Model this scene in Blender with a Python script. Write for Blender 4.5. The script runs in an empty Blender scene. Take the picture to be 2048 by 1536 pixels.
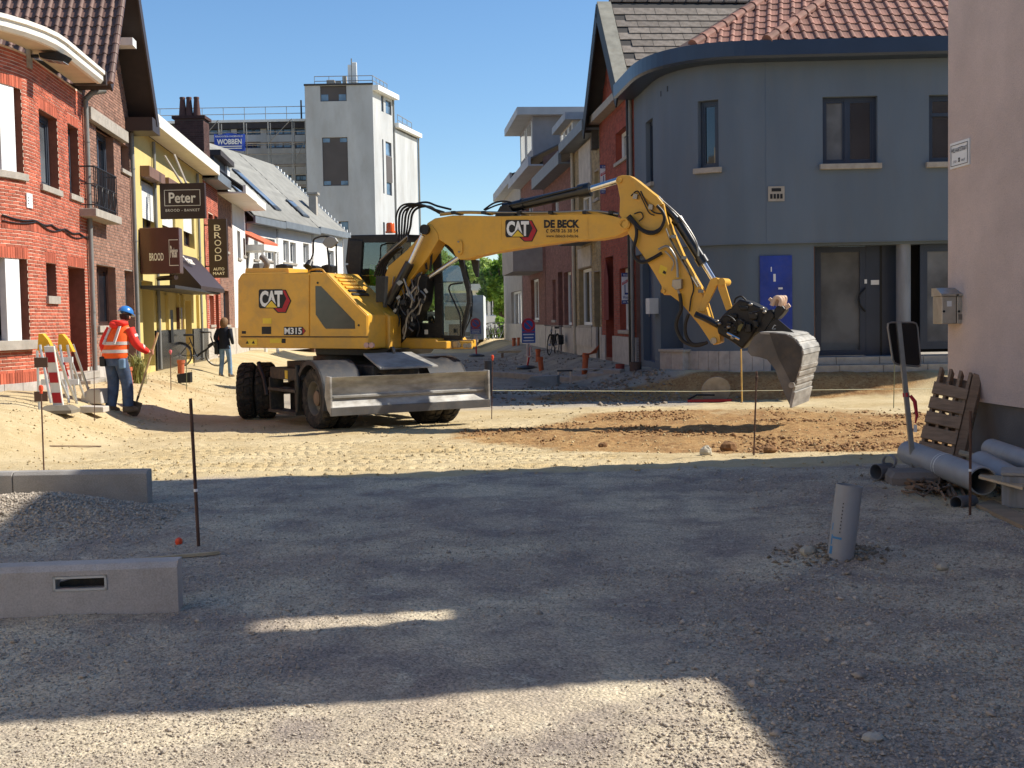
import bpy, math, random
import numpy as np
from mathutils import Vector, Matrix
random.seed(7); RNG = np.random.default_rng(7)
sc = bpy.context.scene
COL = sc.collection
# ---------------------------------------------------------------- camera, sky, sun, exposure
F, CXP, CYP, CAMH = 2500.0, 1024.0, 768.0, 1.6
PIT, ROLL = math.atan(134.0 / F), math.radians(1.02)
FW = Vector((0, math.cos(PIT), -math.sin(PIT))); _u0 = Vector((0, math.sin(PIT), math.cos(PIT))); _x0 = Vector((1, 0, 0))
UPV = math.cos(ROLL) * _u0 + math.sin(ROLL) * _x0
RTV = math.cos(ROLL) * _x0 - math.sin(ROLL) * _u0
CAM = Vector((0, 0, CAMH))
cd = bpy.data.cameras.new('camera'); cam = bpy.data.objects.new('camera', cd); COL.objects.link(cam)
cd.sensor_width = 36.0; cd.lens = 36.0 * F / 2048.0; cd.clip_end = 2000; cd.clip_start = 0.05
m3 = Matrix((RTV, UPV, -FW)).transposed()
cam.matrix_world = Matrix.Translation(CAM) @ m3.to_4x4()
sc.camera = cam
SUN_AZ, SUN_EL = math.radians(10.0), math.radians(44.0)      # azimuth from +X towards +Y
TOSUN = Vector((math.cos(SUN_AZ) * math.cos(SUN_EL), math.sin(SUN_AZ) * math.cos(SUN_EL), math.sin(SUN_EL)))
w = bpy.data.worlds.new('World'); sc.world = w; w.use_nodes = True
nt = w.node_tree; nt.nodes.clear()
sky = nt.nodes.new('ShaderNodeTexSky'); sky.sky_type = 'NISHITA'; sky.sun_disc = False
sky.sun_elevation = SUN_EL; sky.sun_rotation = math.atan2(TOSUN.x, TOSUN.y)
sky.air_density = 1.0; sky.dust_density = 0.0; sky.ozone_density = 4.5; sky.altitude = 0
bg = nt.nodes.new('ShaderNodeBackground'); bg.inputs[1].default_value = 0.108
wo = nt.nodes.new('ShaderNodeOutputWorld'); hs = nt.nodes.new('ShaderNodeHueSaturation'); hs.inputs['Saturation'].default_value = 1.1; nt.links.new(sky.outputs[0], hs.inputs['Color']); nt.links.new(hs.outputs[0], bg.inputs[0]); nt.links.new(bg.outputs[0], wo.inputs[0])
sd = bpy.data.lights.new('sun', 'SUN'); sun = bpy.data.objects.new('sun', sd); COL.objects.link(sun)
sd.energy = 5.0; sd.angle = math.radians(0.5); sd.color = (1.0, 0.94, 0.84)
sun.rotation_euler = TOSUN.to_track_quat('Z', 'Y').to_euler(); sun.location = (20, 0, 30)
sc.view_settings.view_transform = 'Standard'; sc.view_settings.look = 'None'
sc.view_settings.gamma = 1.0; sc.view_settings.exposure = 0.5; sc.view_settings.use_curve_mapping = False
sc.cycles.max_bounces = 6; sc.cycles.transparent_max_bounces = 12; sc.cycles.use_denoising = True

# ---------------------------------------------------------------- photo pixel -> direction, and onto planes
def ray(px, py): return RTV * ((px - CXP) / F) - UPV * ((py - CYP) / F) + FW
def on_plane(px, py, p, n):
    d = ray(px, py); n = Vector(n); return CAM + d * ((Vector(p) - CAM).dot(n) / d.dot(n))
def on_z(px, py, z=0.0): return on_plane(px, py, (0, 0, z), (0, 0, 1))
def on_y(px, py, y): return on_plane(px, py, (0, y, 0), (0, 1, 0))

# ---------------------------------------------------------------- materials
MATS = {}
def lin(c):
    r = []
    for v in c[:3]:
        v = v / 255.0
        r.append(v / 12.92 if v <= 0.04045 else ((v + 0.055) / 1.055) ** 2.4)
    return (r[0], r[1], r[2], 1.0)
def mat(name, rgb, rough=0.8, var=0.12, scale=3.0, bump=0.0, bscale=60.0, metal=0.0, spec=0.4, rnd=0.0, rgb2=None, dirt=0.0, coat=0.0, fine=0.0, stretch=None):
    """procedural paint/stone/cloth: base colour, large soft variation, optional per-piece variation (attribute rnd), grain and relief"""
    if name in MATS: return MATS[name]
    m = bpy.data.materials.new(name); m.use_nodes = True; N = m.node_tree; L = N.links
    b = N.nodes['Principled BSDF']
    b.inputs['Roughness'].default_value = rough; b.inputs['Metallic'].default_value = metal
    b.inputs['Specular IOR Level'].default_value = spec
    if coat: b.inputs['Coat Weight'].default_value = coat; b.inputs['Coat Roughness'].default_value = 0.08
    geo = N.nodes.new('ShaderNodeTexCoord'); src = geo.outputs['Object']
    if stretch:
        mp = N.nodes.new('ShaderNodeMapping'); mp.inputs['Scale'].default_value = stretch; L.new(src, mp.inputs[0]); src = mp.outputs[0]
    nz = N.nodes.new('ShaderNodeTexNoise'); nz.inputs['Scale'].default_value = scale; nz.inputs['Detail'].default_value = 5; L.new(src, nz.inputs['Vector'])
    mix = N.nodes.new('ShaderNodeMix'); mix.data_type = 'RGBA'
    c = lin(rgb); c2 = lin(rgb2) if rgb2 else tuple(v * (1 - var) for v in c[:3]) + (1,)
    c1 = c if rgb2 else tuple(min(1, v * (1 + var * .5)) for v in c[:3]) + (1,)
    mr = N.nodes.new('ShaderNodeMapRange'); mr.inputs[1].default_value = 0.35; mr.inputs[2].default_value = 0.65; L.new(nz.outputs[0], mr.inputs[0])
    L.new(mr.outputs[0], mix.inputs[0]); mix.inputs[6].default_value = c1; mix.inputs[7].default_value = c2
    out = mix.outputs[2]
    if fine:
        nf = N.nodes.new('ShaderNodeTexNoise'); nf.inputs['Scale'].default_value = bscale; nf.inputs['Detail'].default_value = 3; L.new(src, nf.inputs['Vector'])
        mf = N.nodes.new('ShaderNodeMapRange'); mf.inputs[1].default_value = 0.3; mf.inputs[2].default_value = 0.7
        mf.inputs[3].default_value = 1 - fine; mf.inputs[4].default_value = 1 + fine; L.new(nf.outputs[0], mf.inputs[0])
        mx = N.nodes.new('ShaderNodeMix'); mx.data_type = 'RGBA'; mx.blend_type = 'MULTIPLY'; mx.inputs[0].default_value = 1
        L.new(out, mx.inputs[6]); L.new(mf.outputs[0], mx.inputs[7]); out = mx.outputs[2]
    if rnd:
        at = N.nodes.new('ShaderNodeAttribute'); at.attribute_name = 'rnd'
        ma = N.nodes.new('ShaderNodeMapRange'); ma.inputs[3].default_value = 1 - rnd; ma.inputs[4].default_value = 1 + rnd; L.new(at.outputs['Fac'], ma.inputs[0])
        mx = N.nodes.new('ShaderNodeMix'); mx.data_type = 'RGBA'; mx.blend_type = 'MULTIPLY'; mx.inputs[0].default_value = 1
        L.new(out, mx.inputs[6]); L.new(ma.outputs[0], mx.inputs[7]); out = mx.outputs[2]
    if dirt:   # dust and grime in blotches and streaks with their own shape
        nd = N.nodes.new('ShaderNodeTexNoise'); nd.inputs['Scale'].default_value = scale * 2.3; nd.inputs['Detail'].default_value = 8; nd.inputs['Roughness'].default_value = 0.7
        L.new(src, nd.inputs['Vector'])
        md = N.nodes.new('ShaderNodeMapRange'); md.inputs[1].default_value = 0.46; md.inputs[2].default_value = 0.72; md.inputs[4].default_value = dirt; L.new(nd.outputs[0], md.inputs[0])
        mx = N.nodes.new('ShaderNodeMix'); mx.data_type = 'RGBA'; L.new(md.outputs[0], mx.inputs[0])
        L.new(out, mx.inputs[6]); mx.inputs[7].default_value = lin((132, 116, 92)); out = mx.outputs[2]
        ra = N.nodes.new('ShaderNodeMapRange'); ra.inputs[3].default_value = rough; ra.inputs[4].default_value = min(1, rough + 0.4); L.new(md.outputs[0], ra.inputs[0]); L.new(ra.outputs[0], b.inputs['Roughness'])
    L.new(out, b.inputs['Base Color'])
    if bump:
        nb = N.nodes.new('ShaderNodeTexNoise'); nb.inputs['Scale'].default_value = bscale; nb.inputs['Detail'].default_value = 4; L.new(src, nb.inputs['Vector'])
        bp = N.nodes.new('ShaderNodeBump'); bp.inputs['Strength'].default_value = bump; bp.inputs['Distance'].default_value = 0.02
        L.new(nb.outputs[0], bp.inputs['Height']); L.new(bp.outputs[0], b.inputs['Normal'])
    MATS[name] = m; return m
def glass_mat(name, tint, mixf=0.25):
    """thin clear pane: see-through with a fresnel reflection"""
    if name in MATS: return MATS[name]
    m = bpy.data.materials.new(name); m.use_nodes = True; N = m.node_tree; L = N.links; N.nodes.clear()
    o = N.nodes.new('ShaderNodeOutputMaterial'); t = N.nodes.new('ShaderNodeBsdfTransparent'); g = N.nodes.new('ShaderNodeBsdfGlossy')
    t.inputs[0].default_value = lin(tint); g.inputs['Roughness'].default_value = 0.02
    fr = N.nodes.new('ShaderNodeFresnel'); fr.inputs[0].default_value = 1.5
    ad = N.nodes.new('ShaderNodeMath'); ad.operation = 'ADD'; ad.inputs[1].default_value = mixf * 0.3; L.new(fr.outputs[0], ad.inputs[0])
    mx = N.nodes.new('ShaderNodeMixShader'); L.new(ad.outputs[0], mx.inputs[0]); L.new(t.outputs[0], mx.inputs[1]); L.new(g.outputs[0], mx.inputs[2]); L.new(mx.outputs[0], o.inputs[0])
    MATS[name] = m; return m
# facade glass: dark room behind a mirror-smooth pane
def room_glass(name, rgb, spec=0.9):
    return mat(name, rgb, rough=0.03, var=0.5, scale=1.1, spec=spec, bump=0.02, bscale=2.0)

# ---------------------------------------------------------------- mesh building
class MB:
    def __init__(s): s.v = []; s.f = []; s.r = []
    def add(s, vs, fs, r=None):
        o = len(s.v); s.v += [tuple(v) for v in vs]; s.f += [tuple(i + o for i in f) for f in fs]
        s.r += [random.random() if r is None else r] * len(vs); return s
    def hexa(s, p, r=None):   # p: 8 corners, 0-3 one face, 4-7 opposite
        return s.add(p, [(3, 2, 1, 0), (4, 5, 6, 7), (0, 1, 5, 4), (1, 2, 6, 5), (2, 3, 7, 6), (3, 0, 4, 7)], r)
    def box(s, c, d, rot=None, r=None):
        x, y, z = d[0] / 2, d[1] / 2, d[2] / 2
        p = [Vector(q) for q in ((-x, -y, -z), (x, -y, -z), (x, y, -z), (-x, y, -z), (-x, -y, z), (x, -y, z), (x, y, z), (-x, y, z))]
        if rot is not None: p = [rot @ q for q in p]
        return s.hexa([q + Vector(c) for q in p], r)
    def prism(s, poly, vec, r=None):
        n = len(poly); vec = Vector(vec); a = [Vector(p) for p in poly]; b = [p + vec for p in a]
        nrm = Vector((0, 0, 0))
        for i in range(n): nrm += a[i].cross(a[(i + 1) % n])
        if nrm.dot(vec) < 0: a.reverse(); b.reverse()
        return s.add(a + b, [tuple(range(n - 1, -1, -1)), tuple(range(n, 2 * n))] + [(i, (i + 1) % n, n + (i + 1) % n, n + i) for i in range(n)], r)
    def tube(s, pts, rad, n=8, r=None, closed=False):
        pts = [Vector(p) for p in pts]; m = len(pts); vs = []; prev = None
        for i, p in enumerate(pts):
            if closed: t = pts[(i + 1) % m] - pts[i - 1]
            else: t = pts[min(i + 1, m - 1)] - pts[max(i - 1, 0)]
            t.normalize()
            if prev is None:
                a = Vector((0, 0, 1)) if abs(t.z) < 0.9 else Vector((1, 0, 0)); u = t.cross(a).normalized()
            else:
                u = (prev - t * prev.dot(t)); u = u.normalized() if u.length > 1e-6 else t.orthogonal().normalized()
            prev = u; q = t.cross(u); rr = rad[i] if isinstance(rad, (list, tuple)) else rad
            for k in range(n):
                an = 2 * math.pi * k / n; vs.append(p + (u * math.cos(an) + q * math.sin(an)) * rr)
        fs = []
        for i in range(m if closed else m - 1):
            j = (i + 1) % m
            for k in range(n): fs.append((i * n + k, i * n + (k + 1) % n, j * n + (k + 1) % n, j * n + k))
        if not closed: fs += [tuple(range(n - 1, -1, -1)), tuple(range((m - 1) * n, m * n))]
        return s.add(vs, fs, r)
    def cyl(s, a, b, r0, r1=None, n=16, r=None): return s.tube([a, b], [r0, r0 if r1 is None else r1], n, r)
    def lathe(s, c, axis, prof, n=24, r=None, caps=True):   # prof: (distance along axis, radius)
        c = Vector(c); ax = Vector(axis).normalized(); u = ax.orthogonal().normalized(); q = ax.cross(u); vs = []
        for (h, rr) in prof:
            for k in range(n):
                an = 2 * math.pi * k / n; vs.append(c + ax * h + (u * math.cos(an) + q * math.sin(an)) * rr)
        fs = []
        for i in range(len(prof) - 1):
            for k in range(n): fs.append((i * n + k, i * n + (k + 1) % n, (i + 1) * n + (k + 1) % n, (i + 1) * n + k))
        if caps: fs += [tuple(range(n - 1, -1, -1)), tuple(range((len(prof) - 1) * n, len(prof) * n))]
        return s.add(vs, fs, r)
    def ell(s, c, rad, n=12, m=8, rot=None, r=None):
        c = Vector(c); vs = []
        for i in range(m + 1):
            th = math.pi * i / m
            for k in range(n):
                an = 2 * math.pi * k / n; p = Vector((rad[0] * math.sin(th) * math.cos(an), rad[1] * math.sin(th) * math.sin(an), rad[2] * math.cos(th)))
                vs.append(c + (rot @ p if rot is not None else p))
        return s.add(vs, [(i * n + k, (i + 1) * n + k, (i + 1) * n + (k + 1) % n, i * n + (k + 1) % n) for i in range(m) for k in range(n)], r)
    def loft(s, rings, r=None):   # rings: lists of equal length
        n = len(rings[0]); vs = [p for g in rings for p in g]; m = len(rings)
        fs = [(i * n + k, i * n + (k + 1) % n, (i + 1) * n + (k + 1) % n, (i + 1) * n + k) for i in range(m - 1) for k in range(n)]
        return s.add(vs, fs + [tuple(range(n - 1, -1, -1)), tuple(range((m - 1) * n, m * n))], r)
    def obj(s, name, m, parent=None, smooth=False, bevel=0.0, kind=None, label=None):
        me = bpy.data.meshes.new(name); me.from_pydata(s.v, [], s.f)
        at = me.attributes.new('rnd', 'FLOAT', 'POINT'); at.data.foreach_set('value', s.r)
        return link(name, me, m, parent, smooth, bevel, kind, label)
def link(name, me, m, parent=None, smooth=False, bevel=0.0, kind=None, label=None):
    if m is not None and not me.materials: me.materials.append(m)
    if smooth:
        me.polygons.foreach_set('use_smooth', [True] * len(me.polygons))
        if smooth == 'auto' or smooth is True:
            try: me.set_sharp_from_angle(angle=math.radians(40))
            except Exception: pass
    o = bpy.data.objects.new(name, me); COL.objects.link(o)
    if parent is not None: attach(o, parent)
    if bevel:
        b = o.modifiers.new('edge', 'BEVEL'); b.width = bevel; b.segments = 2; b.limit_method = 'ANGLE'; b.angle_limit = math.radians(40)
    if kind: o['kind'] = kind
    if label: o['label'] = label
    return o
def attach(o, parent):
    o.parent = parent
    if parent.type == 'EMPTY': o.matrix_parent_inverse = Matrix.Translation(-parent.location)
    elif parent.get('piece_basis'): pass
def thing(name, label, cat, loc=(0, 0, 0), group=None, kind=None):
    o = bpy.data.objects.new(name, None); COL.objects.link(o); o.location = loc; o.empty_display_size = 0.2
    o['label'] = label; o['category'] = cat
    if group: o['group'] = group
    if kind: o['kind'] = kind
    return o
def tag(o, label, cat, group=None, kind=None):
    o['label'] = label; o['category'] = cat
    if group: o['group'] = group
    if kind: o['kind'] = kind
    return o
def piece(name, me, M, parent, m=None):      # one small shared-mesh piece (tile, plank ...), a part
    o = bpy.data.objects.new(name, me); COL.objects.link(o); attach(o, parent); o.matrix_basis = M
    return o
def frame_mat(o, x, y, z):   # basis from three axes and an origin
    return Matrix((x, y, z)).transposed().to_4x4() if o is None else Matrix.Translation(o) @ Matrix((x, y, z)).transposed().to_4x4()
_TXT = {}
def text_on(name, body, o, xv, yv, m, parent, bold=0.0, lift=0.004, space=1.0, shear=0.0):
    """flat lettering filling the parallelogram o, o+xv, o+xv+yv, o+yv"""
    key = (body, bold, space, shear)
    if key not in _TXT:
        cu = bpy.data.curves.new('lettering', 'FONT'); cu.body = body; cu.offset = bold; cu.space_character = space; cu.shear = shear; cu.resolution_u = 3; cu.size = 1.0
        t = bpy.data.objects.new('lettering', cu); COL.objects.link(t)
        me = bpy.data.meshes.new_from_object(t)
        bpy.data.objects.remove(t); vs = np.array([v.co[:2] for v in me.vertices]); fs = [tuple(p.vertices) for p in me.polygons]
        vs = (vs - vs.min(0)) / (vs.max(0) - vs.min(0) + 1e-9); _TXT[key] = (vs, fs); bpy.data.meshes.remove(me)
    vs, fs = _TXT[key]; o = Vector(o); xv = Vector(xv); yv = Vector(yv); n = xv.cross(yv).normalized()
    mb = MB(); mb.add([o + xv * a + yv * b + n * lift for a, b in vs], fs)
    return mb.obj(name, m, parent)

# ---------------------------------------------------------------- walls that follow a plan line (left to right as seen from outside)
class Wall:
    def __init__(s, pts):
        s.p = [Vector((a, b)) for a, b in pts]; s.c = [0.0]
        for i in range(len(s.p) - 1): s.c.append(s.c[-1] + (s.p[i + 1] - s.p[i]).length)
        s.n = []
        for i in range(len(s.p)):
            d = Vector((0, 0))
            if i > 0: d += (s.p[i] - s.p[i - 1]).normalized()
            if i < len(s.p) - 1: d += (s.p[i + 1] - s.p[i]).normalized()
            d.normalize(); s.n.append(Vector((d.y, -d.x)))
    def seg(s, t):
        i = 0
        while i < len(s.p) - 2 and t > s.c[i + 1]: i += 1
        return i, (t - s.c[i]) / (s.c[i + 1] - s.c[i])
    def pt(s, t, z, o=0.0):
        i, k = s.seg(t); q = s.p[i].lerp(s.p[i + 1], k); kk = min(1, max(0, k)); n = s.n[i].lerp(s.n[i + 1], kk).normalized(); return Vector((q.x + n.x * o, q.y + n.y * o, z))
    def nrm(s, t):
        i, k = s.seg(t); n = s.n[i].lerp(s.n[i + 1], min(1, max(0, k))).normalized(); return Vector((n.x, n.y, 0))
    def dirv(s, t): n = s.nrm(t); return Vector((-n.y, n.x, 0))
    def hit(s, px, py, o=0.0):
        best = None
        for i in range(len(s.p) - 1):
            a, b = s.p[i] + s.n[i] * o, s.p[i + 1] + s.n[i + 1] * o; d = (b - a); n = Vector((d.y, -d.x, 0)).normalized()
            q = on_plane(px, py, (a.x, a.y, 0), n); k = ((q.x - a.x) * d.x + (q.y - a.y) * d.y) / d.length_squared
            ext = (i == 0 and k < 0) or (i == len(s.p) - 2 and k > 1)
            if -1e-6 <= k <= 1 + 1e-6 or ext:
                dist = q.y
                if q.y > 1 and (best is None or (dist < best[2] and not ext)): best = (s.c[i] + k * (s.c[i + 1] - s.c[i]), q.z, dist)
        return best[0], best[1]
    def rect(s, x0, y0, x1, y1, o=0.0):   # photo rectangle: top-left x0,y0; right edge x1; bottom y1 below x0 -> s0,s1,z0,z1
        s0, z1 = s.hit(x0, y0, o); _, z0 = s.hit(x0, y1, o); s1, _ = s.hit(x1, (y0 + y1) / 2, o); return (s0, s1, z0, z1)
    def cuts(s, s0, s1): return [s0] + [c for c in s.c if s0 + 1e-4 < c < s1 - 1e-4] + [s1]
def wbox(mb, W, s0, s1, z0, z1, o0, o1, r=None):   # solid strip following the wall between offsets o0 (inner) and o1 (outer)
    cs = W.cuts(s0, s1); rr = random.random() if r is None else r
    if len(cs) == 2:
        a, b = cs
        return mb.hexa([W.pt(a, z0, o1), W.pt(b, z0, o1), W.pt(b, z0, o0), W.pt(a, z0, o0), W.pt(a, z1, o1), W.pt(b, z1, o1), W.pt(b, z1, o0), W.pt(a, z1, o0)], rr)
    rings = [[W.pt(c, z0, o1), W.pt(c, z0, o0), W.pt(c, z1, o0), W.pt(c, z1, o1)] for c in cs]
    return mb.loft(rings, rr)
def wall_panel(name, W, s0, s1, z0, z1, holes, m, parent, th=0.32, o=0.0, rev=None):
    """wall skin with rectangular openings and their reveals"""
    ss = sorted(set([s0, s1] + [c for c in W.c if s0 < c < s1] + [h for H in holes for h in H[:2] if s0 < h < s1]))
    zs = sorted(set([z0, z1] + [h for H in holes for h in H[2:4] if z0 < h < z1]))
    mb = MB(); idx = {}
    def vid(a, z):
        k = (a, z)
        if k not in idx: idx[k] = len(mb.v); mb.v.append(tuple(W.pt(a, z, o))); mb.r.append(0.5)
        return idx[k]
    for i in range(len(ss) - 1):
        for j in range(len(zs) - 1):
            a, b, c, d = ss[i], ss[i + 1], zs[j], zs[j + 1]; ma, mz = (a + b) / 2, (c + d) / 2
            if any(H[0] < ma < H[1] and H[2] < mz < H[3] for H in holes): continue
            mb.f.append((vid(a, c), vid(b, c), vid(b, d), vid(a, d)))
    wm = mb
    for H in holes:
        if rev is not None: mb = MB()
        dp = H[4] if len(H) > 4 else th
        a, b, c, d = max(H[0], s0), min(H[1], s1), max(H[2], z0), min(H[3], z1)
        mb.add([W.pt(a, c, o), W.pt(a, d, o), W.pt(a, d, o - dp), W.pt(a, c, o - dp)], [(0, 1, 2, 3)], 0.5)
        mb.add([W.pt(b, c, o), W.pt(b, d, o), W.pt(b, d, o - dp), W.pt(b, c, o - dp)], [(3, 2, 1, 0)], 0.5)
        cs = W.cuts(a, b)
        for k in range(len(cs) - 1):
            e, f = cs[k], cs[k + 1]
            mb.add([W.pt(e, d, o), W.pt(f, d, o), W.pt(f, d, o - dp), W.pt(e, d, o - dp)], [(0, 1, 2, 3)], 0.5)
            mb.add([W.pt(e, c, o), W.pt(f, c, o), W.pt(f, c, o - dp), W.pt(e, c, o - dp)], [(3, 2, 1, 0)], 0.5)
        if rev is not None: mb.obj('reveal', rev, parent)
    mb = wm
    # end returns and back
    for a in (s0, s1): mb.add([W.pt(a, z0, o), W.pt(a, z1, o), W.pt(a, z1, o - 0.4), W.pt(a, z0, o - 0.4)], [(0, 1, 2, 3)], 0.5)
    return mb.obj(name, m, parent, smooth=True)
def bricks(name, W, s0, s1, z0, z1, holes, m, parent, bl=0.19, bh=0.05, jt=0.012, proud=0.006, top=None, o=0.0):
    """every brick of a running bond with recessed joints, joined (too small to pick apart singly)"""
    mb = MB(); z = z0; k = 0
    while z + bh <= z1:
        a = s0 - (0.5 * (bl + jt) if k % 2 else 0)
        while a < s1:
            b0, b1 = max(a, s0), min(a + bl, s1); zz1 = z + bh
            segs = [(b0, b1)]
            for H in holes:
                if H[3] <= z + 0.01 or H[2] >= zz1 - 0.01: continue
                ns = []
                for (p, q) in segs:
                    if q <= H[0] or p >= H[1]: ns.append((p, q)); continue
                    if p < H[0]: ns.append((p, H[0]))
                    if q > H[1]: ns.append((H[1], q))
                segs = ns
            for (p, q) in segs:
                if q - p < 0.02: continue
                if top and z + bh > top((p + q) / 2): continue
                j = random.uniform(-0.002, 0.002) + o; r = random.random()
                P = [W.pt(p, z, j + proud), W.pt(q, z, j + proud), W.pt(q, zz1, j + proud), W.pt(p, zz1, j + proud)]
                B = [W.pt(p, z, o - .005), W.pt(q, z, o - .005), W.pt(q, zz1, o - .005), W.pt(p, zz1, o - .005)]
                mb.add(P + B, [(0, 1, 2, 3), (0, 4, 5, 1), (1, 5, 6, 2), (2, 6, 7, 3), (3, 7, 4, 0)], r)
            a += bl + jt
        z += bh + jt; k += 1
    return mb.obj(name, m, parent, kind='stuff') if mb.v else None
def soldier(W, s0, s1, z0, z1, m, parent, proud=0.009, wdt=0.058, jt=0.011, name='lintel_brick', o=0.0):
    a = s0
    while a < s1 - 0.02:
        b = min(a + wdt, s1); mb = MB(); wbox(mb, W, a, b, z0, z1, o - 0.01, o + proud + random.uniform(-.002, .002)); mb.obj(name, m, parent); a = b + jt
def window(parent, W, H, fm, gm, recess=0.12, mull=(), trans=(), fw=0.06, sill=None, sash=True, name='window', split=None, o=0.0, sill_out=0.06, sill_h=0.09):
    """frame + panes set back in the opening H; mull/trans are fractions"""
    s0, s1, z0, z1 = H[:4]; e = 0.004
    fr = MB(); a0, a1, c0, c1 = s0 + e, s1 - e, z0 + e, z1 - e; oi, oo = o - recess - 0.06, o - recess
    wbox(fr, W, a0, a1, c0, c0 + fw, oi, oo); wbox(fr, W, a0, a1, c1 - fw, c1, oi, oo)
    wbox(fr, W, a0, a0 + fw, c0 + fw, c1 - fw, oi, oo); wbox(fr, W, a1 - fw, a1, c0 + fw, c1 - fw, oi, oo)
    xs = [a0 + fw] + [a0 + (a1 - a0) * t for t in mull] + [a1 - fw]; zs = [c0 + fw] + [c0 + (c1 - c0) * t for t in trans] + [c1 - fw]
    for t in xs[1:-1]: wbox(fr, W, t - fw * .6, t + fw * .6, c0 + fw, c1 - fw, oi, oo + .003)
    for t in zs[1:-1]: wbox(fr, W, a0 + fw, a1 - fw, t - fw * .5, t + fw * .5, oi + .003, oo + .006)
    f = fr.obj(name, fm, parent)
    for i in range(len(xs) - 1):
        for j in range(len(zs) - 1):
            p = MB(); g = gm[(i + j) % len(gm)] if isinstance(gm, (list, tuple)) else gm
            q0, q1, r0, r1 = xs[i], xs[i + 1], zs[j], zs[j + 1]
            if sash:
                sp = MB(); t = fw * .55; u0, u1 = oi - .005, oo - 0.018
                k0, k1 = q0 + (fw * .6 if i else 0), q1 - (fw * .6 if i < len(xs) - 2 else 0)
                wbox(sp, W, k0, k1, r0, r0 + t, u0, u1); wbox(sp, W, k0, k1, r1 - t, r1, u0, u1); wbox(sp, W, k0, k0 + t, r0 + t, r1 - t, u0, u1); wbox(sp, W, k1 - t, k1, r0 + t, r1 - t, u0, u1)
                sp.obj('sash', fm, f)
            wbox(p, W, q0, q1, r0, r1, oi - .02, oi + 0.012); p.obj('pane', g, f)
    if sill is not None:
        sm = MB(); wbox(sm, W, s0 - 0.07, s1 + 0.07, z0 - sill_h, z0 + .002, o - recess, o + sill_out); sm.obj('sill', sill, f, bevel=0.006)
    return f
def sweep(name, W, s0, s1, prof, m, parent, ext0=None, ext1=None):
    """prof: list of (offset, z) closed section swept along the wall"""
    cs = W.cuts(s0, s1); mb = MB(); mb.loft([[W.pt(c, z, o) for (o, z) in prof] for c in cs]); return mb.obj(name, m, parent)
def down_pipe(W, s, z0, z1, m, parent, r=0.045, o=0.07, hopper=True):
    mb = MB(); mb.cyl(W.pt(s, z0, o), W.pt(s, z1, o), r, n=12); p = mb.obj('down_pipe', m, parent, smooth=True)
    for t in (0.25, 0.55, 0.85):
        b = MB(); z = z0 + (z1 - z0) * t; b.cyl(W.pt(s, z, o), W.pt(s, z + .03, o), r + .01, n=12); b.obj('pipe_clamp', m, p)
    return p

# ---------------------------------------------------------------- value noise for relief
def vnoise(x, y, seed=0):
    xi = np.floor(x).astype(np.int64); yi = np.floor(y).astype(np.int64); xf = x - xi; yf = y - yi
    def h(a, b):
        n = (a * 374761393 + b * 668265263 + seed * 1274126177) & 0x7fffffff
        n = ((n ^ (n >> 13)) * 1274126177) & 0x7fffffff
        return ((n ^ (n >> 16)) & 0xffff) / 65535.0
    u = xf * xf * (3 - 2 * xf); v = yf * yf * (3 - 2 * yf)
    return (h(xi, yi) * (1 - u) + h(xi + 1, yi) * u) * (1 - v) + (h(xi, yi + 1) * (1 - u) + h(xi + 1, yi + 1) * u) * v
def fbm(x, y, sc_, oct=4, seed=0, gain=0.5):
    t = 0; a = 1; n = 0
    for i in range(oct): t = t + a * (vnoise(x * sc_ * 2 ** i, y * sc_ * 2 ** i, seed + i * 17) - 0.5); n += a; a *= gain
    return t / n
def sst(a, b, x): t = np.clip((x - a) / (b - a), 0, 1); return t * t * (3 - 2 * t)
def XL(y): return -8.6 - 0.0896 * (y - 25)
def XR(y): return 3.08 - 0.0896 * (y - 30.7)
# ================================================================= ground
def base_z(x, y):
    x = np.asarray(x, float); y = np.asarray(y, float)
    z = -0.15 * sst(13.6, 16.5, y) * (1 - sst(24.5, 28, y)) * sst(-7.4, -5.6, x)
    z = z - 0.06 * sst(26, 30, y) * (1 - sst(60, 75, y))
    dl = x - XL(y); z = z + 0.42 * (1 - sst(0.25, 2.3, dl)) * sst(14.5, 17.5, y) * (1 - sst(60, 90, y))
    dr = XR(y) - x; z = z + 0.40 * (1 - sst(0.2, 1.9, dr)) * sst(27.0, 30.5, y) * (1 - sst(68, 90, y))
    z = z + 0.42 * sst(24.9, 25.8, y - 1.2 * (1 - sst(2.8, 5.4, x))) * sst(1.6, 3.4, x) * (1 - sst(27.0, 30.5, y))
    z = z + 0.24 * np.exp(-(((x + 3.9) / 1.05) ** 2 + ((y - 10.05) / 0.62) ** 2))            # gravel banked against the kerb
    z = z + 0.07 * np.exp(-(((x - 2.1) / 0.35) ** 2 + ((y - 8.08) / 0.3) ** 2))
    z = z + 0.10 * np.exp(-(((x - 1.35) / 0.9) ** 2 + ((y - 21.3) / 0.5) ** 2)) + 0.07 * np.exp(-(((x - 4.2) / 2.6) ** 2 + ((y - 21.9) / 0.5) ** 2))
    z = z + 0.07 * np.exp(-(((x - 2.3) / 1.6) ** 2 + ((y - 26.2) / 0.9) ** 2)) + 0.06 * np.exp(-(((x - 1.1) / 1.0) ** 2 + ((y - 29.4) / 0.8) ** 2))
    z = z + 0.20 * np.exp(-(((x + 7.1) / 0.9) ** 2 + ((y - 25.8) / 2.2) ** 2)) + 0.12 * np.exp(-(((x + 8.4) / 0.8) ** 2 + ((y - 20.2) / 1.2) ** 2))
    return z
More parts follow.
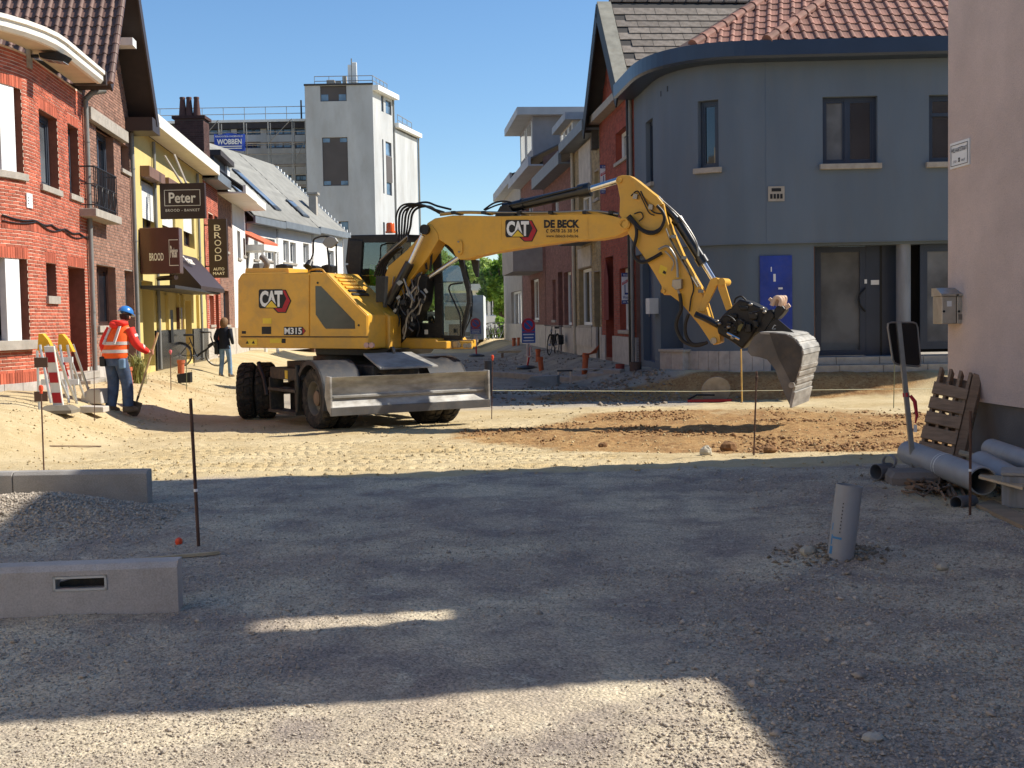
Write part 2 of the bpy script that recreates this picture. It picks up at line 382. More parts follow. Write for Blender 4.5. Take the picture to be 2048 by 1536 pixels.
def masks(x, y):
    n = fbm(x, y, 0.35, 4, 3); n2 = fbm(x, y, 1.3, 3, 9)
    edge = 12.75 + 0.06 * x + 1.2 * n + 0.5 * n2
    sand = sst(edge - 0.25, edge + 0.45, y)
    street = sst(22.6, 24.6, y + 0.10 * x + 1.5 * n) * sst(-6.2, -4.4, x - (XL(y) + 8.6))
    street = street * (1 - sst(3.0, 4.4, x) * (1 - sst(27, 29, y)))
    sand = sand * (1 - 0.92 * street)
    sand = np.maximum(sand, 0.75 * np.exp(-(((x - 4.0) / 1.1) ** 2 + ((y - 10.6) / 1.2) ** 2)) * (1 - sst(12.3, 13.5, y)))
    sand = np.maximum(sand, 0.9 * sst(56, 62, y))
    e = ((x - 3.4) / 4.8) ** 2 + ((y - 18.4) / 3.9) ** 2 + 1.3 * n + 0.7 * n2
    soil = 1 - sst(0.35, 1.35, e)
    soil = np.maximum(soil, (1 - sst(0.5, 1.1, ((x - 4.5) / 4.8) ** 2 + ((y - 25.7) / 0.9) ** 2 + n)) * 0.9)
    soil = np.maximum(soil, 0.5 * np.exp(-(((x + 7.2) / 1.2) ** 2 + ((y - 27) / 4) ** 2)) * sst(-.2, .2, n2))
    return sand, soil, street
def tracks(x, y):
    """tyre lug prints pressed into the sand"""
    t = 0 * x
    rows = [(-4.5, 13.5 + .40 * k, (-.05, .02, -.03, .04)[k % 4], (.010, .004, .013, .0)[k % 4], .37, .37 * k, -5.8 + .5 * (k % 3), 2.2 - .25 * (k % 4) + .05 * k) for k in range(12)]
    for (x0, y0, a, cur, wd, ph, lo, hi) in rows + [(1.5, 19.4, 0.1, 0, .5, .4, 0.5, 7.5), (-1.2, 20.1, -0.05, 0.0, .55, .4, -1.0, 3.0), (-6, 19.0, -.1, 0, .5, .2, -7, -3.6)]:
        yc = y0 + a * (x - x0) + cur * (x - x0) ** 2; v = (y - yc) / (wd / 2); inb = (1 - sst(0.75, 1.0, np.abs(v))) * sst(lo, lo + .8, x) * (1 - sst(hi - .8, hi, x))
        u = (x - 0.10 * np.abs(v) * 1.4) / 0.16 + ph + 1.1 * fbm(x, y, 1.0, 2, 5)
        lug = sst(0.35, 0.55, np.abs((u % 1.0) - 0.5) * 2)
        t = np.maximum(t, inb * (0.45 + 0.55 * lug)) if False else np.where(inb > 0.01, np.maximum(t, inb * lug), t)
    return t
def ground_z(x, y, detail=True):
    x = np.asarray(x, float); y = np.asarray(y, float); z = base_z(x, y)
    if not detail: return z
    sand, soil, street = masks(x, y); near = 1 - sst(26, 45, y)
    z = z + 0.055 * fbm(x, y, 0.8, 3, 21) * near + 0.028 * fbm(x, y, 4, 3, 31) * near
    z = z + (1 - sand) * 0.016 * fbm(x, y, 14, 3, 41, 0.65) * near
    z = z + sand * 0.016 * fbm(x, y, 9, 3, 51, 0.6) * near
    z = z + soil * 0.05 * (np.abs(fbm(x, y, 3.0, 4, 61, 0.6)) * 2 - 0.18) * near
    z = z - 0.045 * tracks(x, y) * (0.35 + 0.65 * sst(-.12, .12, fbm(x, y, 1.1, 3, 91))) * np.clip(sand + .2, 0, 1) * (1 - 0.65 * soil)
    return z
def gz(x, y): return float(ground_z(np.array([x]), np.array([y]))[0])
def grow(a, st, end, k):
    r = [a]; s = st
    while r[-1] < end: r.append(r[-1] + s); s *= k
    return r
_xs = [-v for v in grow(7.0, .05, 330, 1.11)][::-1] + list(np.arange(-6.96, 8.0, .034)) + grow(8.0, .05, 330, 1.11)
_ys = [-v for v in grow(0, .5, 30, 1.4)][::-1][:-1] + list(np.arange(0, 3.2, .2)) + list(np.arange(3.2, 12.6, .027)) + list(np.arange(12.6, 24, .038)) + grow(24.0, .06, 620, 1.032)
gx, gy = np.meshgrid(np.array(_xs), np.array(_ys)); NX, NY = len(_xs), len(_ys)
GZ = ground_z(gx, gy); sand_m, soil_m, street_m = masks(gx, gy)
me = bpy.data.meshes.new('ground'); co = np.stack([gx, gy, GZ], -1).reshape(-1, 3).astype(np.float32)
ii = (np.arange(NY - 1)[:, None] * NX + np.arange(NX - 1)[None, :]).reshape(-1)
fi = np.stack([ii, ii + 1, ii + 1 + NX, ii + NX], -1).astype(np.int32)
me.vertices.add(len(co)); me.vertices.foreach_set('co', co.ravel()); me.loops.add(fi.size); me.loops.foreach_set('vertex_index', fi.ravel())
me.polygons.add(len(fi)); me.polygons.foreach_set('loop_start', np.arange(0, fi.size, 4, dtype=np.int32)); me.polygons.foreach_set('use_smooth', np.ones(len(fi), bool))
me.update(); me.validate()
for nm, arr in (('sand', sand_m), ('soil', soil_m), ('street', street_m)):
    a = me.attributes.new(nm, 'FLOAT', 'POINT'); a.data.foreach_set('value', arr.reshape(-1).astype(np.float32))
def ground_material():
    m = bpy.data.materials.new('ground_dirt'); m.use_nodes = True; N = m.node_tree; L = N.links; b = N.nodes['Principled BSDF']
    b.inputs['Roughness'].default_value = 0.95; b.inputs['Specular IOR Level'].default_value = 0.15
    tc = N.nodes.new('ShaderNodeTexCoord'); P = tc.outputs['Object']
    def noise(s, d=5, r=.55):
        n = N.nodes.new('ShaderNodeTexNoise'); n.inputs['Scale'].default_value = s; n.inputs['Detail'].default_value = d; n.inputs['Roughness'].default_value = r; L.new(P, n.inputs['Vector']); return n.outputs[0]
    def mrange(v, a, c, x=0., y=1.):
        n = N.nodes.new('ShaderNodeMapRange'); n.inputs[1].default_value = a; n.inputs[2].default_value = c; n.inputs[3].default_value = x; n.inputs[4].default_value = y; L.new(v, n.inputs[0]); return n.outputs[0]
    def mixc(f, a, c, mode='MIX'):
        n = N.nodes.new('ShaderNodeMix'); n.data_type = 'RGBA'; n.blend_type = mode
        for i, v in ((0, f), (6, a), (7, c)):
            if isinstance(v, (int, float, tuple)): n.inputs[i].default_value = v
            else: L.new(v, n.inputs[i])
        return n.outputs[2]
    def attr(a): n = N.nodes.new('ShaderNodeAttribute'); n.attribute_name = a; return n.outputs['Fac']
    vo = N.nodes.new('ShaderNodeTexVoronoi'); vo.inputs['Scale'].default_value = 55; L.new(P, vo.inputs['Vector'])
    vo2 = N.nodes.new('ShaderNodeTexVoronoi'); vo2.inputs['Scale'].default_value = 120; L.new(P, vo2.inputs['Vector'])
    cell = N.nodes.new('ShaderNodeSeparateColor'); L.new(vo.outputs['Color'], cell.inputs[0])
    cell2 = N.nodes.new('ShaderNodeSeparateColor'); L.new(vo2.outputs['Color'], cell2.inputs[0])
    g = mixc(mrange(noise(0.55), .38, .62), lin((182, 168, 150)), lin((220, 207, 178)))
    g = mixc(mrange(noise(1.7, 6), .42, .66), g, lin((158, 147, 136)))
    g = mixc(mrange(noise(4.5, 6, .7), .55, .72), g, lin((216, 206, 182)))
    g = mixc(mrange(cell.outputs[0], .0, 1.), mixc(1., g, (.78, .77, .76, 1), 'MULTIPLY'), mixc(1., g, (1.14, 1.12, 1.10, 1), 'MULTIPLY'))
    g = mixc(mrange(cell2.outputs[1], .78, .8), g, mixc(1., g, (.68, .67, .66, 1), 'MULTIPLY'))
    s = mixc(mrange(noise(.8, 6), .35, .65), lin((208, 190, 152)), lin((190, 168, 126)))
    s = mixc(mrange(noise(6, 6, .7), .5, .75), s, lin((214, 197, 158)))
    s = mixc(mrange(noise(28, 4, .7), .3, .7), mixc(1., s, (.86, .84, .80, 1), 'MULTIPLY'), s)
    o = mixc(mrange(noise(1.1, 6), .35, .65), lin((170, 134, 88)), lin((146, 110, 72)))
    o = mixc(mrange(noise(9, 6, .7), .45, .7), o, lin((186, 154, 106)))
    o = mixc(mrange(noise(22, 5, .7), .52, .66), o, lin((122, 88, 56)))
    st = mixc(mrange(noise(.9, 6), .38, .62), lin((150, 141, 128)), lin((176, 165, 146)))
    wob = noise(3.0, 6, .7)
    def soften(a):
        ad = N.nodes.new('ShaderNodeMath'); ad.operation = 'ADD'; L.new(a, ad.inputs[0]); L.new(mrange(wob, 0, 1, -.35, .35), ad.inputs[1]); return mrange(ad.outputs[0], .3, .7)
    c = mixc(attr('street'), g, st); c = mixc(soften(attr('sand')), c, s); c = mixc(soften(attr('soil')), c, o)
    L.new(c, b.inputs['Base Color'])
    h = N.nodes.new('ShaderNodeMath'); h.operation = 'ADD'; L.new(mrange(noise(70, 5, .7), 0, 1, 0, 1), h.inputs[0]); L.new(mrange(vo.outputs['Distance'], 0, .8, .7, 0), h.inputs[1])
    bp = N.nodes.new('ShaderNodeBump'); bp.inputs['Strength'].default_value = 0.75; bp.inputs['Distance'].default_value = 0.016; L.new(h.outputs[0], bp.inputs['Height']); L.new(bp.outputs[0], b.inputs['Normal'])
    return m
gr = link('ground', me, ground_material(), kind='structure'); gr['label'] = 'torn up street of grey gravel, yellow sand and brown soil'; gr['category'] = 'ground'

# ---- loose stones and clods: uncountable, one object each
OCT_F = np.array([(0, 2, 4), (2, 1, 4), (1, 3, 4), (3, 0, 4), (2, 0, 5), (1, 2, 5), (3, 1, 5), (0, 3, 5)], np.int32)
OCT_V = np.array([(1, 0, 0), (-1, 0, 0), (0, 1, 0), (0, -1, 0), (0, 0, 1), (0, 0, -1)], float)
def scatter(name, label, cat, x, y, r, m, flat=0.6, sink=0.25):
    n = len(x); z = ground_z(x, y); an = RNG.uniform(0, 6.28, n); jit = RNG.uniform(.6, 1.25, (n, 6, 1))
    V = OCT_V[None] * jit * r[:, None, None] * np.stack([np.ones(n), RNG.uniform(.55, 1, n), RNG.uniform(.4, flat + .3, n)], -1)[:, None, :]
    V = V + RNG.normal(0, .12, (n, 6, 3)) * r[:, None, None]
    c, s = np.cos(an)[:, None], np.sin(an)[:, None]
    X = V[..., 0] * c - V[..., 1] * s + x[:, None]; Y = V[..., 0] * s + V[..., 1] * c + y[:, None]; Z = V[..., 2] + (z + r * sink)[:, None]
    co = np.stack([X, Y, Z], -1).reshape(-1, 3).astype(np.float32)
    fi = (OCT_F[None] + 6 * np.arange(n)[:, None, None]).reshape(-1, 3).astype(np.int32)
    me = bpy.data.meshes.new(name); me.vertices.add(len(co)); me.vertices.foreach_set('co', co.ravel()); me.loops.add(fi.size); me.loops.foreach_set('vertex_index', fi.ravel())
    me.polygons.add(len(fi)); me.polygons.foreach_set('loop_start', np.arange(0, fi.size, 3, dtype=np.int32)); me.update()
    a = me.attributes.new('rnd', 'FLOAT', 'POINT'); a.data.foreach_set('value', np.repeat(RNG.uniform(0, 1, n), 6).astype(np.float32))
    return tag(link(name, me, m), label, cat, kind='stuff')
def wedge(n, y0, y1, side=0.47):
    y = np.exp(RNG.uniform(math.log(y0), math.log(y1), n)); x = RNG.uniform(-1, 1, n) * (side * y + .3); return x, y
x_, y_ = wedge(90000, 3.9, 12.8); dens = fbm(x_, y_, 0.7, 4, 77) - 0.05 + 0.14 * sst(0, 1.6, x_ - .08 * y_) + .1 * (1 - sst(-1.6, -.6, x_)) + 0.15 * fbm(x_, y_, 3, 3, 78)
k_ = dens > -0.03 + RNG.uniform(-.12, .1, len(x_)); x_, y_ = x_[k_], y_[k_]; sm_, _, _ = masks(x_, y_); k_ = sm_ < RNG.uniform(.2, .9, len(x_)); x_, y_ = x_[k_], y_[k_]
r_ = 0.0035 + 0.0092 * RNG.power(0.45, len(x_)) * (0.75 + .4 * (x_ > .5)); big = RNG.uniform(0, 1, len(x_)) > .988; r_[big] *= RNG.uniform(1.4, 2.8, big.sum())
M_GRAVEL = mat('gravel_stone', (178, 166, 149), 0.9, .25, 9.0, rnd=0.3, bump=.3, bscale=200)
scatter('gravel', 'loose grey gravel strewn over the shaded road bed', 'gravel', x_, y_, r_, M_GRAVEL)
x_ = RNG.normal(-3.9, .8, 9000); y_ = RNG.normal(10.0, .42, 9000)
k_ = (y_ < 10.72) & (x_ < -2.7); x_, y_ = x_[k_], y_[k_]
scatter('gravel_heap_stones', 'pale gravel stones banked against the kerb blocks', 'gravel', x_, y_, 0.007 + .013 * RNG.power(.5, len(x_)), M_GRAVEL)
x_ = RNG.uniform(-.8, 7.5, 24000); y_ = RNG.uniform(14.2, 22.2, 24000); _, so, _ = masks(x_, y_); k_ = (so > RNG.uniform(.3, 1, len(x_))) & (fbm(x_, y_, 1.1, 3, 88) > .07); x_, y_ = x_[k_], y_[k_]
scatter('soil_clods', 'crumbly brown soil clods around the scraped patch', 'soil', x_, y_, 0.008 + .034 * RNG.power(.22, len(x_)), mat('soil_clod', (140, 104, 68), .95, .3, 6., rnd=.3, bump=.3, bscale=90))
x_ = np.concatenate([RNG.uniform(-7, 7, 6000), RNG.uniform(-9, -6, 4000)]); y_ = np.concatenate([RNG.uniform(12.6, 22, 6000), RNG.uniform(17, 34, 4000)])
k_ = (x_ > XL(y_) + .3); x_, y_ = x_[k_], y_[k_]
scatter('sand_lumps', 'small lumps of pale sand and grit on the sandy stretch', 'sand', x_, y_, 0.006 + .024 * RNG.power(.2, len(x_)), mat('sand_lump', (190, 168, 126), .95, .25, 6., rnd=.25, bump=.2, bscale=90))
x_ = np.concatenate([RNG.normal(2.3, 1.4, 1500), RNG.uniform(-4, 3, 1500)]); y_ = np.concatenate([RNG.normal(26.4, 1.0, 1500), RNG.uniform(24, 50, 1500)]); k_ = (x_ < XR(y_) - .1) | (y_ < 25.6); x_, y_ = x_[k_], y_[k_]
scatter('street_rubble', 'grey brown rubble heaped along the shaded street', 'rubble', x_, y_, 0.015 + .05 * RNG.power(.35, len(x_)), mat('rubble', (140, 128, 112), .95, .3, 6., rnd=.35, bump=.3, bscale=90))
# ================================================================= shared building materials
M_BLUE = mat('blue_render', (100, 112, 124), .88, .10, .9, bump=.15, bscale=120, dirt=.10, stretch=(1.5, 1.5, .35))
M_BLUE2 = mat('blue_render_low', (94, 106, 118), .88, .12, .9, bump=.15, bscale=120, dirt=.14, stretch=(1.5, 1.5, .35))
M_NAVY = mat('navy_metal', (44, 54, 70), .4, .1, 3, spec=.5)
M_GUT_DARK = mat('dark_gutter_metal', (52, 62, 78), .35, .08, 2, metal=.3, spec=.5)
M_STONE = mat('sill_stone', (168, 160, 148), .85, .15, 6, bump=.25, bscale=80, dirt=.25)
M_TILESTONE = mat('plinth_stone', (176, 170, 164), .8, .14, 5, bump=.2, bscale=70, dirt=.3, rnd=.10)
M_GLASS = room_glass('window_glass', (30, 36, 44))
M_GLASSC = room_glass('curtained_glass', (150, 148, 142), .6)
M_GLASSB = room_glass('grey_blind_glass', (104, 108, 112), .6)
M_FRAME_D = mat('anthracite_frame', (62, 68, 78), .45, .06, 3)
M_FRAME_W = mat('white_frame', (226, 226, 222), .5, .05, 3)
M_FRAME_BR = mat('brown_frame', (74, 50, 40), .5, .15, 8)
M_TILE_R = mat('red_roof_tile', (150, 104, 88), .75, .22, 4, rnd=.25, dirt=.35, bump=.15, bscale=60)
M_TILE_B = mat('brown_roof_tile', (112, 84, 74), .6, .18, 4, rnd=.18, dirt=.2, bump=.12, bscale=60)
M_SLATE = mat('weathered_slate', (128, 118, 108), .85, .3, 6, rnd=.2, dirt=.4, bump=.3, bscale=40)
M_ZINC = mat('zinc', (150, 152, 152), .45, .15, 3, metal=.6, dirt=.15)
M_WHITEGUT = mat('white_gutter', (232, 226, 212), .5, .06, 2, dirt=.06)
M_SOFFIT = mat('beige_soffit', (214, 196, 170), .7, .08, 3)
M_BRICK_R = mat('red_brick', (150, 74, 58), .9, .2, 5, rnd=.2, bump=.2, bscale=90, fine=.1)
M_BRICK_O = mat('orange_brick', (180, 94, 70), .88, .22, 2.5, rnd=.28, bump=.2, bscale=90, fine=.1)
M_BRICK_BR = mat('brown_brick', (150, 112, 94), .9, .2, 5, rnd=.25, bump=.25, bscale=90, fine=.12)
M_BRICK_Y = mat('yellow_brick', (160, 142, 108), .9, .2, 5, rnd=.22, bump=.2, bscale=90, fine=.12)
M_BRICK_D = mat('dull_brown_brick', (132, 92, 82), .9, .2, 5, rnd=.18, bump=.2, bscale=90, fine=.1)
M_MORTAR_W = mat('pale_mortar', (222, 196, 174), .95, .12, 6, bump=.2, bscale=150)
M_MORTAR_G = mat('grey_mortar', (150, 140, 130), .95, .15, 6, bump=.2, bscale=150)
M_MORTAR_D = mat('dark_mortar', (120, 92, 82), .95, .15, 6, bump=.2, bscale=150)
M_BLACK = mat('black_plastic', (26, 27, 29), .5, .1, 4)
M_PIPE_G = mat('grey_drain_pipe', (128, 128, 124), .5, .1, 3, dirt=.1)
M_CONC_W = mat('pale_concrete', (190, 182, 170), .85, .15, 3, bump=.2, bscale=60, dirt=.3)
M_RENDER_G = mat('grey_render', (168, 160, 150), .9, .12, 2, dirt=.2, bump=.1, bscale=90)
M_INSIDE = mat('dark_interior', (28, 26, 26), .9, .1, 2)

def tile_mesh(w_, l_, roll=0.03, th=0.014):
    """interlocking pan tile: pan with a rolled side, thick nose; x across, y up the slope, z out"""
    prof = [(0, 0), (w_ * .14, roll * .85), (w_ * .24, roll), (w_ * .34, roll * .85), (w_ * .46, .002), (w_ * .75, -.004), (w_ * 1.02, .002)]
    n = len(prof); vs = [(x, 0, z + .022) for x, z in prof] + [(x, l_ * 1.08, z) for x, z in prof] + [(x, 0, z + .022 - th - .01) for x, z in prof]
    fs = [(i, i + 1, n + i + 1, n + i) for i in range(n - 1)] + [(2 * n + i, 2 * n + i + 1, i + 1, i) for i in range(n - 1)] + [(0, n, 2 * n), (n - 1, 3 * n - 1, 2 * n - 1)]
    me = bpy.data.meshes.new('tile'); me.from_pydata(vs, [], fs); return me
def ridge_mesh(r, l_):
    n = 7; vs = []
    for (y, k) in ((0, 1.12), (l_ * .18, 1.1), (l_ * .2, 1.0), (l_ * 1.05, .94)):
        for i in range(n): a = math.pi * i / (n - 1); vs.append((math.cos(a) * r * k, y, math.sin(a) * r * k))
    fs = [(j * n + i, j * n + i + 1, (j + 1) * n + i + 1, (j + 1) * n + i) for j in range(3) for i in range(n - 1)] + [tuple(range(n))]
    me = bpy.data.meshes.new('ridge_tile'); me.from_pydata(vs, [], fs); return me
def with_rnd(me, m, v=None):
    a = me.attributes.new('rnd', 'FLOAT', 'POINT'); a.data.foreach_set('value', [random.random() if v is None else v] * len(me.vertices)); me.materials.append(m); return me
def variants(fn, m, k=5): return [with_rnd(fn(), m, (i + .5) / k) for i in range(k)]
def lay_tiles(parent, o, ax, ay, az, cols, rows, w_, l_, meshes, inside=None, name='tile', stagger=0.0, jitter=.004):
    for j in range(rows):
        for i in range(cols):
            x = i * w_ + (stagger * w_ if j % 2 else 0); y = j * l_
            if inside and not inside(x + w_ / 2, y + l_ / 2): continue
            p = Vector(o) + ax * x + ay * y + az * random.uniform(0, jitter)
            a = random.uniform(-.012, .012); X = (ax + ay * a).normalized(); Y = az.cross(X).normalized()
            piece(name, random.choice(meshes), frame_mat(p, X, Y, az), parent)

# ================================================================= blue corner house
_arc = [(3.27, 28.6)]
for i in range(1, 18):
    t = i / 18.0; a = Vector((3.27, 28.6)); b = Vector((3.47, 26.42)); c = Vector((5.1, 26.45))
    q = a * (1 - t) ** 2 + b * 2 * t * (1 - t) + c * t * t; _arc.append((q.x, q.y))
WB = Wall([(3.08, 30.7)] + _arc + [(5.1, 26.45), (12.5, 26.2)])
S_END = WB.c[-1]
bh = thing('blue_corner_house', 'slate blue rendered corner house with curved front and red tiled roof', 'house', (5, 27, .3))
_, Z_BAND = WB.hit(1600, 486); _, Z_EAVE = WB.hit(1600, 112)
h1 = WB.rect(1395, 203, 1437, 338); h2 = WB.rect(1645, 194, 1755, 329); h3 = WB.rect(1858, 190, 1925, 325); h0 = WB.rect(1291, 246, 1306, 372)
holes = [h0, h1, h2, h3]
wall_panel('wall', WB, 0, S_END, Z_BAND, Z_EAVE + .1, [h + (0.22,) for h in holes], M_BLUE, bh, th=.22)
window(bh, WB, h1, M_NAVY, M_GLASS, recess=.13, fw=.07, sill=M_STONE, sill_out=.10, sill_h=.11)
window(bh, WB, h2, M_NAVY, [M_GLASSB, M_GLASS], recess=.13, mull=(.46,), fw=.07, sill=M_STONE, sill_out=.10, sill_h=.11)
window(bh, WB, h3, M_NAVY, M_GLASS, recess=.13, mull=(), trans=(.72,), fw=.07, sill=M_STONE, sill_out=.10, sill_h=.11)
window(bh, WB, h0, M_NAVY, M_GLASS, recess=.10, fw=.05, sill=M_STONE, sill_out=.08)
# ground floor set back a little under the band
OG = -0.10; ZB = 0.28
sA, _ = WB.hit(1286, 620, OG); sA2, _ = WB.hit(1309, 620, OG); sN0, _ = WB.hit(1321, 620, OG); sN1, _ = WB.hit(1366, 620, OG)
sD0, _ = WB.hit(1628, 600, OG); sP1, _ = WB.hit(1541, 720, OG); sD1 = S_END
_, zD0 = WB.hit(1700, 713, OG); _, zA = WB.hit(1297, 722, OG); _, zN0 = WB.hit(1345, 702, OG); _, zN1 = WB.hit(1345, 512, OG); _, zPl = WB.hit(1450, 702, OG)
gh = [(sA, sA2, zA, Z_BAND - .12, .18), (sN0, sN1, zN0, Z_BAND - .1, .55), (sD0, sD1 - .05, zD0, Z_BAND - .06, .55)]
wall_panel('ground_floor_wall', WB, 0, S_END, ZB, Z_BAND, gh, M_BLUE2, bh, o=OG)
mb = MB(); wbox(mb, WB, 0, S_END, Z_BAND - .004, Z_BAND + .02, OG - .05, .006); mb.obj('band_edge', M_BLUE, bh)
mb = MB(); wbox(mb, WB, sA, sA2, zA, Z_BAND - .12, OG - .24, OG - .16); d = mb.obj('side_door', mat('deep_blue_door', (42, 66, 96), .5, .08, 3), bh)
mb = MB(); mb.cyl(WB.pt(sA + .12, zA + 1.05, OG - .13), WB.pt(sA + .12, zA + 1.25, OG - .13), .015); mb.obj('door_handle', M_ZINC, d)
mb = MB(); wbox(mb, WB, sN0 - .02, sN1 + .02, zN0, Z_BAND - .1, OG - .62, OG - .55); mb.obj('alcove_back', MATS['deep_blue_door'], bh)
for (a, b) in ((1320, 1343), (1343, 1366)):
    s0, _ = WB.hit(a, 725, .12); s1, _ = WB.hit(b, 725, .12)
    mb = MB(); wbox(mb, WB, s0 + .004, s1 - .004, ZB, zN0 - .01, OG - .3, .12); mb.obj('plinth_slab', M_TILESTONE, bh)
s0, _ = WB.hit(1318, 700, .14); s1, _ = WB.hit(1368, 700, .14); mb = MB(); wbox(mb, WB, s0, s1, zN0 - .008, zN0 + .05, OG - .5, .16); mb.obj('ledge', M_STONE, bh, bevel=.006)
mb = MB(); wbox(mb, WB, sN0 + .25, sN0 + .62, zN0 + .28, zN0 + .78, OG - .55, OG - .535); mb.obj('white_plate', M_FRAME_W, bh, bevel=.1)
a = sN1 + .02
while a < sP1:
    mb = MB(); wbox(mb, WB, a, min(a + .235, sP1), ZB, zPl, OG, OG + .045); mb.obj('plinth_slab', M_TILESTONE, bh, bevel=.004); a += .242
# entrance recess with glazed door, panels and column
zt = Z_BAND - .06; OD = OG - .5
s0, _ = WB.hit(1630, 600, OD); s1, _ = WB.hit(1720, 600, OD); s2, _ = WB.hit(1770, 600, OD)
window(bh, WB, (s0, s1 + .12, zD0, zt), M_NAVY, [room_glass('frosted_glass', (96, 98, 98), .5)], recess=-.02, fw=.12, name='glazed_door', sash=False, o=OD)
mb = MB(); wbox(mb, WB, s1 + .12, s2 + .35, zD0, zt, OD - .06, OD + .02); mb.obj('door_panel', M_NAVY, bh)
mb = MB(); wbox(mb, WB, s1 + .42, s1 + .46, zD0, zt, OD - .03, OD + .035); mb.obj('panel_joint', M_BLACK, bh)
mb = MB(); sh = s1 + .10; pts = [WB.pt(sh - .16 * math.sin(math.pi * k / 10), zD0 + .95 + .05 * k, OD + .05 + .05 * math.sin(math.pi * k / 10)) for k in range(11)]; mb.tube(pts, .02); mb.obj('pull_handle', M_BLACK, bh, smooth=True)
for (px, py, dw, dh) in ((1728, 563, .05, .09), (1741, 565, .17, .10)):
    s_, z_ = WB.hit(px, py, OD); mb = MB(); wbox(mb, WB, s_, s_ + dw, z_ - dh / 2, z_ + dh / 2, OD + .02, OD + .05); mb.obj('doorbell_plate', M_FRAME_W, bh)
mb = MB(); wbox(mb, WB, s2 + .35, S_END - .05, zD0 + .05, zt, OD - .10, OD - .05); mb.obj('recess_back', M_INSIDE, bh)
sc_, _ = WB.hit(1811, 600, OG); mb = MB(); mb.cyl(WB.pt(sc_, zD0 - .1, OG - .16), WB.pt(sc_, zt + .02, OG - .16), .15, n=20); mb.obj('column', mat('grey_column', (130, 134, 140), .8, .2, 3, dirt=.2, stretch=(2, 2, .4)), bh, smooth=True)
s0, _ = WB.hit(1840, 600, OG - .2); window(bh, WB, (s0, S_END - .3, zD0 + .12, zt), M_NAVY, M_GLASSB, recess=.1, fw=.1, name='shop_window', o=OG - .1)
for k, (z0, z1, oo) in enumerate(((zD0 - .16, zD0 - .004, .05), (ZB - .05, zD0 - .164, .36))):
    s0, _ = WB.hit(1585, 720, 0); a = s0
    while a < S_END:
        mb = MB(); wbox(mb, WB, a, min(a + .9, S_END), z0, z1, OG - .5, oo); mb.obj('step_slab', M_STONE, bh, bevel=.006); a += .91
# wall fittings
s_, z_ = WB.hit(1536, 373); mb = MB(); wbox(mb, WB, s_, s_ + .34, z_ - .31, z_, 0, .02); v = mb.obj('vent', M_STONE, bh)
mb = MB(); wbox(mb, WB, s_ + .07, s_ + .27, z_ - .11, z_ - .04, .02, .024); mb.obj('vent_slot', M_BLACK, v)
for k in range(4): mb = MB(); wbox(mb, WB, s_ + .04 + k * .07, s_ + .09 + k * .07, z_ - .26, z_ - .16, .02, .024); mb.obj('vent_slot', M_BLACK, v)
for (px, py) in ((1321, 188), (1334, 178)):
    s_, z_ = WB.hit(px, py); mb = MB(); wbox(mb, WB, s_, s_ + .05, z_ - .06, z_ + .06, 0, .006); mb.obj('air_brick', M_BLACK, bh)
s_, _ = WB.hit(1531, 300); mb = MB(); wbox(mb, WB, s_, s_ + .008, Z_BAND, Z_EAVE - .05, -.002, .0025); mb.obj('render_joint', mat('joint_dark', (84, 98, 116), .9), bh)
# gutter and soffit follow the curve
_, ze0 = WB.hit(1700, 112, .45); _, ze1 = WB.hit(1700, 77, .45)
sweep('gutter', WB, 0, S_END, [(.02, ze0), (.46, ze0), (.50, ze0 + .05), (.50, ze1), (.40, ze1), (.40, ze0 + .08), (.02, ze0 + .08)], M_GUT_DARK, bh)
mb = MB(); mb.tube([WB.pt(s, Z_EAVE + .0 - .06 * abs(math.sin(s * 1.3)) - .03, .02) for s in np.linspace(.1, S_END - .1, 40)], .014, 6); mb.obj('cable', mat('pale_cable', (150, 146, 138), .7), bh, smooth=True)
# roof: main slope, corner facet and street slope
def eave(s): return WB.pt(s, ze1 - .02, .42)
sm, _ = WB.hit(1528, 300); RP = math.radians(38)
ax = WB.dirv(S_END - 1); az = Vector((0, 0, 1)); nh = WB.nrm(S_END - 1); ay = (-nh * math.cos(RP) + az * math.sin(RP)).normalized(); an_ = ax.cross(ay).normalized()
E0 = eave(sm); Llen = (eave(S_END) - E0).length; RL = 5.2
tiles = variants(lambda: tile_mesh(.245, .34, .035), M_TILE_R)
# hip lines rise from the two ends of the rounded corner
sq, _ = WB.hit(1405, 300); E1 = eave(sq)
hp = math.tan(math.radians(24))
def lim(x, y): return x > y * 0.80
mb = MB(); ap = E0 + ax * (RL * .80) + ay * RL
mb.add([E0, E0 + ax * Llen, E0 + ax * Llen + ay * RL, ap], [(0, 1, 2, 3)])
sd_ = WB.dirv(.5); sn_ = WB.nrm(.5); sy_ = (-sn_ * math.cos(RP) + az * math.sin(RP)).normalized()
EL = eave(.0); ap2 = ap + (E1 - E0) * .9
mb.add([EL, E1, ap2, EL + ap2 - E1], [(0, 1, 2, 3)]); mb.add([E1, E0, ap, ap2], [(0, 1, 2, 3)])
mb.obj('roof', mat('roof_underlay', (96, 70, 60), .9), bh)
lay_tiles(bh, E0 + an_ * .02, ax, ay, an_, int(Llen / .245), int(3.1 / .34), .245, .34, tiles, lim)
fx = (E0 - E1); fl = fx.length; fx.normalize(); fm_ = ((ap + ap2) / 2 - (E0 + E1) / 2); fy = (fm_ - fx * fm_.dot(fx)).normalized(); fn = fx.cross(fy).normalized(); fL = fm_.length
la = (ap2 - E1).dot(fx) / (ap2 - E1).dot(fy); ra = (ap - E0).dot(fx) / (ap - E0).dot(fy)
lay_tiles(bh, E1 + fn * .02, fx, fy, fn, int(fl / .245) + 10, 9, .245, .34, tiles, lambda x, y: la * y < x < fl + ra * y)
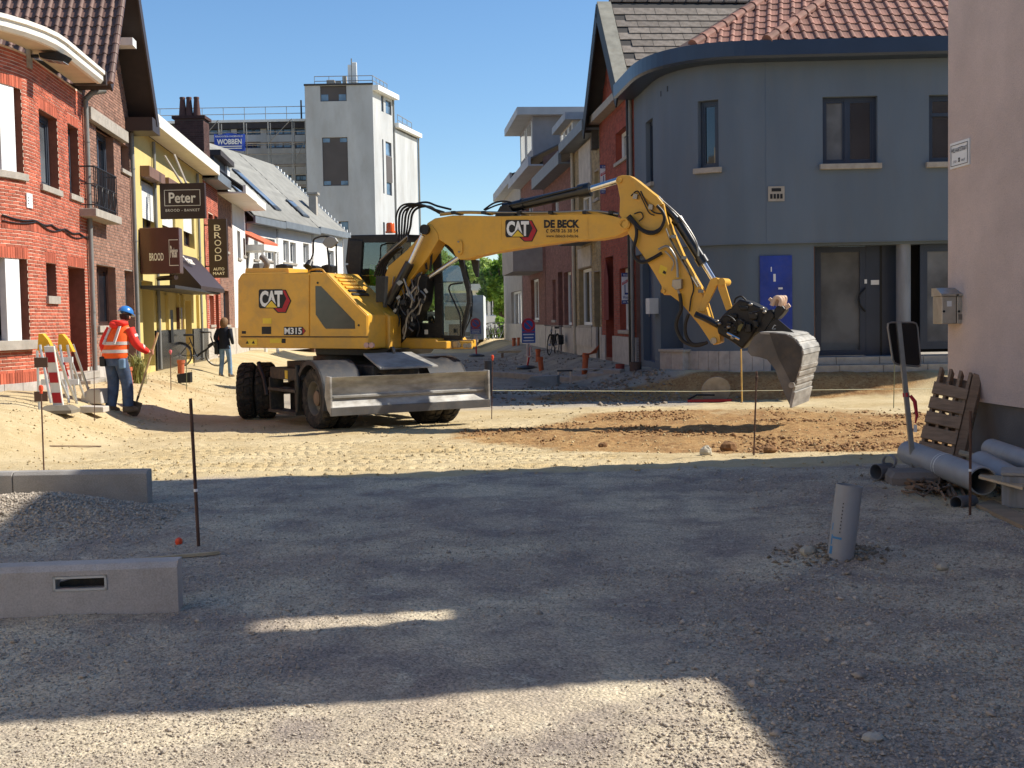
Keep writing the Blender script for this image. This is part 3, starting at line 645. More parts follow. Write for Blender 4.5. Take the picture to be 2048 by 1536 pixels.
sN = fn
rid = variants(lambda: ridge_mesh(.11, .38), M_TILE_R, 4)
for (A, B, up) in ((E0, ap, (an_ + fn).normalized()), (E1, ap2, (fn + sN).normalized())):
    dv = (B - A).normalized(); n_ = int(3.4 / .38)
    for i in range(n_):
        Y = dv; Z = (up - Y * up.dot(Y)).normalized(); X = Y.cross(Z); piece('ridge_tile', random.choice(rid), frame_mat(A + dv * (i * .38) + Z * .03, X, Y, Z), bh)
# the blue notice board and the letter boxes are things of their own
b0 = WB.rect(1519, 512, 1584, 692, OG); bd = thing('notice_board', 'tall scratched royal blue board on the blue house behind the bucket', 'board', WB.pt(b0[0], b0[2], OG))
mb = MB(); wbox(mb, WB, b0[0], b0[1], b0[2], b0[3], OG + .002, OG + .035); mb.obj('panel', mat('royal_blue_board', (34, 62, 150), .45, .2, 3, dirt=.12, bump=.05), bd, bevel=.004)
for (px, py, a, b) in ((1546, 548, .05, .16), (1556, 575, .09, .04), (1541, 534, .02, .1)):
    s_, z_ = WB.hit(px, py, OG); mb = MB(); wbox(mb, WB, s_, s_ + a, z_ - b, z_, OG + .0355, OG + .0375); mb.obj('torn_paper', M_FRAME_W, bd)
s_, z_ = WB.hit(1300, 628, .02); mb = MB(); wbox(mb, WB, s_, s_ + .42, z_, z_ + .36, OG + .003, .12); lb = mb.obj('letter_box', mat('white_box', (206, 208, 204), .6), None, bevel=.01); tag(lb, 'white letter box beside the dark blue side door of the curved corner', 'letter box')

# ================================================================= row of houses on the shaded side of the street
WR = Wall([(XR(75), 75), (XR(30.7), 30.7)])
ZSR = .28
def zr(px, py, o=0.): return WR.hit(px, py, o)[1]
def sr(px, o=0.): return WR.hit(px, 620, o)[0]
def eaves_box(W, s0, s1, z, m, parent, out=.45, h=.22, name='gutter'):
    return sweep(name, W, s0, s1, [(.0, z), (out, z), (out, z + h), (out - .1, z + h), (out - .1, z + .06), (.0, z + .06)], m, parent)
def roof_plane(W, s0, s1, z, m, parent, out=.35, run=4.2, pitch=42, name='roof', th=.06):
    p = math.radians(pitch); mb = MB(); A = [W.pt(s0, z, out), W.pt(s1, z, out), W.pt(s1, z + run * math.tan(p), out - run), W.pt(s0, z + run * math.tan(p), out - run)]
    mb.prism(A, (0, 0, -th)); mb.prism([A[3], A[2], W.pt(s1, z, out - 2 * run), W.pt(s0, z, out - 2 * run)], (0, 0, -th)); o = mb.obj(name, m, parent)
    for s in (s0 + .02, s1 - .02):   # gable ends close the house
        g = MB(); g.prism([W.pt(s, z, 0), W.pt(s, z + run * math.tan(p) - .1, out - run), W.pt(s, z, -2 * run + .4), W.pt(s, 0, -2 * run + .4), W.pt(s, 0, 0)], W.dirv(s) * (.1 if s < (s0 + s1) / 2 else -.1)); g.obj('party_wall', M_MORTAR_D, parent)
    return A
# --- red brick house with steep slate roof next to the blue corner
R1a, R1b = sr(1204), WR.c[-1]
r1 = thing('red_brick_house', 'dark red brick house with steep slate roof next to the blue corner house', 'house', WR.pt((R1a + R1b) / 2, .3))
zt1 = zr(1240, 205)
H = [(sr(1236), sr(1262), zr(1236, 325), zr(1236, 292) + .35), (sr(1240), sr(1268), zr(1240, 660), zr(1240, 545) + .1), (sr(1212), sr(1228), ZSR + .15, zr(1212, 515))]
wall_panel('wall', WR, R1a, R1b, ZSR, zt1, [h + (.25,) for h in H], M_MORTAR_D, r1, rev=M_BRICK_R)
bricks('brickwork', WR, R1a, R1b, 1.05, zt1, H, M_BRICK_R, r1)
for h in H[:2]: window(r1, WR, h, M_FRAME_W, M_GLASSC, recess=.16, sill=M_STONE, mull=(.5,))
mb = MB(); wbox(mb, WR, H[2][0], H[2][1], H[2][2], H[2][3], -.3, -.22); mb.obj('door', mat('dark_door', (44, 44, 46), .5), r1)
k = R1a
while k < R1b - .05:
    if not (H[2][0] - .2 < k + .3 < H[2][1] + .1): mb = MB(); wbox(mb, WR, k, min(k + .6, R1b), ZSR - .1, 1.04, -.05, .03); mb.obj('plinth_slab', M_TILESTONE, r1)
    k += .61
for (zl, sp) in ((H[0][3], H[0]), (H[1][3], H[1])): soldier(WR, sp[0] - .1, sp[1] + .1, zl, zl + .2, M_BRICK_R, r1)
# pointed gothic niche
a, b = sr(1209), sr(1218); mb = MB(); zb, zt_ = zr(1211, 640), zr(1211, 520)
mb.prism([WR.pt(a, zb, .012), WR.pt(b, zb, .012), WR.pt(b, zt_ - .5, .012), WR.pt((a + b) / 2, zt_, .012), WR.pt(a, zt_ - .5, .012)], WR.nrm(1) * -.014); mb.obj('pointed_niche', mat('niche_red', (112, 40, 34), .9), r1)
eaves_box(WR, R1a - .02, R1b, zt1 - .05, M_STONE, r1, .3, .2)
nn1 = WR.nrm(R1b - 1); sM1 = (R1a + R1b) / 2; OV1 = .42; M_CHAR = mat('charcoal_board', (40, 42, 46), .6)
ZA1 = on_y(1300, 12, WR.pt(sM1, 0).y).z; back = -nn1
mb = MB(); mb.prism([WR.pt(R1a, zt1, 0), WR.pt(R1b, zt1, 0), WR.pt(sM1, ZA1 - .1, 0)], back * .3); mb.obj('gable_wall', M_MORTAR_D, r1)
bricks('gable_brickwork', WR, R1a, R1b, zt1 + .02, ZA1, [], M_BRICK_R, r1, top=lambda s: zt1 + (ZA1 - .15 - zt1) * (1 - abs(s - sM1) / (sM1 - R1a)))
for sgn, s_e in ((1, R1b), (-1, R1a)):
    sl = (ZA1 - zt1) / (sM1 - R1a); A = WR.pt(s_e + sgn * .25, zt1 - .25 * sl, 0); B = WR.pt(sM1, ZA1, 0); u = (B - A).normalized(); per = back.cross(u).normalized(); per = per if per.z > 0 else -per
    mb = MB(); mb.prism([A + nn1 * OV1, B + nn1 * OV1, B + back * 8, A + back * 8], per * .10); rf = mb.obj('roof', mat('roof_dark', (70, 66, 62), .9), r1)
    mb = MB(); mb.prism([A + nn1 * (OV1 + .003) - per * .28, B + nn1 * (OV1 + .003) - per * .28, B + nn1 * (OV1 + .003) + per * .12, A + nn1 * (OV1 + .003) + per * .12], nn1 * .04); mb.obj('barge_board', M_CHAR, rf)
    if sgn > 0:
        mb = MB(); mb.prism([A + nn1 * (OV1 + .04) + per * .102, B + nn1 * (OV1 + .04) + per * .102, B + nn1 * (OV1 - .32) + per * .102, A + nn1 * (OV1 - .32) + per * .102], per * .05); mb.obj('verge_strip', mat('grey_verge', (150, 146, 132), .85, .2, 4, dirt=.3), rf)
        def slate_mesh():
            me = bpy.data.meshes.new('slate'); w_, l_ = .55, .33; vs = [(0.005, 0, .026), (w_ - .005, 0, .026), (w_ - .005, l_, .002), (0.005, l_, .002), (0.005, 0, .006), (w_ - .005, 0, .006)]
            me.from_pydata(vs, [], [(0, 1, 2, 3), (4, 5, 1, 0), (0, 3, 4), (1, 5, 2)]); return me
        slates = variants(slate_mesh, M_SLATE)
        lay_tiles(r1, A + nn1 * (OV1 - .34) + per * .102, back, u, back.cross(u).normalized(), 9, int((B - A).length / .29), .55, .29, slates, name='slate', stagger=.5)
ridm = variants(lambda: ridge_mesh(.10, .34), mat('ridge_dark', (88, 78, 70), .8, rnd=.2), 4)
for i in range(16): piece('ridge_tile', random.choice(ridm), frame_mat(WR.pt(sM1, ZA1 + .10, OV1 - .3) + back * (i * .34), Vector((0, 0, 1)).cross(back) * -1, back, Vector((0, 0, 1))), r1)
mb = MB(); c_ = on_y(1186, 165, WR.pt(R1a, 0).y + .3); mb.box((c_.x + .1, c_.y, c_.z - .6), (.35, .4, 2.6)); mb.obj('chimney', mat('dark_chimney', (78, 74, 66), .9, .2, 5), r1)
down_pipe(WR, R1b - .12, ZSR, zt1 - .1, M_PIPE_G, r1); down_pipe(WR, R1b - .3, ZSR, zt1 - .1, M_BLACK, r1, r=.055, o=.09)
# --- pale yellow brick house
def row_house(name, label, pa, pb, top_px, brick, mortar, openings, gut=M_ZINC, fm=M_FRAME_W, roofm=None, plinth=1.0, gutter_h=.3, out=.5, bay=None, pitch=42, build_bricks=True, W=WR, zs=None, cat='house', gm=None, doors=(), run=4.2, group=None, z0=None):
    """a two-storey terrace house: wall with openings, brickwork, windows, doors, gutter, roof"""
    hit = W.hit; a, b = hit(pa, 600)[0], hit(pb, 600)[0]; base = ZSR if z0 is None else z0
    zt = hit(*top_px)[1]; t = thing(name, label, cat, W.pt((a + b) / 2, base), group)
    H = [W.rect(*q) for q in openings]; D = [W.rect(*q) for q in doors]
    H = [(max(h[0], a + .08), min(h[1], b - .08), h[2], h[3]) for h in H]; D = [(max(h[0], a + .08), min(h[1], b - .08), max(h[2], base + .05), h[3]) for h in D]
    wall_panel('wall', W, a, b, base, zt, [h + (.22,) for h in H + D], mortar if build_bricks else brick, t, rev=brick)
    if build_bricks: bricks('brickwork', W, a, b, base + plinth, zt, H + D, brick, t, bl=.2, bh=.056)
    for i, h in enumerate(H): window(t, W, h, fm, (gm or [M_GLASSC, M_GLASS])[i % 2], recess=.14, sill=M_STONE, mull=(.5,) if h[1] - h[0] > .9 else ())
    for h in D:
        mb = MB(); wbox(mb, W, h[0], h[1], h[2], h[3], -.26, -.18); d_ = mb.obj('door', M_FRAME_BR, t); mb = MB(); mb.cyl(W.pt(h[0] + .1, h[2] + 1, -.16), W.pt(h[0] + .1, h[2] + 1.15, -.16), .015); mb.obj('door_handle', M_ZINC, d_)
    if plinth:
        k = a
        while k < b - .05:
            e = min(k + .7, b)
            if not any(h[0] < (k + e) / 2 < h[1] for h in D): mb = MB(); wbox(mb, W, k, e - .008, base - .1, base + plinth - .02, -.04, .03); mb.obj('plinth_slab', M_CONC_W, t)
            k = e
    eaves_box(W, a, b, zt - .02, gut, t, out, gutter_h)
    roof_plane(W, a, b, zt + gutter_h - .05, roofm or mat('grey_roof', (92, 88, 86), .85, .2, 3, rnd=.1), t, out=out - .1, run=run, pitch=pitch)
    return t, a, b, zt
r2, a2, b2, z2 = row_house('pale_brick_house', 'pale yellow brick house with grey panels and zinc gutter on the shaded side', 1152, 1203, (1180, 275), M_BRICK_Y, M_MORTAR_G, [(1158, 395, 1184, 470), (1158, 540, 1184, 650), (1189, 345, 1198, 400)], gut=mat('grey_gutter', (112, 118, 124), .5), doors=[(1188, 545, 1201, 722)], run=3.6, pitch=25)
p0 = WR.rect(1160, 300, 1184, 390); mb = MB(); wbox(mb, WR, *p0, .0, .05); mb.obj('facade_panel', M_CONC_W, r2)
p0 = WR.rect(1158, 500, 1184, 538); mb = MB(); wbox(mb, WR, *p0, .0, .05); mb.obj('facade_panel', M_CONC_W, r2)
p0 = WR.rect(1155, 655, 1186, 690); mb = MB(); wbox(mb, WR, *p0, .0, .06); mb.obj('facade_panel', M_CONC_W, r2)
p0 = WR.rect(1163, 470, 1192, 492); mb = MB(); wbox(mb, WR, p0[0], p0[1], p0[2], p0[3], -.0, .75); mb.obj('balcony', mat('grey_balcony', (110, 112, 116), .85, .15, 4, dirt=.25), r2)
down_pipe(WR, a2 + .1, ZSR, z2, mat('cream_pipe', (186, 176, 156), .6), r2, r=.06)
# dormer on the pale house roof and the big flat-roofed dormer beyond
def dormer(name, parent, W, px0, px1, ptop, pbot, wallm, facem, roofm, back=2.6, off=-.15, over=.45, lh=.28, mull=(.33, .66), frame=None):
    s1, zt = W.hit(px1, ptop, off); s0, _ = W.hit(px0, (ptop + pbot) / 2, off); _, zb = W.hit(px1, pbot, off)
    mb = MB(); wbox(mb, W, s0, s1, zb, zt, off - back, off); d = mb.obj(name, wallm, parent)
    mb = MB(); wbox(mb, W, s0 - over * .6, s1 + over * .6, zt, zt + lh, off - back, off + over); mb.obj('dormer_roof', roofm, d)
    mb = MB(); n = len(mull) + 1
    for k in range(n):
        q0 = s0 + (s1 - s0) * (k + .12) / n; q1 = s0 + (s1 - s0) * (k + .88) / n
        mb = MB(); wbox(mb, W, q0, q1, zb + .25 * (zt - zb), zt - .12 * (zt - zb), off - .02, off + .012); mb.obj('pane', M_GLASSC, d)
        for e in (q0, q1): mb = MB(); wbox(mb, W, e - .05, e + .05, zb + .2 * (zt - zb), zt - .1 * (zt - zb), off, off + .03); mb.obj('frame_post', frame or M_FRAME_W, d)
    return d
dormer('dormer', r2, WR, 1121, 1146, 240, 290, M_CONC_W, None, mat('grey_fascia', (150, 152, 156), .6, .1, 3), mull=(.3, .6), off=-.35, over=.3, lh=.25)
r3, a3, b3, z3 = row_house('plain_red_house', 'plain red brick house with wide grey box gutter, third from the blue corner', 1092, 1151, (1120, 350), M_BRICK_D, M_MORTAR_D, [(1104, 400, 1118, 450), (1128, 545, 1143, 650), (1105, 560, 1112, 640)], gut=MATS['grey_gutter'], doors=[(1116, 545, 1126, 700)], gutter_h=.42, out=.5, run=3.2, pitch=30)
r4, a4, b4, z4 = row_house('brown_brick_house', 'brown brick house under a large flat-roofed dormer with dark slate cheek', 1046, 1091, (1068, 350), M_BRICK_D, M_MORTAR_D, [(1062, 560, 1078, 640), (1052, 405, 1066, 450)], gut=mat('pale_fascia', (170, 170, 172), .6, .1, 2), gutter_h=.36, out=.6, run=3.0, pitch=25)
dm = dormer('dormer', r4, WR, 1040, 1065, 232, 318, mat('grey_cladding', (132, 128, 130), .7, .1, 2), None, MATS['pale_fascia'], back=4.5, off=-.1, over=.7, lh=.32, mull=(.5,))
s_, _ = WR.hit(1065, 290, -.1); mb = MB(); wbox(mb, WR, s_ + .003, s_ + .03, z4 + .5, WR.hit(1065, 232, -.1)[1] - .02, -4.4, -.4); mb.obj('slate_cheek', mat('dark_slate_cheek', (58, 68, 78), .7, .1, 3), dm)
r5, a5, b5, z5 = row_house('grey_rendered_house', 'pale grey rendered house with projecting bay, farthest of the shaded row', 1008, 1045, (1026, 378), M_RENDER_G, M_RENDER_G, [(1022, 585, 1043, 680)], gut=MATS['pale_fascia'], gutter_h=.4, out=.5, build_bricks=False, run=2.6, pitch=15)
p0 = WR.rect(1022, 500, 1046, 552, .8); mb = MB(); wbox(mb, WR, p0[0], p0[1], p0[2], p0[3], .002, 1.2); mb.obj('bay', M_RENDER_G, r5)
# for-sale boards on the red house
def sale_board(label, px0, py0, px1, py1, o):
    s0, z1 = WR.hit(px0, py0, o); _, z0 = WR.hit(px0, py1, o); P = on_plane(px1, (py0 + py1) / 2, WR.pt(s0, 0, o), (0, 1, 0)); A = WR.pt(s0, z0, o); wv = Vector((P.x - A.x, 0, 0)); hv = Vector((0, 0, z1 - z0))
    t = thing('sale_board', label, 'sign', A, 'for sale boards'); N_ = Vector((0, -1, 0))
    mb = MB(); mb.prism([A, A + wv, A + wv + hv, A + hv], Vector((0, .03, 0))); mb.obj('board', mat('board_white', (222, 222, 224), .5, .05), t)
    def strip(u0, v0, u1, v1, m_, nm, e=.003):
        b = MB(); b.prism([A + wv * u + hv * v + N_ * e for u, v in ((u0, v0), (u1, v0), (u1, v1), (u0, v1))], N_ * -.002); return b.obj(nm, m_, t)
    nb = mat('board_blue', (30, 58, 130), .5); rd = mat('board_red', (196, 44, 54), .5)
    strip(0, .88, 1, 1, nb, 'header'); strip(0, .0, 1, .12, nb, 'footer')
    q = MB(); q.prism([A + wv * u + hv * v + N_ * .005 for u, v in ((.05, .60), (.95, .78), (.95, .88), (.05, .70))], N_ * -.002); q.obj('red_band', rd, t)
    text_on('lettering', 'TE KOOP', A + wv * .15 + hv * .90, wv * .7, hv * .07, MATS['board_white'], t, .01, .008)
    text_on('lettering', 'VERKOCHT', A + wv * .1 + hv * .635, wv * .82 + hv * .16, hv * .08, MATS['board_white'], t, .01, .008)
    strip(.28, .34, .36, .62, nb, 'logo_stroke'); strip(.28, .30, .75, .36, nb, 'logo_stroke'); strip(.6, .42, .7, .62, nb, 'logo_stroke')
    text_on('lettering', 'Woonco', A + wv * .1 + hv * .17, wv * .8, hv * .09, nb, t, .01, .006)
    text_on('lettering', '053 70 11', A + wv * .1 + hv * .03, wv * .8, hv * .06, MATS['board_white'], t, .01, .008)
    b = MB(); b.box(A + wv * .5 + hv * .5 + Vector((0, .06, 0)), (wv.x * 1.0, .04, .05)); b.obj('bracket', M_BLACK, t)
sale_board('for sale board with red band on the upper red brick wall above the cylinder rod', 1200, 330, 1221, 388, .15)
sale_board('for sale board with red band before the red house ground floor window', 1243, 546, 1264, 608, .12)

# ================================================================= pink house whose wall closes the right edge, and its neighbours out of frame that throw the shade
PC = Vector((4.89, 14.0))
def XP(y): return PC.x + .0896 * (PC.y - y)
WP = Wall([(PC.x, PC.y), (XP(7.95), 7.95)])
pk = thing('pink_house', 'pale pink rendered house wall at the street corner beside the leaning pallet', 'house', (XP(11), 11, 0))
M_PINK = mat('pink_render', (200, 180, 170), .95, .10, 1.3, dirt=.10, bump=.5, bscale=70, fine=.08)
_, zpk = WP.hit(1955, 803)
HP = 8.75
mb = MB(); mb.add([WP.pt(0, zpk, 0), WP.pt(6.07, zpk, 0), WP.pt(6.07, HP, 0), WP.pt(0, HP, 0), (PC.x + 8, 15.2, zpk), (PC.x + 8, 15.2, HP), (XP(7.95) + 8, 9.2, zpk), (XP(7.95) + 8, 9.2, HP)], [(0, 1, 2, 3), (4, 0, 3, 5), (1, 6, 7, 2), (6, 4, 5, 7), (3, 2, 7, 5), (0, 4, 6, 1)]); mb.obj('wall', M_PINK, pk)
mb = MB(); n_ = WP.nrm(1) * -.05; q = [WP.pt(.02, -.2, -.06), WP.pt(6.05, -.2, -.06), WP.pt(6.05, zpk, -.06), WP.pt(.02, zpk, -.06)]; mb.prism(q, Vector((7.6, .9, 0))); mb.obj('plinth', mat('charcoal_plinth', (92, 90, 90), .9, .15, 3, bump=.2), pk)
mb = MB(); mb.prism([WP.pt(-.2, HP, .25), WP.pt(6.07, HP, .25), WP.pt(6.07, HP + .02, .25), WP.pt(-.2, HP + .02, .25)], Vector((8, 1, 0))); mb.obj('roof_edge', M_ZINC, pk)
# street name plate, mailboxes
s0, z1 = WP.hit(1901, 288, .01); _, z0 = WP.hit(1901, 339, .01); s1, _ = WP.hit(1939, 305, .01)
sp = thing('street_name_plate', 'white street name plate on the pink wall', 'sign', WP.pt(s0, z0, .01))
mb = MB(); wbox(mb, WP, s0, s1, z0, z1, .0, .015); mb.obj('plate', M_FRAME_W, sp)
O = WP.pt(s0, z0, .017); XV = WP.pt(s1, z0, .017) - O; YV = Vector((0, 0, z1 - z0)); M_TXT = mat('sign_black', (38, 38, 44), .6)
text_on('lettering', 'WELVAARTSTRAAT', O + XV * .1 + YV * .60, XV * .8, YV * .17, M_TXT, sp, .012)
text_on('lettering', 'STAD', O + XV * .2 + YV * .2, XV * .17, YV * .09, M_TXT, sp); text_on('lettering', 'AALST', O + XV * .62 + YV * .2, XV * .2, YV * .09, M_TXT, sp, .012)
for (a, b, c, d_) in ((.06, .08, .94, .10), (.06, .88, .94, .90), (.06, .08, .075, .9), (.925, .08, .94, .9), (.46, .20, .54, .26), (.46, .28, .54, .36)):
    mb = MB(); mb.prism([O + XV * u + YV * v + WP.nrm(1) * .002 for u, v in ((a, b), (c, b), (c, d_), (a, d_))], WP.nrm(1) * .002); mb.obj('border_line', M_TXT, sp)
M_STEEL = mat('brushed_steel_box', (176, 170, 158), .42, .15, 4, metal=.75, dirt=.35)
for k, (pa, pb, lab) in enumerate(((1884, 1913, 'stained steel mailbox on the pink wall, the one at the street corner'), (1914, 1944, 'stained steel mailbox on the pink wall with stickers on its door'))):
    # boxes hang on the wall facing the street, their doors turned to the camera
    A = on_plane(pa, 648, WP.pt(.35, 0, 0), (0, 1, 0)); B = on_plane(pb, 648, WP.pt(.35, 0, 0), (0, 1, 0)); T = on_plane(pa, 592, WP.pt(.35, 0, 0), (0, 1, 0)); wv = Vector((B.x - A.x, 0, 0)); hv = Vector((0, 0, T.z - A.z)); dv = Vector((.02, .36, 0))
    t = thing('mailbox', lab, 'mailbox', A, 'steel mailboxes on the pink wall')
    mb = MB(); mb.prism([A, A + wv, A + wv + hv, A + hv], dv); mb.obj('case', M_STEEL, t, bevel=.008)
    mb = MB(); C_ = A + hv; mb.prism([C_ + Vector((-.015, -.03, 0)), C_ + Vector((-.015, -.03, .02)), C_ + dv * .5 + Vector((-.015, 0, .09)), C_ + dv + Vector((-.015, 0, .09)), C_ + dv + Vector((-.015, 0, 0))], wv + Vector((.03, 0, 0))); mb.obj('lid', M_STEEL, t, smooth=True)
    mb = MB(); c0 = A + wv * .12 + hv * .45 + Vector((0, -.012, 0)); mb.cyl(c0, c0 + Vector((0, .02, 0)), .013); mb.obj('lock', M_BLACK, t)
    mb = MB(); c0 = A + wv * .5 + hv * .72; mb.box(c0, (.05, .01, .06)); mb.obj('sticker', M_FRAME_W, t)
    if k: mb = MB(); mb.box(A + wv * .28 + hv * .25 + Vector((0, -.002, 0)), (.06, .008, .06)); mb.obj('sticker', mat('sticker_grey', (120, 108, 96), .6), t)
mb = MB(); A = on_plane(1944, 648, WP.pt(.35, 0, 0), (0, 1, 0)); 
# neighbours beside and behind the camera (their shade falls across the foreground)
nb1 = thing('tall_neighbour_house', 'tall rendered house beyond the right edge of the picture', 'house', (XP(6.8), 6.8, 0))
mb = MB(); y0, y1 = 6.35, 7.60; mb.prism([(XP(y1), y1, -.2), (XP(y0), y0, -.2), (XP(y0) + 8, y0 + 1.2, -.2), (XP(y1) + 8, y1 + 1.2, -.2)], (0, 0, 9.0)); mb.obj('wall', M_PINK, nb1)
mb = MB(); y0, y1 = 7.58, 7.97; mb.prism([(XP(y1) + .05, y1, -.2), (XP(y0) + .05, y0, -.2), (XP(y0) + 8, y0 + 1.2, -.2), (XP(y1) + 8, y1 + 1.2, -.2)], (0, 0, 5.95)); mb.obj('slit_wall', M_PINK, nb1)  # unseen infill wall, shaped to let a strip of sunlight through above it
mb = MB(); mb.prism([(XP(y1) + .05, y1, 6.98), (XP(y0) + .05, y0, 6.98), (XP(y0) + .3, y0, 6.98), (XP(y1) + .3, y1, 6.98)], (0, 0, 1.9)); mb.obj('slit_screen', M_PINK, nb1)  # unseen screen added over the gap to cut off that strip of sunlight
nb2 = thing('low_neighbour_house', 'lower house beyond the right edge of the picture', 'house', (XP(2), 2, 0))
mb = MB(); y0, y1 = -6.0, 6.33; mb.prism([(XP(y1), y1, -.2), (XP(y0), y0, -.2), (XP(y0) + 8, y0 + 1.2, -.2), (XP(y1) + 8, y1 + 1.2, -.2)], (0, 0, 4.85)); mb.obj('wall', M_PINK, nb2)

# unseen plain houses added to bounce warm light into the foreground shade
for k, (y0, y1, h_, rgb, lab) in enumerate(((-22, -10, 8.0, (206, 176, 150), 'unseen cream house added behind the camera for bounce light, farthest from the works'), (-9.9, -1, 7.4, (196, 150, 122), 'unseen tan house added behind the camera for bounce light'), (-.9, 9.0, 8.2, (222, 204, 174), 'unseen pale cream house added beside the camera for bounce light'))):
    t = thing('bounce_house', lab, 'house', (-9.2, (y0 + y1) / 2, 0), 'unseen houses added for bounce light'); mb = MB(); mb.box((-13.2, (y0 + y1) / 2, h_ / 2), (8, y1 - y0, h_)); mb.obj('wall', mat('bounce_wall%d' % k, rgb, .9, .1, 2), t)
    for j in range(3):
        for z in (1.0, 4.2): yy = y0 + (y1 - y0) * (j + .5) / 3; mb = MB(); mb.box((-9.18, yy, z + .7), (.06, 1.1, 1.4)); mb.obj('window', M_GLASS, t)
# ================================================================= sunlit row on the left
_pl = []
R_ = 3.0; y0 = 22.3; d0 = Vector((-0.0896, 1)).normalized(); P0 = Vector((XL(y0), y0)); n0 = Vector((d0.y, -d0.x))   # outward = right
cen = P0 - n0 * R_
for k in range(10, -1, -1):
    a = math.radians(7.5 * k); v = Matrix.Rotation(-a, 2) @ n0; q = cen + v * R_; _pl.append((q.x, q.y))
dl_ = Matrix.Rotation(-math.radians(75), 2) @ d0; q = Vector(_pl[0]) - dl_ * 6
WL = Wall([(q.x, q.y)] + _pl + [(XL(80), 80)])
ZSL = .40
def lhit(px, py, o=0.): return WL.hit(px, py, o)
def ls(px, py=600, o=0.): return WL.hit(px, py, o)[0]
# ---------------------------------------------------------------- orange brick corner house
oh = thing('orange_brick_house', 'orange brick corner house with rounded white gutter and anthracite windows', 'house', WL.pt(ls(100), ZSL))
SO0, SO1 = ls(-40), ls(179)
_, ZO = lhit(172, 192)
_, zpl = lhit(120, 742)
uw1 = (ls(-22, 260), ls(44, 260), lhit(20, 343)[1], lhit(20, 172)[1]); uw2 = WL.rect(76, 216, 115, 366); uw3 = WL.rect(134, 245, 157, 385)
lw1 = (ls(-22, 600), ls(57, 600), lhit(30, 681)[1], lhit(30, 517)[1]); lw2 = WL.rect(91, 525, 112, 592); dr = WL.rect(135, 532, 172, 748)
HO = [uw1, uw2, uw3, lw1, lw2, dr]
HO = [h + (.42,) if h is dr else h + (.24,) for h in HO]
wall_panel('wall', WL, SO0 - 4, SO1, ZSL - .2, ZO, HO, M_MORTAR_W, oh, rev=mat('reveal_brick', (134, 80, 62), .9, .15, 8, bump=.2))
bricks('brickwork', WL, SO0, SO1, zpl, ZO, [h[:2] + (h[2], h[3] + .2) for h in HO], M_BRICK_O, oh, bl=.19, bh=.045, jt=.016, proud=.009)
# brick reveals
for h in HO: soldier(WL, h[0] - .02, h[1] + .05, h[3] + .006, h[3] + .195, M_BRICK_O, oh, proud=.008)
_, zc0 = lhit(60, 462); _, zc1 = lhit(60, 440); soldier(WL, ls(2, 440), SO1 - .02, zc0, zc1, M_BRICK_O, oh, name='course_brick', proud=.012, wdt=.062)
soldier(WL, SO0, ls(75, 740), zpl - .12, zpl + .06, M_BRICK_O, oh, name='course_brick', proud=.02)
window(oh, WL, uw1, M_FRAME_D, M_GLASS, recess=.14, mull=(.82,), sill=M_STONE, sill_h=.12); window(oh, WL, uw2, M_FRAME_D, M_GLASSB, recess=.16, sill=M_STONE, sill_h=.11, fw=.08); window(oh, WL, uw3, M_FRAME_D, M_GLASSB, recess=.16, sill=M_STONE, sill_h=.11, fw=.08)
window(oh, WL, lw1, M_FRAME_D, M_GLASS, recess=.14, mull=(.8,), sill=M_STONE, sill_h=.16, sill_out=.12); window(oh, WL, lw2, M_FRAME_D, M_GLASSB, recess=.16, sill=M_STONE, sill_h=.14)
for (h, a, b) in ((uw1, 0, 29), (lw1, 12, 40)):
    zm = (h[2] + h[3]) / 2; y_ = 260 if h is uw1 else 600
    mb = MB(); wbox(mb, WL, ls(a, y_, -.02), ls(b, y_, -.02), h[2], h[3], -.14, -.012); mb.obj('window_post', mat('white_metal_post', (236, 236, 234), .45), oh)
mb = MB(); wbox(mb, WL, dr[0], dr[1], dr[2], dr[3], -.5, -.42); d_ = mb.obj('door', mat('red_brown_door', (110, 48, 34), .45, .15, 6), oh)
mb = MB(); wbox(mb, WL, dr[0] + .2, dr[0] + .9, dr[3] - .9, dr[3] - .25, -.42, -.41); mb.obj('door_light', M_GLASSB, d_)
s_, z_ = lhit(160, 645, -.1); mb = MB(); wbox(mb, WL, dr[0] + .55, dr[0] + .95, z_ - .1, z_ + .1, -.42, -.32); mb.obj('letter_plate', M_FRAME_W, oh)
for (px, py) in ((151, 672),): s_, z_ = lhit(px, py); mb = MB(); wbox(mb, WL, dr[0] + .3, dr[0] + .42, z_ - .12, z_ + .02, -.42, -.39); mb.obj('doorbell', M_FRAME_W, oh)
k = SO0 - 1
while k < SO1 - .02:
    e = min(k + .47, SO1)
    if not dr[0] - .1 < (k + e) / 2 < dr[1] + .1: mb = MB(); wbox(mb, WL, k, e - .01, ZSL - .45, zpl - .12 if k < ls(75, 740) else zpl - .01, -.05, .035); mb.obj('plinth_slab', M_TILESTONE, oh, bevel=.004)
    k = e
mb = MB(); wbox(mb, WL, dr[0] - .1, dr[1] + .12, dr[2] - .14, dr[2] - .003, -.45, .22); mb.obj('door_step', M_STONE, oh, bevel=.01)
mb = MB(); wbox(mb, WL, dr[0] - .16, dr[1] + .16, ZSL - .3, dr[2] - .145, -.4, .40); mb.obj('door_step', M_STONE, oh, bevel=.01)
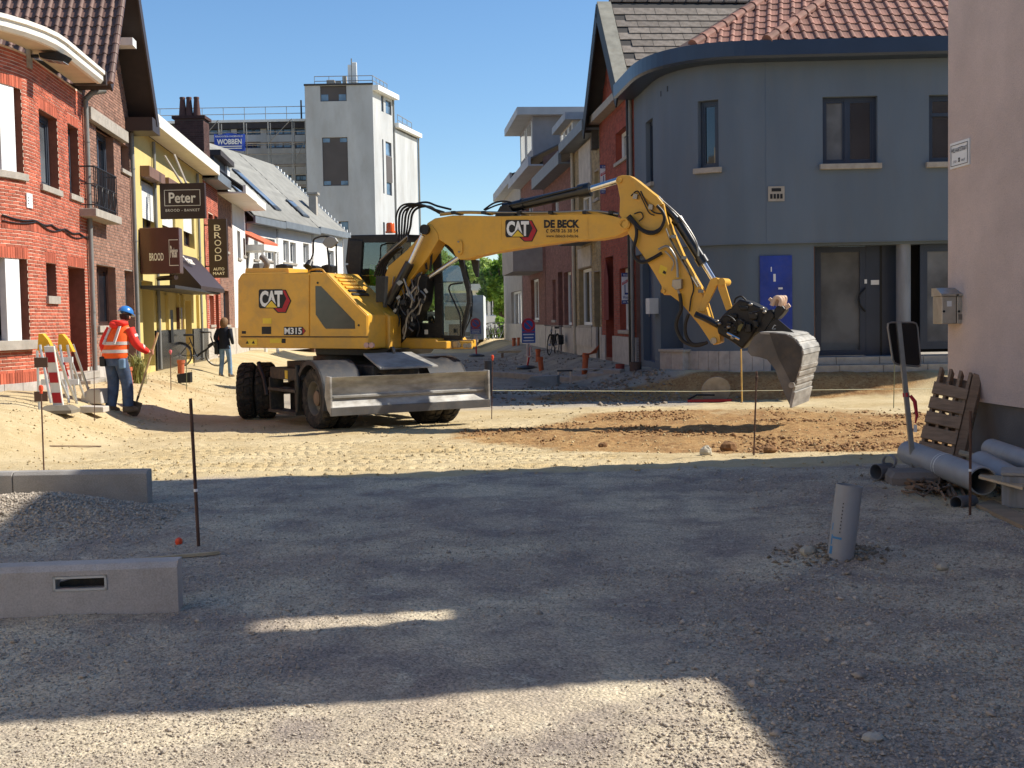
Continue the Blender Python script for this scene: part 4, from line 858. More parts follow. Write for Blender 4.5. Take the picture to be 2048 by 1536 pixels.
# white gutter, soffit, roof tiles
_, zg0 = lhit(150, 129 + 7, .55); 
_, zg0 = lhit(204, 168, .55); _, zg1 = lhit(204, 143, .55); sE = ls(204, 160, .55)
sweep('gutter', WL, SO0 - 4, sE, [(.46, zg0), (.53, zg0), (.58, zg0 + .06), (.58, zg0 + .16), (.62, zg0 + .18), (.62, zg1), (.50, zg1), (.46, zg1 - .02)], M_WHITEGUT, oh)
sweep('soffit', WL, SO0 - 4, sE - .02, [(0, zg0 + .02), (.46, zg0 + .02), (.46, zg0 + .08), (0, zg0 + .08)], M_SOFFIT, oh)
mb = MB(); wbox(mb, WL, sE - .02, sE + .10, zg0 - .01, zg1, .0, .63); mb.obj('gutter_end', mat('end_cap_brown', (60, 50, 46), .6), oh)
mb = MB(); mb.prism([WL.pt(sE, zg1 - .03, .45), WL.pt(sE, zg1 - .03, -8), WL.pt(SO0 - 4, zg1 - .03, -4), WL.pt(SO0 - 4, zg1 - .03, .45)], (0, 0, .02)); mb.obj('flat_roof', mat('roofing_felt', (70, 66, 62), .9), oh)
down_pipe(WL, SO1 - .06, ZSL, zg0 - .2, M_PIPE_G, oh, r=.05, o=.08)
mb = MB(); mb.tube([WL.pt(SO1 - .06, zg0 - .2, .08), WL.pt(SO1 + .02, zg0 - .05, .2), WL.pt(SO1 + .2, zg0 + .02, .42)], .06, 10); mb.obj('pipe_elbow', M_PIPE_G, oh, smooth=True)
mb = MB(); n_ = 26
mb.tube([WL.pt(s, (1 - t) * lhit(2, 430)[1] + t * lhit(170, 470)[1] - .05 * abs(math.sin(t * 15)), .03) for t, s in [(i / n_, ls(2, 430) + (SO1 - ls(2, 430)) * i / n_) for i in range(n_ + 1)]], .016, 6); mb.obj('cable', M_BLACK, oh, smooth=True)
mb = MB(); mb.tube([WL.pt(s, (1 - t) * lhit(2, 432)[1] + t * lhit(170, 474)[1] - .09 * abs(math.sin(t * 9 + 1)), .03) for t, s in [(i / n_, ls(2, 430) + (SO1 - ls(2, 430)) * i / n_) for i in range(n_ + 1)]], .012, 6); mb.obj('cable', M_BLACK, oh, smooth=True)
# wall lamp and small plates are things
s_, z_ = lhit(55, 118); lp = thing('wall_floodlight', 'black floodlight on a bracket under the white rounded gutter', 'lamp', WL.pt(s_, z_))
mb = MB(); wbox(mb, WL, s_ - .08, s_ + .05, z_ - .16, z_ + .16, .0, .07); mb.obj('back_plate', M_STONE, lp)
nn = WL.nrm(s_); dd = WL.dirv(s_); A = WL.pt(s_, z_ + .05, .07); mb = MB(); mb.cyl(A, A + nn * .12, .03); mb.obj('bracket', M_BLACK, lp)
mb = MB(); c = A + nn * .12; mb.prism([c + Vector((0, 0, .06)), c + nn * .35 + Vector((0, 0, .07)), c + nn * .5 + Vector((0, 0, .0)), c + nn * .42 + Vector((0, 0, -.09)), c + nn * .02 + Vector((0, 0, -.02))], dd * .3); mb.obj('housing', M_BLACK, lp, bevel=.015)
mb = MB(); mb.prism([c + nn * .43 + Vector((0, 0, -.1)), c + nn * .08 + Vector((0, 0, -.045)), c + nn * .08 + Vector((0, 0, -.055)), c + nn * .43 + Vector((0, 0, -.11))], dd * .28); mb.obj('lens', M_GLASSC, lp)
p0 = WL.rect(50, 386, 62, 415); mb = MB(); wbox(mb, WL, p0[0], p0[1], p0[2], p0[3], .012, .03); pl_ = mb.obj('house_name_plate', M_FRAME_W, None); tag(pl_, 'small white name plate on the orange bricks between the two window rows', 'plate')
O = WL.pt(p0[0], p0[2], .032); XV = WL.pt(p0[1], p0[2], .032) - O; YV = Vector((0, 0, p0[3] - p0[2]))
for k in range(3): mb = MB(); mb.prism([O + XV * a + YV * b for a, b in ((.15, .25 + .2 * k), (.85, .25 + .2 * k), (.85, .32 + .2 * k), (.15, .32 + .2 * k))], WL.nrm(p0[0]) * .002); mb.obj('text_line', M_TXT, pl_)

# ---------------------------------------------------------------- brown brick house with steep gable
bhh = thing('brown_gabled_house', 'narrow brown brick house with steep gable and wrought iron balcony', 'house', WL.pt(ls(225), ZSL))
SB0, SB1 = SO1 + .005, ls(268)
s_r, z_r = lhit(266, 232); s_q, z_q = lhit(229, 5)
slope = (z_q - z_r) / (s_r - s_q)
sM = (SB0 + SB1) / 2
def gab(s): return min(z_r + (SB1 - s) * slope, z_r + (s - SB0) * slope)
fw1 = WL.rect(191, 252, 228, 428); fw2 = WL.rect(240, 283, 257, 336); gw1 = WL.rect(192, 528, 232, 652); gd = WL.rect(248, 540, 271, 728)
gd = (gd[0], min(gd[1], SB1 - .05), gd[2], gd[3]); HB = [fw1, fw2, gw1, gd]
wall_panel('wall', WL, SB0, SB1, ZSL - .2, z_r, [h + (.25,) for h in HB], M_MORTAR_G, bhh, rev=M_BRICK_BR)
mb = MB(); mb.prism([WL.pt(SB0, z_r, 0), WL.pt(SB1, z_r, 0), WL.pt(sM, gab(sM), 0)], -WL.nrm(sM) * .3); mb.obj('gable_wall', M_MORTAR_G, bhh)
bricks('brickwork', WL, SB0, SB1, zpl, z_r + 6, HB, M_BRICK_BR, bhh, bl=.2, bh=.052, jt=.013, proud=.007, top=gab)
window(bhh, WL, fw1, M_FRAME_D, M_GLASS, recess=.16, mull=(.5,), trans=(), fw=.09); window(bhh, WL, fw2, M_FRAME_D, M_GLASS, recess=.16, sill=M_STONE); window(bhh, WL, gw1, mat('dark_wood_frame', (64, 40, 34), .5, .2, 8), M_GLASS, recess=.16, mull=(.45,), sill=M_STONE, sill_h=.14)
mb = MB(); wbox(mb, WL, gd[0], gd[1], gd[2], gd[3], -.25, -.17); d_ = mb.obj('door', mat('grey_door', (108, 110, 108), .5, .1, 3), bhh)
mb = MB(); wbox(mb, WL, gd[0] + .12, gd[1] - .12, gd[2] + 1.1, gd[3] - .2, -.17, -.16); mb.obj('door_pane', M_GLASSB, d_)
a, b = lhit(180, 229), lhit(245, 262); mb = MB(); wbox(mb, WL, SB0 + .12, ls(245, 270), fw1[3] + .0, fw1[3] + .26, -.1, .14); mb.obj('stone_lintel', M_STONE, bhh, bevel=.01)
zb_ = fw1[2]; mb = MB(); wbox(mb, WL, ls(187, 440, .28), ls(238, 440, .28), zb_ - .16, zb_ - .0, .0, .34); bal = mb.obj('balcony', M_STONE, bhh, bevel=.01)
b0, b1 = ls(192, 440, .3), ls(236, 440, .3); M_IRON = mat('wrought_iron', (30, 28, 30), .55)
for (z, r_) in ((zb_ + .85, .018), (zb_ + .08, .014), (zb_ + .5, .01)): mb = MB(); mb.tube([WL.pt(b0, z, .02), WL.pt(b0, z, .29), WL.pt(b1, z, .29), WL.pt(b1, z, .02)], r_, 6); mb.obj('rail', M_IRON, bal)
n_ = 14
for i in range(n_ + 1): s_ = b0 + (b1 - b0) * i / n_; mb = MB(); mb.cyl(WL.pt(s_, zb_ + .02, .29), WL.pt(s_, zb_ + .85, .29), .011, n=6); mb.obj('baluster', M_IRON, bal)
for i in range(4):
    s_ = b0 + (b1 - b0) * (i + .5) / 4; mb = MB(); mb.tube([WL.pt(s_ + .13 * math.cos(t), zb_ + .3 + .2 * math.sin(t), .295) for t in np.linspace(0, 6.28, 13)[:-1]], .01, 6, closed=True); mb.obj('scroll', M_IRON, bal)
k = SB0
while k < SB1 - .02:
    e = min(k + .55, SB1)
    if not gd[0] < (k + e) / 2 < gd[1]: mb = MB(); wbox(mb, WL, k, e - .008, ZSL - .45, zpl - .01, -.05, .03); mb.obj('plinth_slab', M_TILESTONE, bhh, bevel=.004)
    k = e
# steep overhanging roof with dark soffit
nn = WL.nrm(sM); OV = .62
for sgn, s_e in ((1, SB1), (-1, SB0)):
    A = WL.pt(s_e + sgn * .22, z_r - .22 * slope, 0); B = WL.pt(sM, gab(sM) + .02, 0)
    u = (B - A).normalized(); per = (u.cross(nn)).normalized() * sgn
    if per.z < 0: per = -per
    mb = MB(); mb.prism([A + nn * OV, B + nn * OV, B - nn * 7, A - nn * 7], per * .16); rf = mb.obj('roof', mat('dark_soffit', (50, 40, 36), .7, .15, 5), bhh)
    mb = MB(); mb.prism([A + nn * OV - per * .04, B + nn * OV - per * .04, B + nn * OV + per * .2, A + nn * OV + per * .2], nn * .04); mb.obj('barge_board', mat('dark_barge', (58, 46, 42), .5), rf)
    L_ = (B - A).length
    if sgn < 0:
        tw, tl_ = .215, .275; btl = variants(lambda: tile_mesh(tw, tl_, .05, .02), M_TILE_B, 5); j0 = max(0, int((zg0 - .3 - A.z) / (u.z * tl_)))
        lay_tiles(bhh, A + nn * (OV - 17 * tw) + u * (j0 * tl_) + per * .165, nn, u, nn.cross(u).normalized(), 17, 12, tw, tl_, btl)
        vg = variants(lambda: ridge_mesh(.07, tl_), M_TILE_B, 3)
        for j in range(j0, j0 + 12): piece('verge_tile', random.choice(vg), frame_mat(A + nn * (OV + .03) + u * (j * tl_) + per * .17, nn, u, nn.cross(u).normalized()), rf)
        continue
    for j in range(int(L_ / .3)):
        mb = MB(); p = A + u * (j * .3) + per * .165; mb.prism([p + nn * OV, p + u * .28 + nn * OV, p + u * .28 - nn * .4, p - nn * .4], per * .05); mb.obj('verge_tile', M_TILE_B, rf)
A = WL.pt(SB1 - .05, z_r - .35, 0); mb = MB(); wbox(mb, WL, SB1 - .35, SB1 + .55, z_r - .5, z_r - .18, .02, .64); mb.obj('eaves_box', MATS['dark_barge'], bhh)
down_pipe(WL, SB1 - .02, ZSL, z_r - .5, M_PIPE_G, bhh, r=.05, o=.08)
for k in range(16):   # twisted decorative brick rope under the gable
    s_ = SB0 + .5 + k * .14; z_ = z_r + .62 - .0 * k; mb = MB(); mb.box(WL.pt(s_, z_ - .35, .02), (.07, .07, .10), Matrix.Rotation(.6, 3, 'X')); mb.obj('rope_brick', M_BRICK_BR, bhh)
mb = MB(); wbox(mb, WL, ls(220, 80), ls(228, 80), lhit(220, 90)[1], lhit(220, 75)[1], .0, .5); mb.obj('white_purlin', M_FRAME_W, bhh)

# ---------------------------------------------------------------- yellow bakery
yb = thing('yellow_bakery', 'yellow rendered bakery with roller shutters, brown shop sign and black plinth', 'shop', WL.pt(ls(340), ZSL))
SY0, SY1 = SB1 + .005, ls(412)
M_YEL = mat('yellow_render', (210, 188, 120), .9, .06, 2, bump=.15, bscale=90, dirt=.05)
M_BROWN = mat('shop_brown', (84, 46, 40), .45, .1, 3, coat=.2); M_BROWN_D = mat('shop_dark_brown', (60, 44, 40), .5, .08, 3)
M_LET = mat('cream_lettering', (236, 228, 212), .6)
_, zy = lhit(300, 275); w1 = WL.rect(282, 350, 312, 458); w2 = WL.rect(322, 372, 350, 478); w3 = WL.rect(365, 400, 388, 490)
e1 = WL.rect(283, 560, 308, 736); e2 = WL.rect(332, 600, 352, 700); e3 = WL.rect(366, 600, 384, 722)
HY = [w1, w2, w3, e1, e3]
wall_panel('wall', WL, SY0, SY1, ZSL - .2, zy, [h + (.3,) for h in HY], M_YEL, yb)
for i, h in enumerate((w1, w2, w3)):
    window(yb, WL, h, M_FRAME_BR, M_GLASS, recess=.16, mull=(.5,), fw=.07)
    mb = MB(); wbox(mb, WL, h[0] - .12, h[1] + .12, h[3] - .05, h[3] + .22, .002, .24); mb.obj('shutter_box', mat('taupe_box', (122, 92, 78), .6), yb, bevel=.01)
    zsh = h[3] - .06; zend = h[2] + (h[3] - h[2]) * (.24, .3, .35)[i]; n_ = int((zsh - zend) / .055)
    sh = MB()
    for j in range(n_): wbox(sh, WL, h[0] + .03, h[1] - .03, zend + j * .055, zend + j * .055 + .05, -.09, -.07)
    sh.obj('shutter_slats', M_FRAME_W, yb, kind='stuff')
eaves_box(WL, SY0 + .3, SY1 + .15, zy + .02, M_WHITEGUT, yb, .55, .30)
roof_plane(WL, SY0, SY1, zy + .28, mat('dark_tile_roof', (70, 62, 60), .8, .2, 3), yb, out=.45, run=3.4, pitch=30)
mb = MB(); wbox(mb, WL, e1[0], e1[1], e1[2], e1[3], -.38, -.3); d_ = mb.obj('door', mat('black_door', (34, 32, 32), .4), yb)
mb = MB(); wbox(mb, WL, e1[0] + .3, e1[1] - .3, e1[2] + .3, e1[3] - .3, -.3, -.29); mb.obj('door_pane', M_GLASS, d_)
mb = MB(); wbox(mb, WL, e3[0], e3[1], e3[2], e3[3], -.38, -.3); d_ = mb.obj('door', M_BROWN, yb); mb = MB(); wbox(mb, WL, e3[0] + .35, e3[1] - .35, e3[2] + 1.1, e3[3] - .5, -.3, -.29); mb.obj('door_pane', M_GLASSB, d_)
zbk = lhit(330, 660)[1]
for (a, b) in ((e1[1] + .02, e3[0] - .02), (e3[1] + .02, SY1 - .02)): mb = MB(); wbox(mb, WL, a, b, ZSL - .3, zbk, .002, .05); mb.obj('black_plinth', mat('gloss_black_tile', (30, 30, 32), .25), yb)
for (px, py, w_, h_, m_) in ((334, 620, .4, .9, M_BLACK), (352, 615, .5, .6, M_BROWN)): s_, z_ = lhit(px, py); mb = MB(); wbox(mb, WL, s_, s_ + w_, z_ - h_, z_, .004, .09); mb.obj('display_case', m_, yb)
for px in (312, 330, 352, 361, 392): s_ = ls(px); mb = MB(); wbox(mb, WL, s_, s_ + .22, zbk, lhit(px, 590)[1], .003, .09); mb.obj('pilaster', M_YEL, yb)
for px in (312, 398): down_pipe(WL, ls(px), ZSL, zy - .1, M_PIPE_G, yb, r=.045)
# shop sign box and awning
sg = thing('bakery_sign_box', 'red brown box sign lettered BROOD over the bakery window', 'sign', WL.pt(ls(300), 2.6))
sA_, zA_ = lhit(281, 548, .02); sB_, _ = lhit(360, 540, 1.0); _, zB_ = lhit(281, 457, .02); A = WL.pt(sA_, zA_, .02); B = WL.pt(sB_, zA_, 1.0); HV = Vector((0, 0, zB_ - zA_))
b0 = (sA_, sB_, zA_, zB_); FN = (B - A).cross(HV).normalized()
mb = MB(); mb.prism([A, B, WL.pt(sB_ + .5, zA_, 1.0), WL.pt(sB_ + .5, zA_, .02)], HV); mb.obj('box', M_BROWN, sg, bevel=.02)
O = A + FN * .004; XV = B - A
text_on('lettering', 'BROOD', O + XV * .24 + HV * .28, XV * .36, HV * .17, M_LET, sg, .02, .006)
for (u0, v0, u1, v1) in ((.74, .18, .75, .72), (.74, .72, .97, .735), (.74, .165, .97, .18)): mb = MB(); mb.prism([O + XV * u + HV * v for u, v in ((u0, v0), (u1, v0), (u1, v1), (u0, v1))], FN * .004); mb.obj('border_line', M_LET, sg)
text_on('lettering', 'Peter', O + XV * .77 + HV * .34, XV * .19, HV * .26, M_LET, sg, .03, .006)
aw = thing('bakery_awning', 'dark brown sloping awning with black valance under the box sign', 'awning', WL.pt(ls(380), 2.4))
a0, a1 = ls(361, 540, .3), ls(405, 540, .3); zt_, zb2 = lhit(362, 505, .2)[1], lhit(380, 575, 1.0)[1]
mb = MB(); mb.prism([WL.pt(a0, zt_, .02), WL.pt(a0, zb2 + .12, 0.85), WL.pt(a0, zb2, 0.85), WL.pt(a0, zb2, .02)], WL.dirv(a0) * (a1 - a0)); mb.obj('canvas', M_BROWN_D, aw)
mb = MB(); wbox(mb, WL, ls(345, 562, .8), ls(436, 577, .8), zb2 - .05, zb2 + .03, .02, .86); mb.obj('canopy_slab', mat('dark_canopy', (52, 50, 50), .6), aw)
mb = MB(); mb.cyl(WL.pt(b0[0] + .5, b0[2] - .1, .35), WL.pt(b0[1], b0[2] - .1, .9), .06, n=12); mb.obj('roller', M_BROWN_D, aw, smooth=True)
q = WL.pt(a0, zt_, .03); text_on('lettering', 'Peter', WL.pt(a0 + .6, zt_ - .35, .42) + Vector((.012, 0, .012)), WL.dirv(a0) * 1.1, (WL.pt(a0, zt_, .02) - WL.pt(a0, zb2 + .12, 0.85)) * .25, M_LET, aw, .02, .02)
# projecting signs facing down the street
def hang_sign(name, label, x0, y0, x1, y1, Y, m, bracket=None, th=.14):
    A = on_y(x0, y1, Y); B = on_y(x1, y1, Y); T = on_y(x0, y0, Y); XV = Vector((B.x - A.x, 0, 0)); YV = Vector((0, 0, T.z - A.z))
    t = thing(name, label, 'sign', A, 'bakery hanging signs'); mb = MB(); mb.prism([A, A + XV, A + XV + YV, A + YV], (0, th, 0)); mb.obj('board', m, t, bevel=.008); return t, A + Vector((0, -.003, 0)), XV, YV
Yp = WL.pt(ls(322, 400), 0).y
t, O, XV, YV = hang_sign('hanging_sign', 'square dark brown hanging sign lettered Peter in a thin frame', 321, 367, 411, 438, Yp - 1.6, M_BROWN_D)
text_on('lettering', 'Peter', O + XV * .2 + YV * .44, XV * .6, YV * .30, M_LET, t, .022, .004)
text_on('lettering', 'BROOD - BANKET', O + XV * .12 + YV * .20, XV * .76, YV * .075, M_LET, t, .006, .004, 1.15)
for (u0, v0, u1, v1) in ((.1, .36, .9, .375), (.1, .80, .9, .815), (.1, .36, .112, .81), (.888, .36, .9, .81)): mb = MB(); mb.prism([O + XV * u + YV * v for u, v in ((u0, v0), (u1, v0), (u1, v1), (u0, v1))], (0, -.003, 0)); mb.obj('frame_line', M_LET, t)
mb = MB(); c = O + XV * .48 + YV + Vector((0, .08, 0)); mb.tube([c, c + Vector((-.5, .3, .75))], .03, 8); mb.obj('hanger', M_STONE, t)
mb = MB(); mb.tube([c + XV * .1, c + Vector((-.3, .5, .8))], .03, 8); mb.obj('hanger', M_STONE, t)
Yq = WL.pt(ls(420, 500), 0).y
t, O, XV, YV = hang_sign('hanging_sign', 'tall narrow dark brown sign with upright letters BROOD and AUTOMAAT', 419, 438, 456, 556, Yq - 1.2, M_BROWN_D)
for i, ch in enumerate('BROOD'): text_on('lettering', ch, O + XV * .33 + YV * (.80 - .128 * i), XV * .36, YV * .10, M_LET, t, .0, .004)
text_on('lettering', 'AUTO', O + XV * .22 + YV * .125, XV * .6, YV * .05, M_LET, t, .02, .004); text_on('lettering', 'MAAT', O + XV * .2 + YV * .05, XV * .64, YV * .05, M_LET, t, .02, .004)
for v in (.9, .2): mb = MB(); c = O + YV * v + Vector((0, .07, 0)); mb.cyl(c, c - Vector((.7, 0, 0)), .02); mb.obj('arm', M_BLACK, t)
# chimney with three pots behind the bakery roof
Ych = Yp + 9.0; ch = thing('brick_chimney', 'dark brick chimney with three clay pots above the bakery', 'chimney', on_y(380, 330, Ych))
A = on_y(352, 330, Ych); B = on_y(409, 330, Ych); T = on_y(352, 238, Ych); cw = B.x - A.x; cx = (A.x + B.x) / 2
mb = MB(); mb.box((cx, Ych + .4, (T.z + 4.5) / 2), (cw, .8, T.z - 4.5)); mb.obj('stack', mat('chimney_mortar', (96, 80, 74), .95), ch)
WC = Wall([(A.x, Ych), (B.x, Ych)]); bricks('brickwork', WC, 0, cw, 4.6, T.z, [], mat('dark_brick', (84, 58, 52), .9, .2, 5, rnd=.25), ch, bl=.2, bh=.06)
WC2 = Wall([(B.x, Ych), (B.x, Ych + .8)]); bricks('brickwork', WC2, 0, .8, 4.6, T.z, [], MATS['dark_brick'], ch, bl=.2, bh=.06)
mb = MB(); mb.box((cx, Ych + .4, T.z + .05), (cw + .16, .96, .1)); mb.obj('cap', MATS['dark_brick'], ch)
for px in (366, 379, 394): p = on_y(px, 238, Ych + .4); mb = MB(); mb.lathe((p.x, Ych + .4, T.z + .1), (0, 0, 1), [(0, .13), (.1, .13), (.62, .085), (.66, .1), (.7, .09)], 14); mb.obj('clay_pot', mat('brown_clay', (96, 66, 58), .8, .15, 5), ch, smooth=True)

# ---------------------------------------------------------------- houses further down the sunny side
row_house('orange_terrace_house', 'small orange brick house behind the tall BROOD sign', 413, 441, (425, 372), M_BRICK_O, M_MORTAR_W, [(416, 425, 426, 480), (428, 430, 438, 490), (418, 590, 428, 650)], gut=MATS['grey_gutter'], W=WL, z0=ZSL, doors=[(430, 580, 438, 690)], run=3.0, pitch=35, gm=[M_GLASS, M_GLASSB])
row_house('brown_terrace_house', 'brown brick terrace house with dark windows just before the white houses', 441.5, 468, (455, 400), M_BRICK_BR, M_MORTAR_G, [(446, 440, 456, 500), (446, 580, 458, 650)], gut=M_WHITEGUT, W=WL, z0=ZSL, run=3.2, out=1.0, pitch=35, gm=[M_GLASS, M_GLASSB], fm=M_FRAME_D)
row_house('white_terrace_house', 'narrow white plastered house with wide white eaves', 468.5, 494, (480, 415), mat('white_plaster', (236, 234, 228), .9, .05, 2, bump=.1), M_MORTAR_W, [(474, 460, 481, 515), (486, 475, 491, 510)], gut=M_WHITEGUT, W=WL, z0=ZSL, build_bricks=False, run=3.2, out=.9, pitch=35, fm=M_FRAME_D)
# dark dormer box above the brown house
q0, q1 = ls(428, 340, -1.0), ls(452, 340, -1.0); mb = MB(); zz0 = lhit(440, 390, -1.0)[1]; zz1 = lhit(440, 322, -1.0)[1]
dbx = thing('roof_dormer', 'dark blue roof dormer with white edge right of the chimney', 'dormer', WL.pt(q0, zz0, -1.0))
wbox(mb, WL, q0, q1, zz0 - .6, zz1, -3.5, -1.0); mb.obj('cheek', mat('navy_slate', (44, 48, 58), .7), dbx)
mb = MB(); wbox(mb, WL, q0 - .1, q1 + .5, zz1, zz1 + .22, -3.6, -.7); mb.obj('flat_roof', mat('dark_roof_edge', (58, 50, 48), .7), dbx)
mb = MB(); wbox(mb, WL, q1 - .3, q1 + .45, zz0 - .2, zz1 - .02, -1.2, -.9); mb.obj('white_corner', M_FRAME_W, dbx)
# ---------------------------------------------------------------- the bend: white row turned towards us
Wt = Wall([(-11.55, 54.0), (-9.25, 68.2)])
M_WHP = MATS['white_plaster']; M_GREYTILE = mat('grey_tile_roof', (136, 134, 126), .75, .15, 2, rnd=.1, bump=.1)
M_GREYW = mat('light_grey_plaster', (212, 212, 208), .9, .05, 2)
specs = [('white_bend_house', 'white house with pale window surrounds at the street bend, orange tiled porch before it', 496, 558, (527, 452), M_GREYW, [(507, 470, 516, 518), (530, 476, 550, 520)]),
         ('cream_bend_house', 'cream white house with grey gutter and three windows at the street bend', 558.5, 628, (590, 462), M_WHP, [(566, 480, 578, 524), (580, 484, 592, 526), (606, 486, 618, 528)]),
         ('plain_white_house', 'plain white house end at the bend, behind the round excavator mirror', 628.5, 689, (650, 470), M_WHP, [(655, 500, 668, 540)])]
for (nm, lab, a, b, tp, m_, op) in specs:
    row_house(nm, lab, a, b, tp, m_, m_, op, gut=MATS['grey_gutter'], W=Wt, z0=.3, build_bricks=False, run=4.2, pitch=43, out=.45, roofm=M_GREYTILE, gm=[M_GLASSB, M_GLASS])
# tile courses on that roof are too fine to pick apart
a = Wt.hit(497, 600)[0]; b = Wt.hit(688, 600)[0]; zt0 = Wt.hit(590, 462)[1] + .26
rc = MB(); p = math.radians(43)
for j in range(16):
    f = j / 16 * 4.2; wz = zt0 + f * math.tan(p); 
    rc.prism([Wt.pt(a, wz + .01, .35 - f), Wt.pt(b, wz + .01, .35 - f), Wt.pt(b, wz + .27 * math.tan(p) + .05, .35 - f - .27), Wt.pt(a, wz + .27 * math.tan(p) + .05, .35 - f - .27)], (0, 0, .035))
o = rc.obj('roof_tile_courses', M_GREYTILE, None); tag(o, 'grey tile courses on the long roof of the white houses', 'roof tiles', kind='stuff')
for k in range(24):
    f = k / 24 * 4.2; q = Wt.pt(b + .05, zt0 + f * math.tan(p) + .08, .35 - f)
    mb = MB(); mb.box(q, (.2, .2, .14)); o_ = mb.obj('verge_cap', M_FRAME_W, o)
def roof_window(label, fa, fb, s0, s1):
    q = [Wt.pt(s0, zt0 + fa * math.tan(p) + .12, .35 - fa), Wt.pt(s1, zt0 + fa * math.tan(p) + .12, .35 - fa), Wt.pt(s1, zt0 + fb * math.tan(p) + .12, .35 - fb), Wt.pt(s0, zt0 + fb * math.tan(p) + .12, .35 - fb)]
    t = thing('roof_window', label, 'roof window', q[0]); mb = MB(); mb.prism(q, (0, 0, .06)); mb.obj('frame', mat('rw_frame', (52, 56, 62), .5), t)
    c = sum(q, Vector()) / 4; mb = MB(); mb.prism([c + (v - c) * .82 + Vector((0, 0, .065)) for v in q], (0, 0, .01)); mb.obj('pane', room_glass('roof_glass', (120, 130, 140), .9), t)
roof_window('dark framed roof window low on the grey roof nearest the white eaves', .6, 1.6, a + 1.0, a + 2.2); roof_window('long dark roof window in the middle of the grey roof', .5, 2.6, a + 4.2, a + 5.0); roof_window('upper roof window near the ridge of the grey roof', 2.4, 3.4, a + 2.5, a + 3.5); roof_window('small roof window towards the far verge of the grey roof', .5, 1.4, a + 8.2, a + 9.2)
# orange porch roof
pr = thing('porch', 'little orange tiled porch roof on white posts before the bend', 'porch', Wt.pt(a + .5, .3, 1)); A = Wt.pt(a - .6, 0, 0)
s0, s1 = Wt.hit(497, 500, .6)[0], Wt.hit(525, 500, .6)[0]; zp0, zp1 = Wt.hit(510, 490, .8)[1], Wt.hit(510, 468, .2)[1]
mb = MB(); mb.prism([Wt.pt(s0, zp0, 1.3), Wt.pt(s1, zp0, 1.3), Wt.pt(s1, zp1, .05), Wt.pt(s0, zp1, .05)], (0, 0, .1)); mb.obj('roof', mat('orange_tile', (206, 106, 72), .8, .15, 5), pr)
mb = MB(); wbox(mb, Wt, s0 - .05, s1 + .05, zp0 - .25, zp0, .02, 1.32); mb.obj('fascia', M_FRAME_W, pr)
for s_ in (s0 + .1, s1 - .1): mb = MB(); mb.cyl(Wt.pt(s_, .2, 1.2), Wt.pt(s_, zp0 - .25, 1.2), .07); mb.obj('post', M_FRAME_W, pr)
ch2 = thing('small_chimney', 'small pale chimney on the far end of the grey roof', 'chimney', on_y(626, 420, 66)); A = on_y(618, 425, 66); B = on_y(632, 400, 66); mb = MB(); mb.box(((A.x + B.x) / 2, 66.3, B.z - .6), (B.x - A.x, .6, 1.8)); mb.obj('stack', mat('pale_chimney', (170, 162, 150), .9), ch2); mb = MB(); mb.box(((A.x + B.x) / 2, 66.3, B.z + .35), (B.x - A.x + .2, .8, .1)); mb.obj('cap', M_STONE, ch2)
# ================================================================= wheeled excavator
M_CAT = mat('machine_yellow', (220, 164, 50), .42, .10, 1.5, spec=.5, dirt=.36, coat=.15)
M_CATW = mat('boom_yellow', (222, 168, 54), .42, .10, 1.2, spec=.5, dirt=.3, coat=.15)
M_MBLK = mat('machine_black', (22, 23, 25), .45, .15, 3, dirt=.12)
M_CYL = mat('cylinder_black', (24, 25, 27), .28, .08, 2, spec=.6)
M_CHROME = mat('chrome_rod', (214, 214, 212), .12, .05, 2, metal=1.0)
M_RUB = mat('tyre_rubber', (44, 42, 40), .9, .2, 4, dirt=.35, bump=.2, bscale=60)
M_HOSE = mat('hydraulic_hose', (24, 24, 26), .5, .1, 4, dirt=.08)
M_STEELP = mat('steel_pipe', (150, 146, 138), .35, .12, 4, metal=.7, dirt=.15)
M_BLADE = mat('scraped_steel', (166, 163, 156), .55, .35, 3.0, metal=.2, dirt=.35, bump=.15, bscale=40, stretch=(1, 1, 3))
M_BLADE2 = mat('worn_dark_steel', (104, 103, 102), .48, .3, 3, metal=.35, dirt=.25, bump=.15, bscale=40)
M_FRAMEU = mat('undercarriage_paint', (58, 56, 54), .65, .2, 3, dirt=.55)
M_FEND = mat('fender_plastic', (38, 40, 46), .6, .12, 3, dirt=.22)
M_DECW = mat('decal_white', (234, 234, 230), .5); M_DECK = mat('decal_black', (24, 24, 26), .5); M_DECR = mat('decal_red', (176, 34, 44), .5); M_DECY = mat('decal_yellow', (232, 196, 60), .5)
M_CABG = glass_mat('cab_glass', (236, 243, 239), .15)
UC = Vector((-2.85, 21.9, 0)); PHI = math.radians(22)
HV_ = Vector((math.cos(PHI), -math.sin(PHI), 0)); LV = Vector((math.sin(PHI), math.cos(PHI), 0)); ZV = Vector((0, 0, 1))
ex = thing('excavator', 'yellow wheeled excavator with dozer blade, its long arm stretched over the sand', 'excavator', (UC.x, UC.y, -.15))
def bp(px, py, lat): return on_plane(px, py, UC + LV * lat, LV)
def poly_px(pts, lat): return [bp(x, y, lat) for x, y in pts]
def z5(l): return [(440 + x / 3.657, 440 + y / 3.657) for x, y in l]
def z6(l): return [(760 + x / 3.657, 330 + y / 3.657) for x, y in l]
def z7(l): return [(1200 + x / 3.073, 330 + y / 3.073) for x, y in l]
def z8(l): return [(1370 + x / 6.4, 580 + y / 6.4) for x, y in l]
def zc(l): return [(680 + x / 5.486, 440 + y / 5.486) for x, y in l]
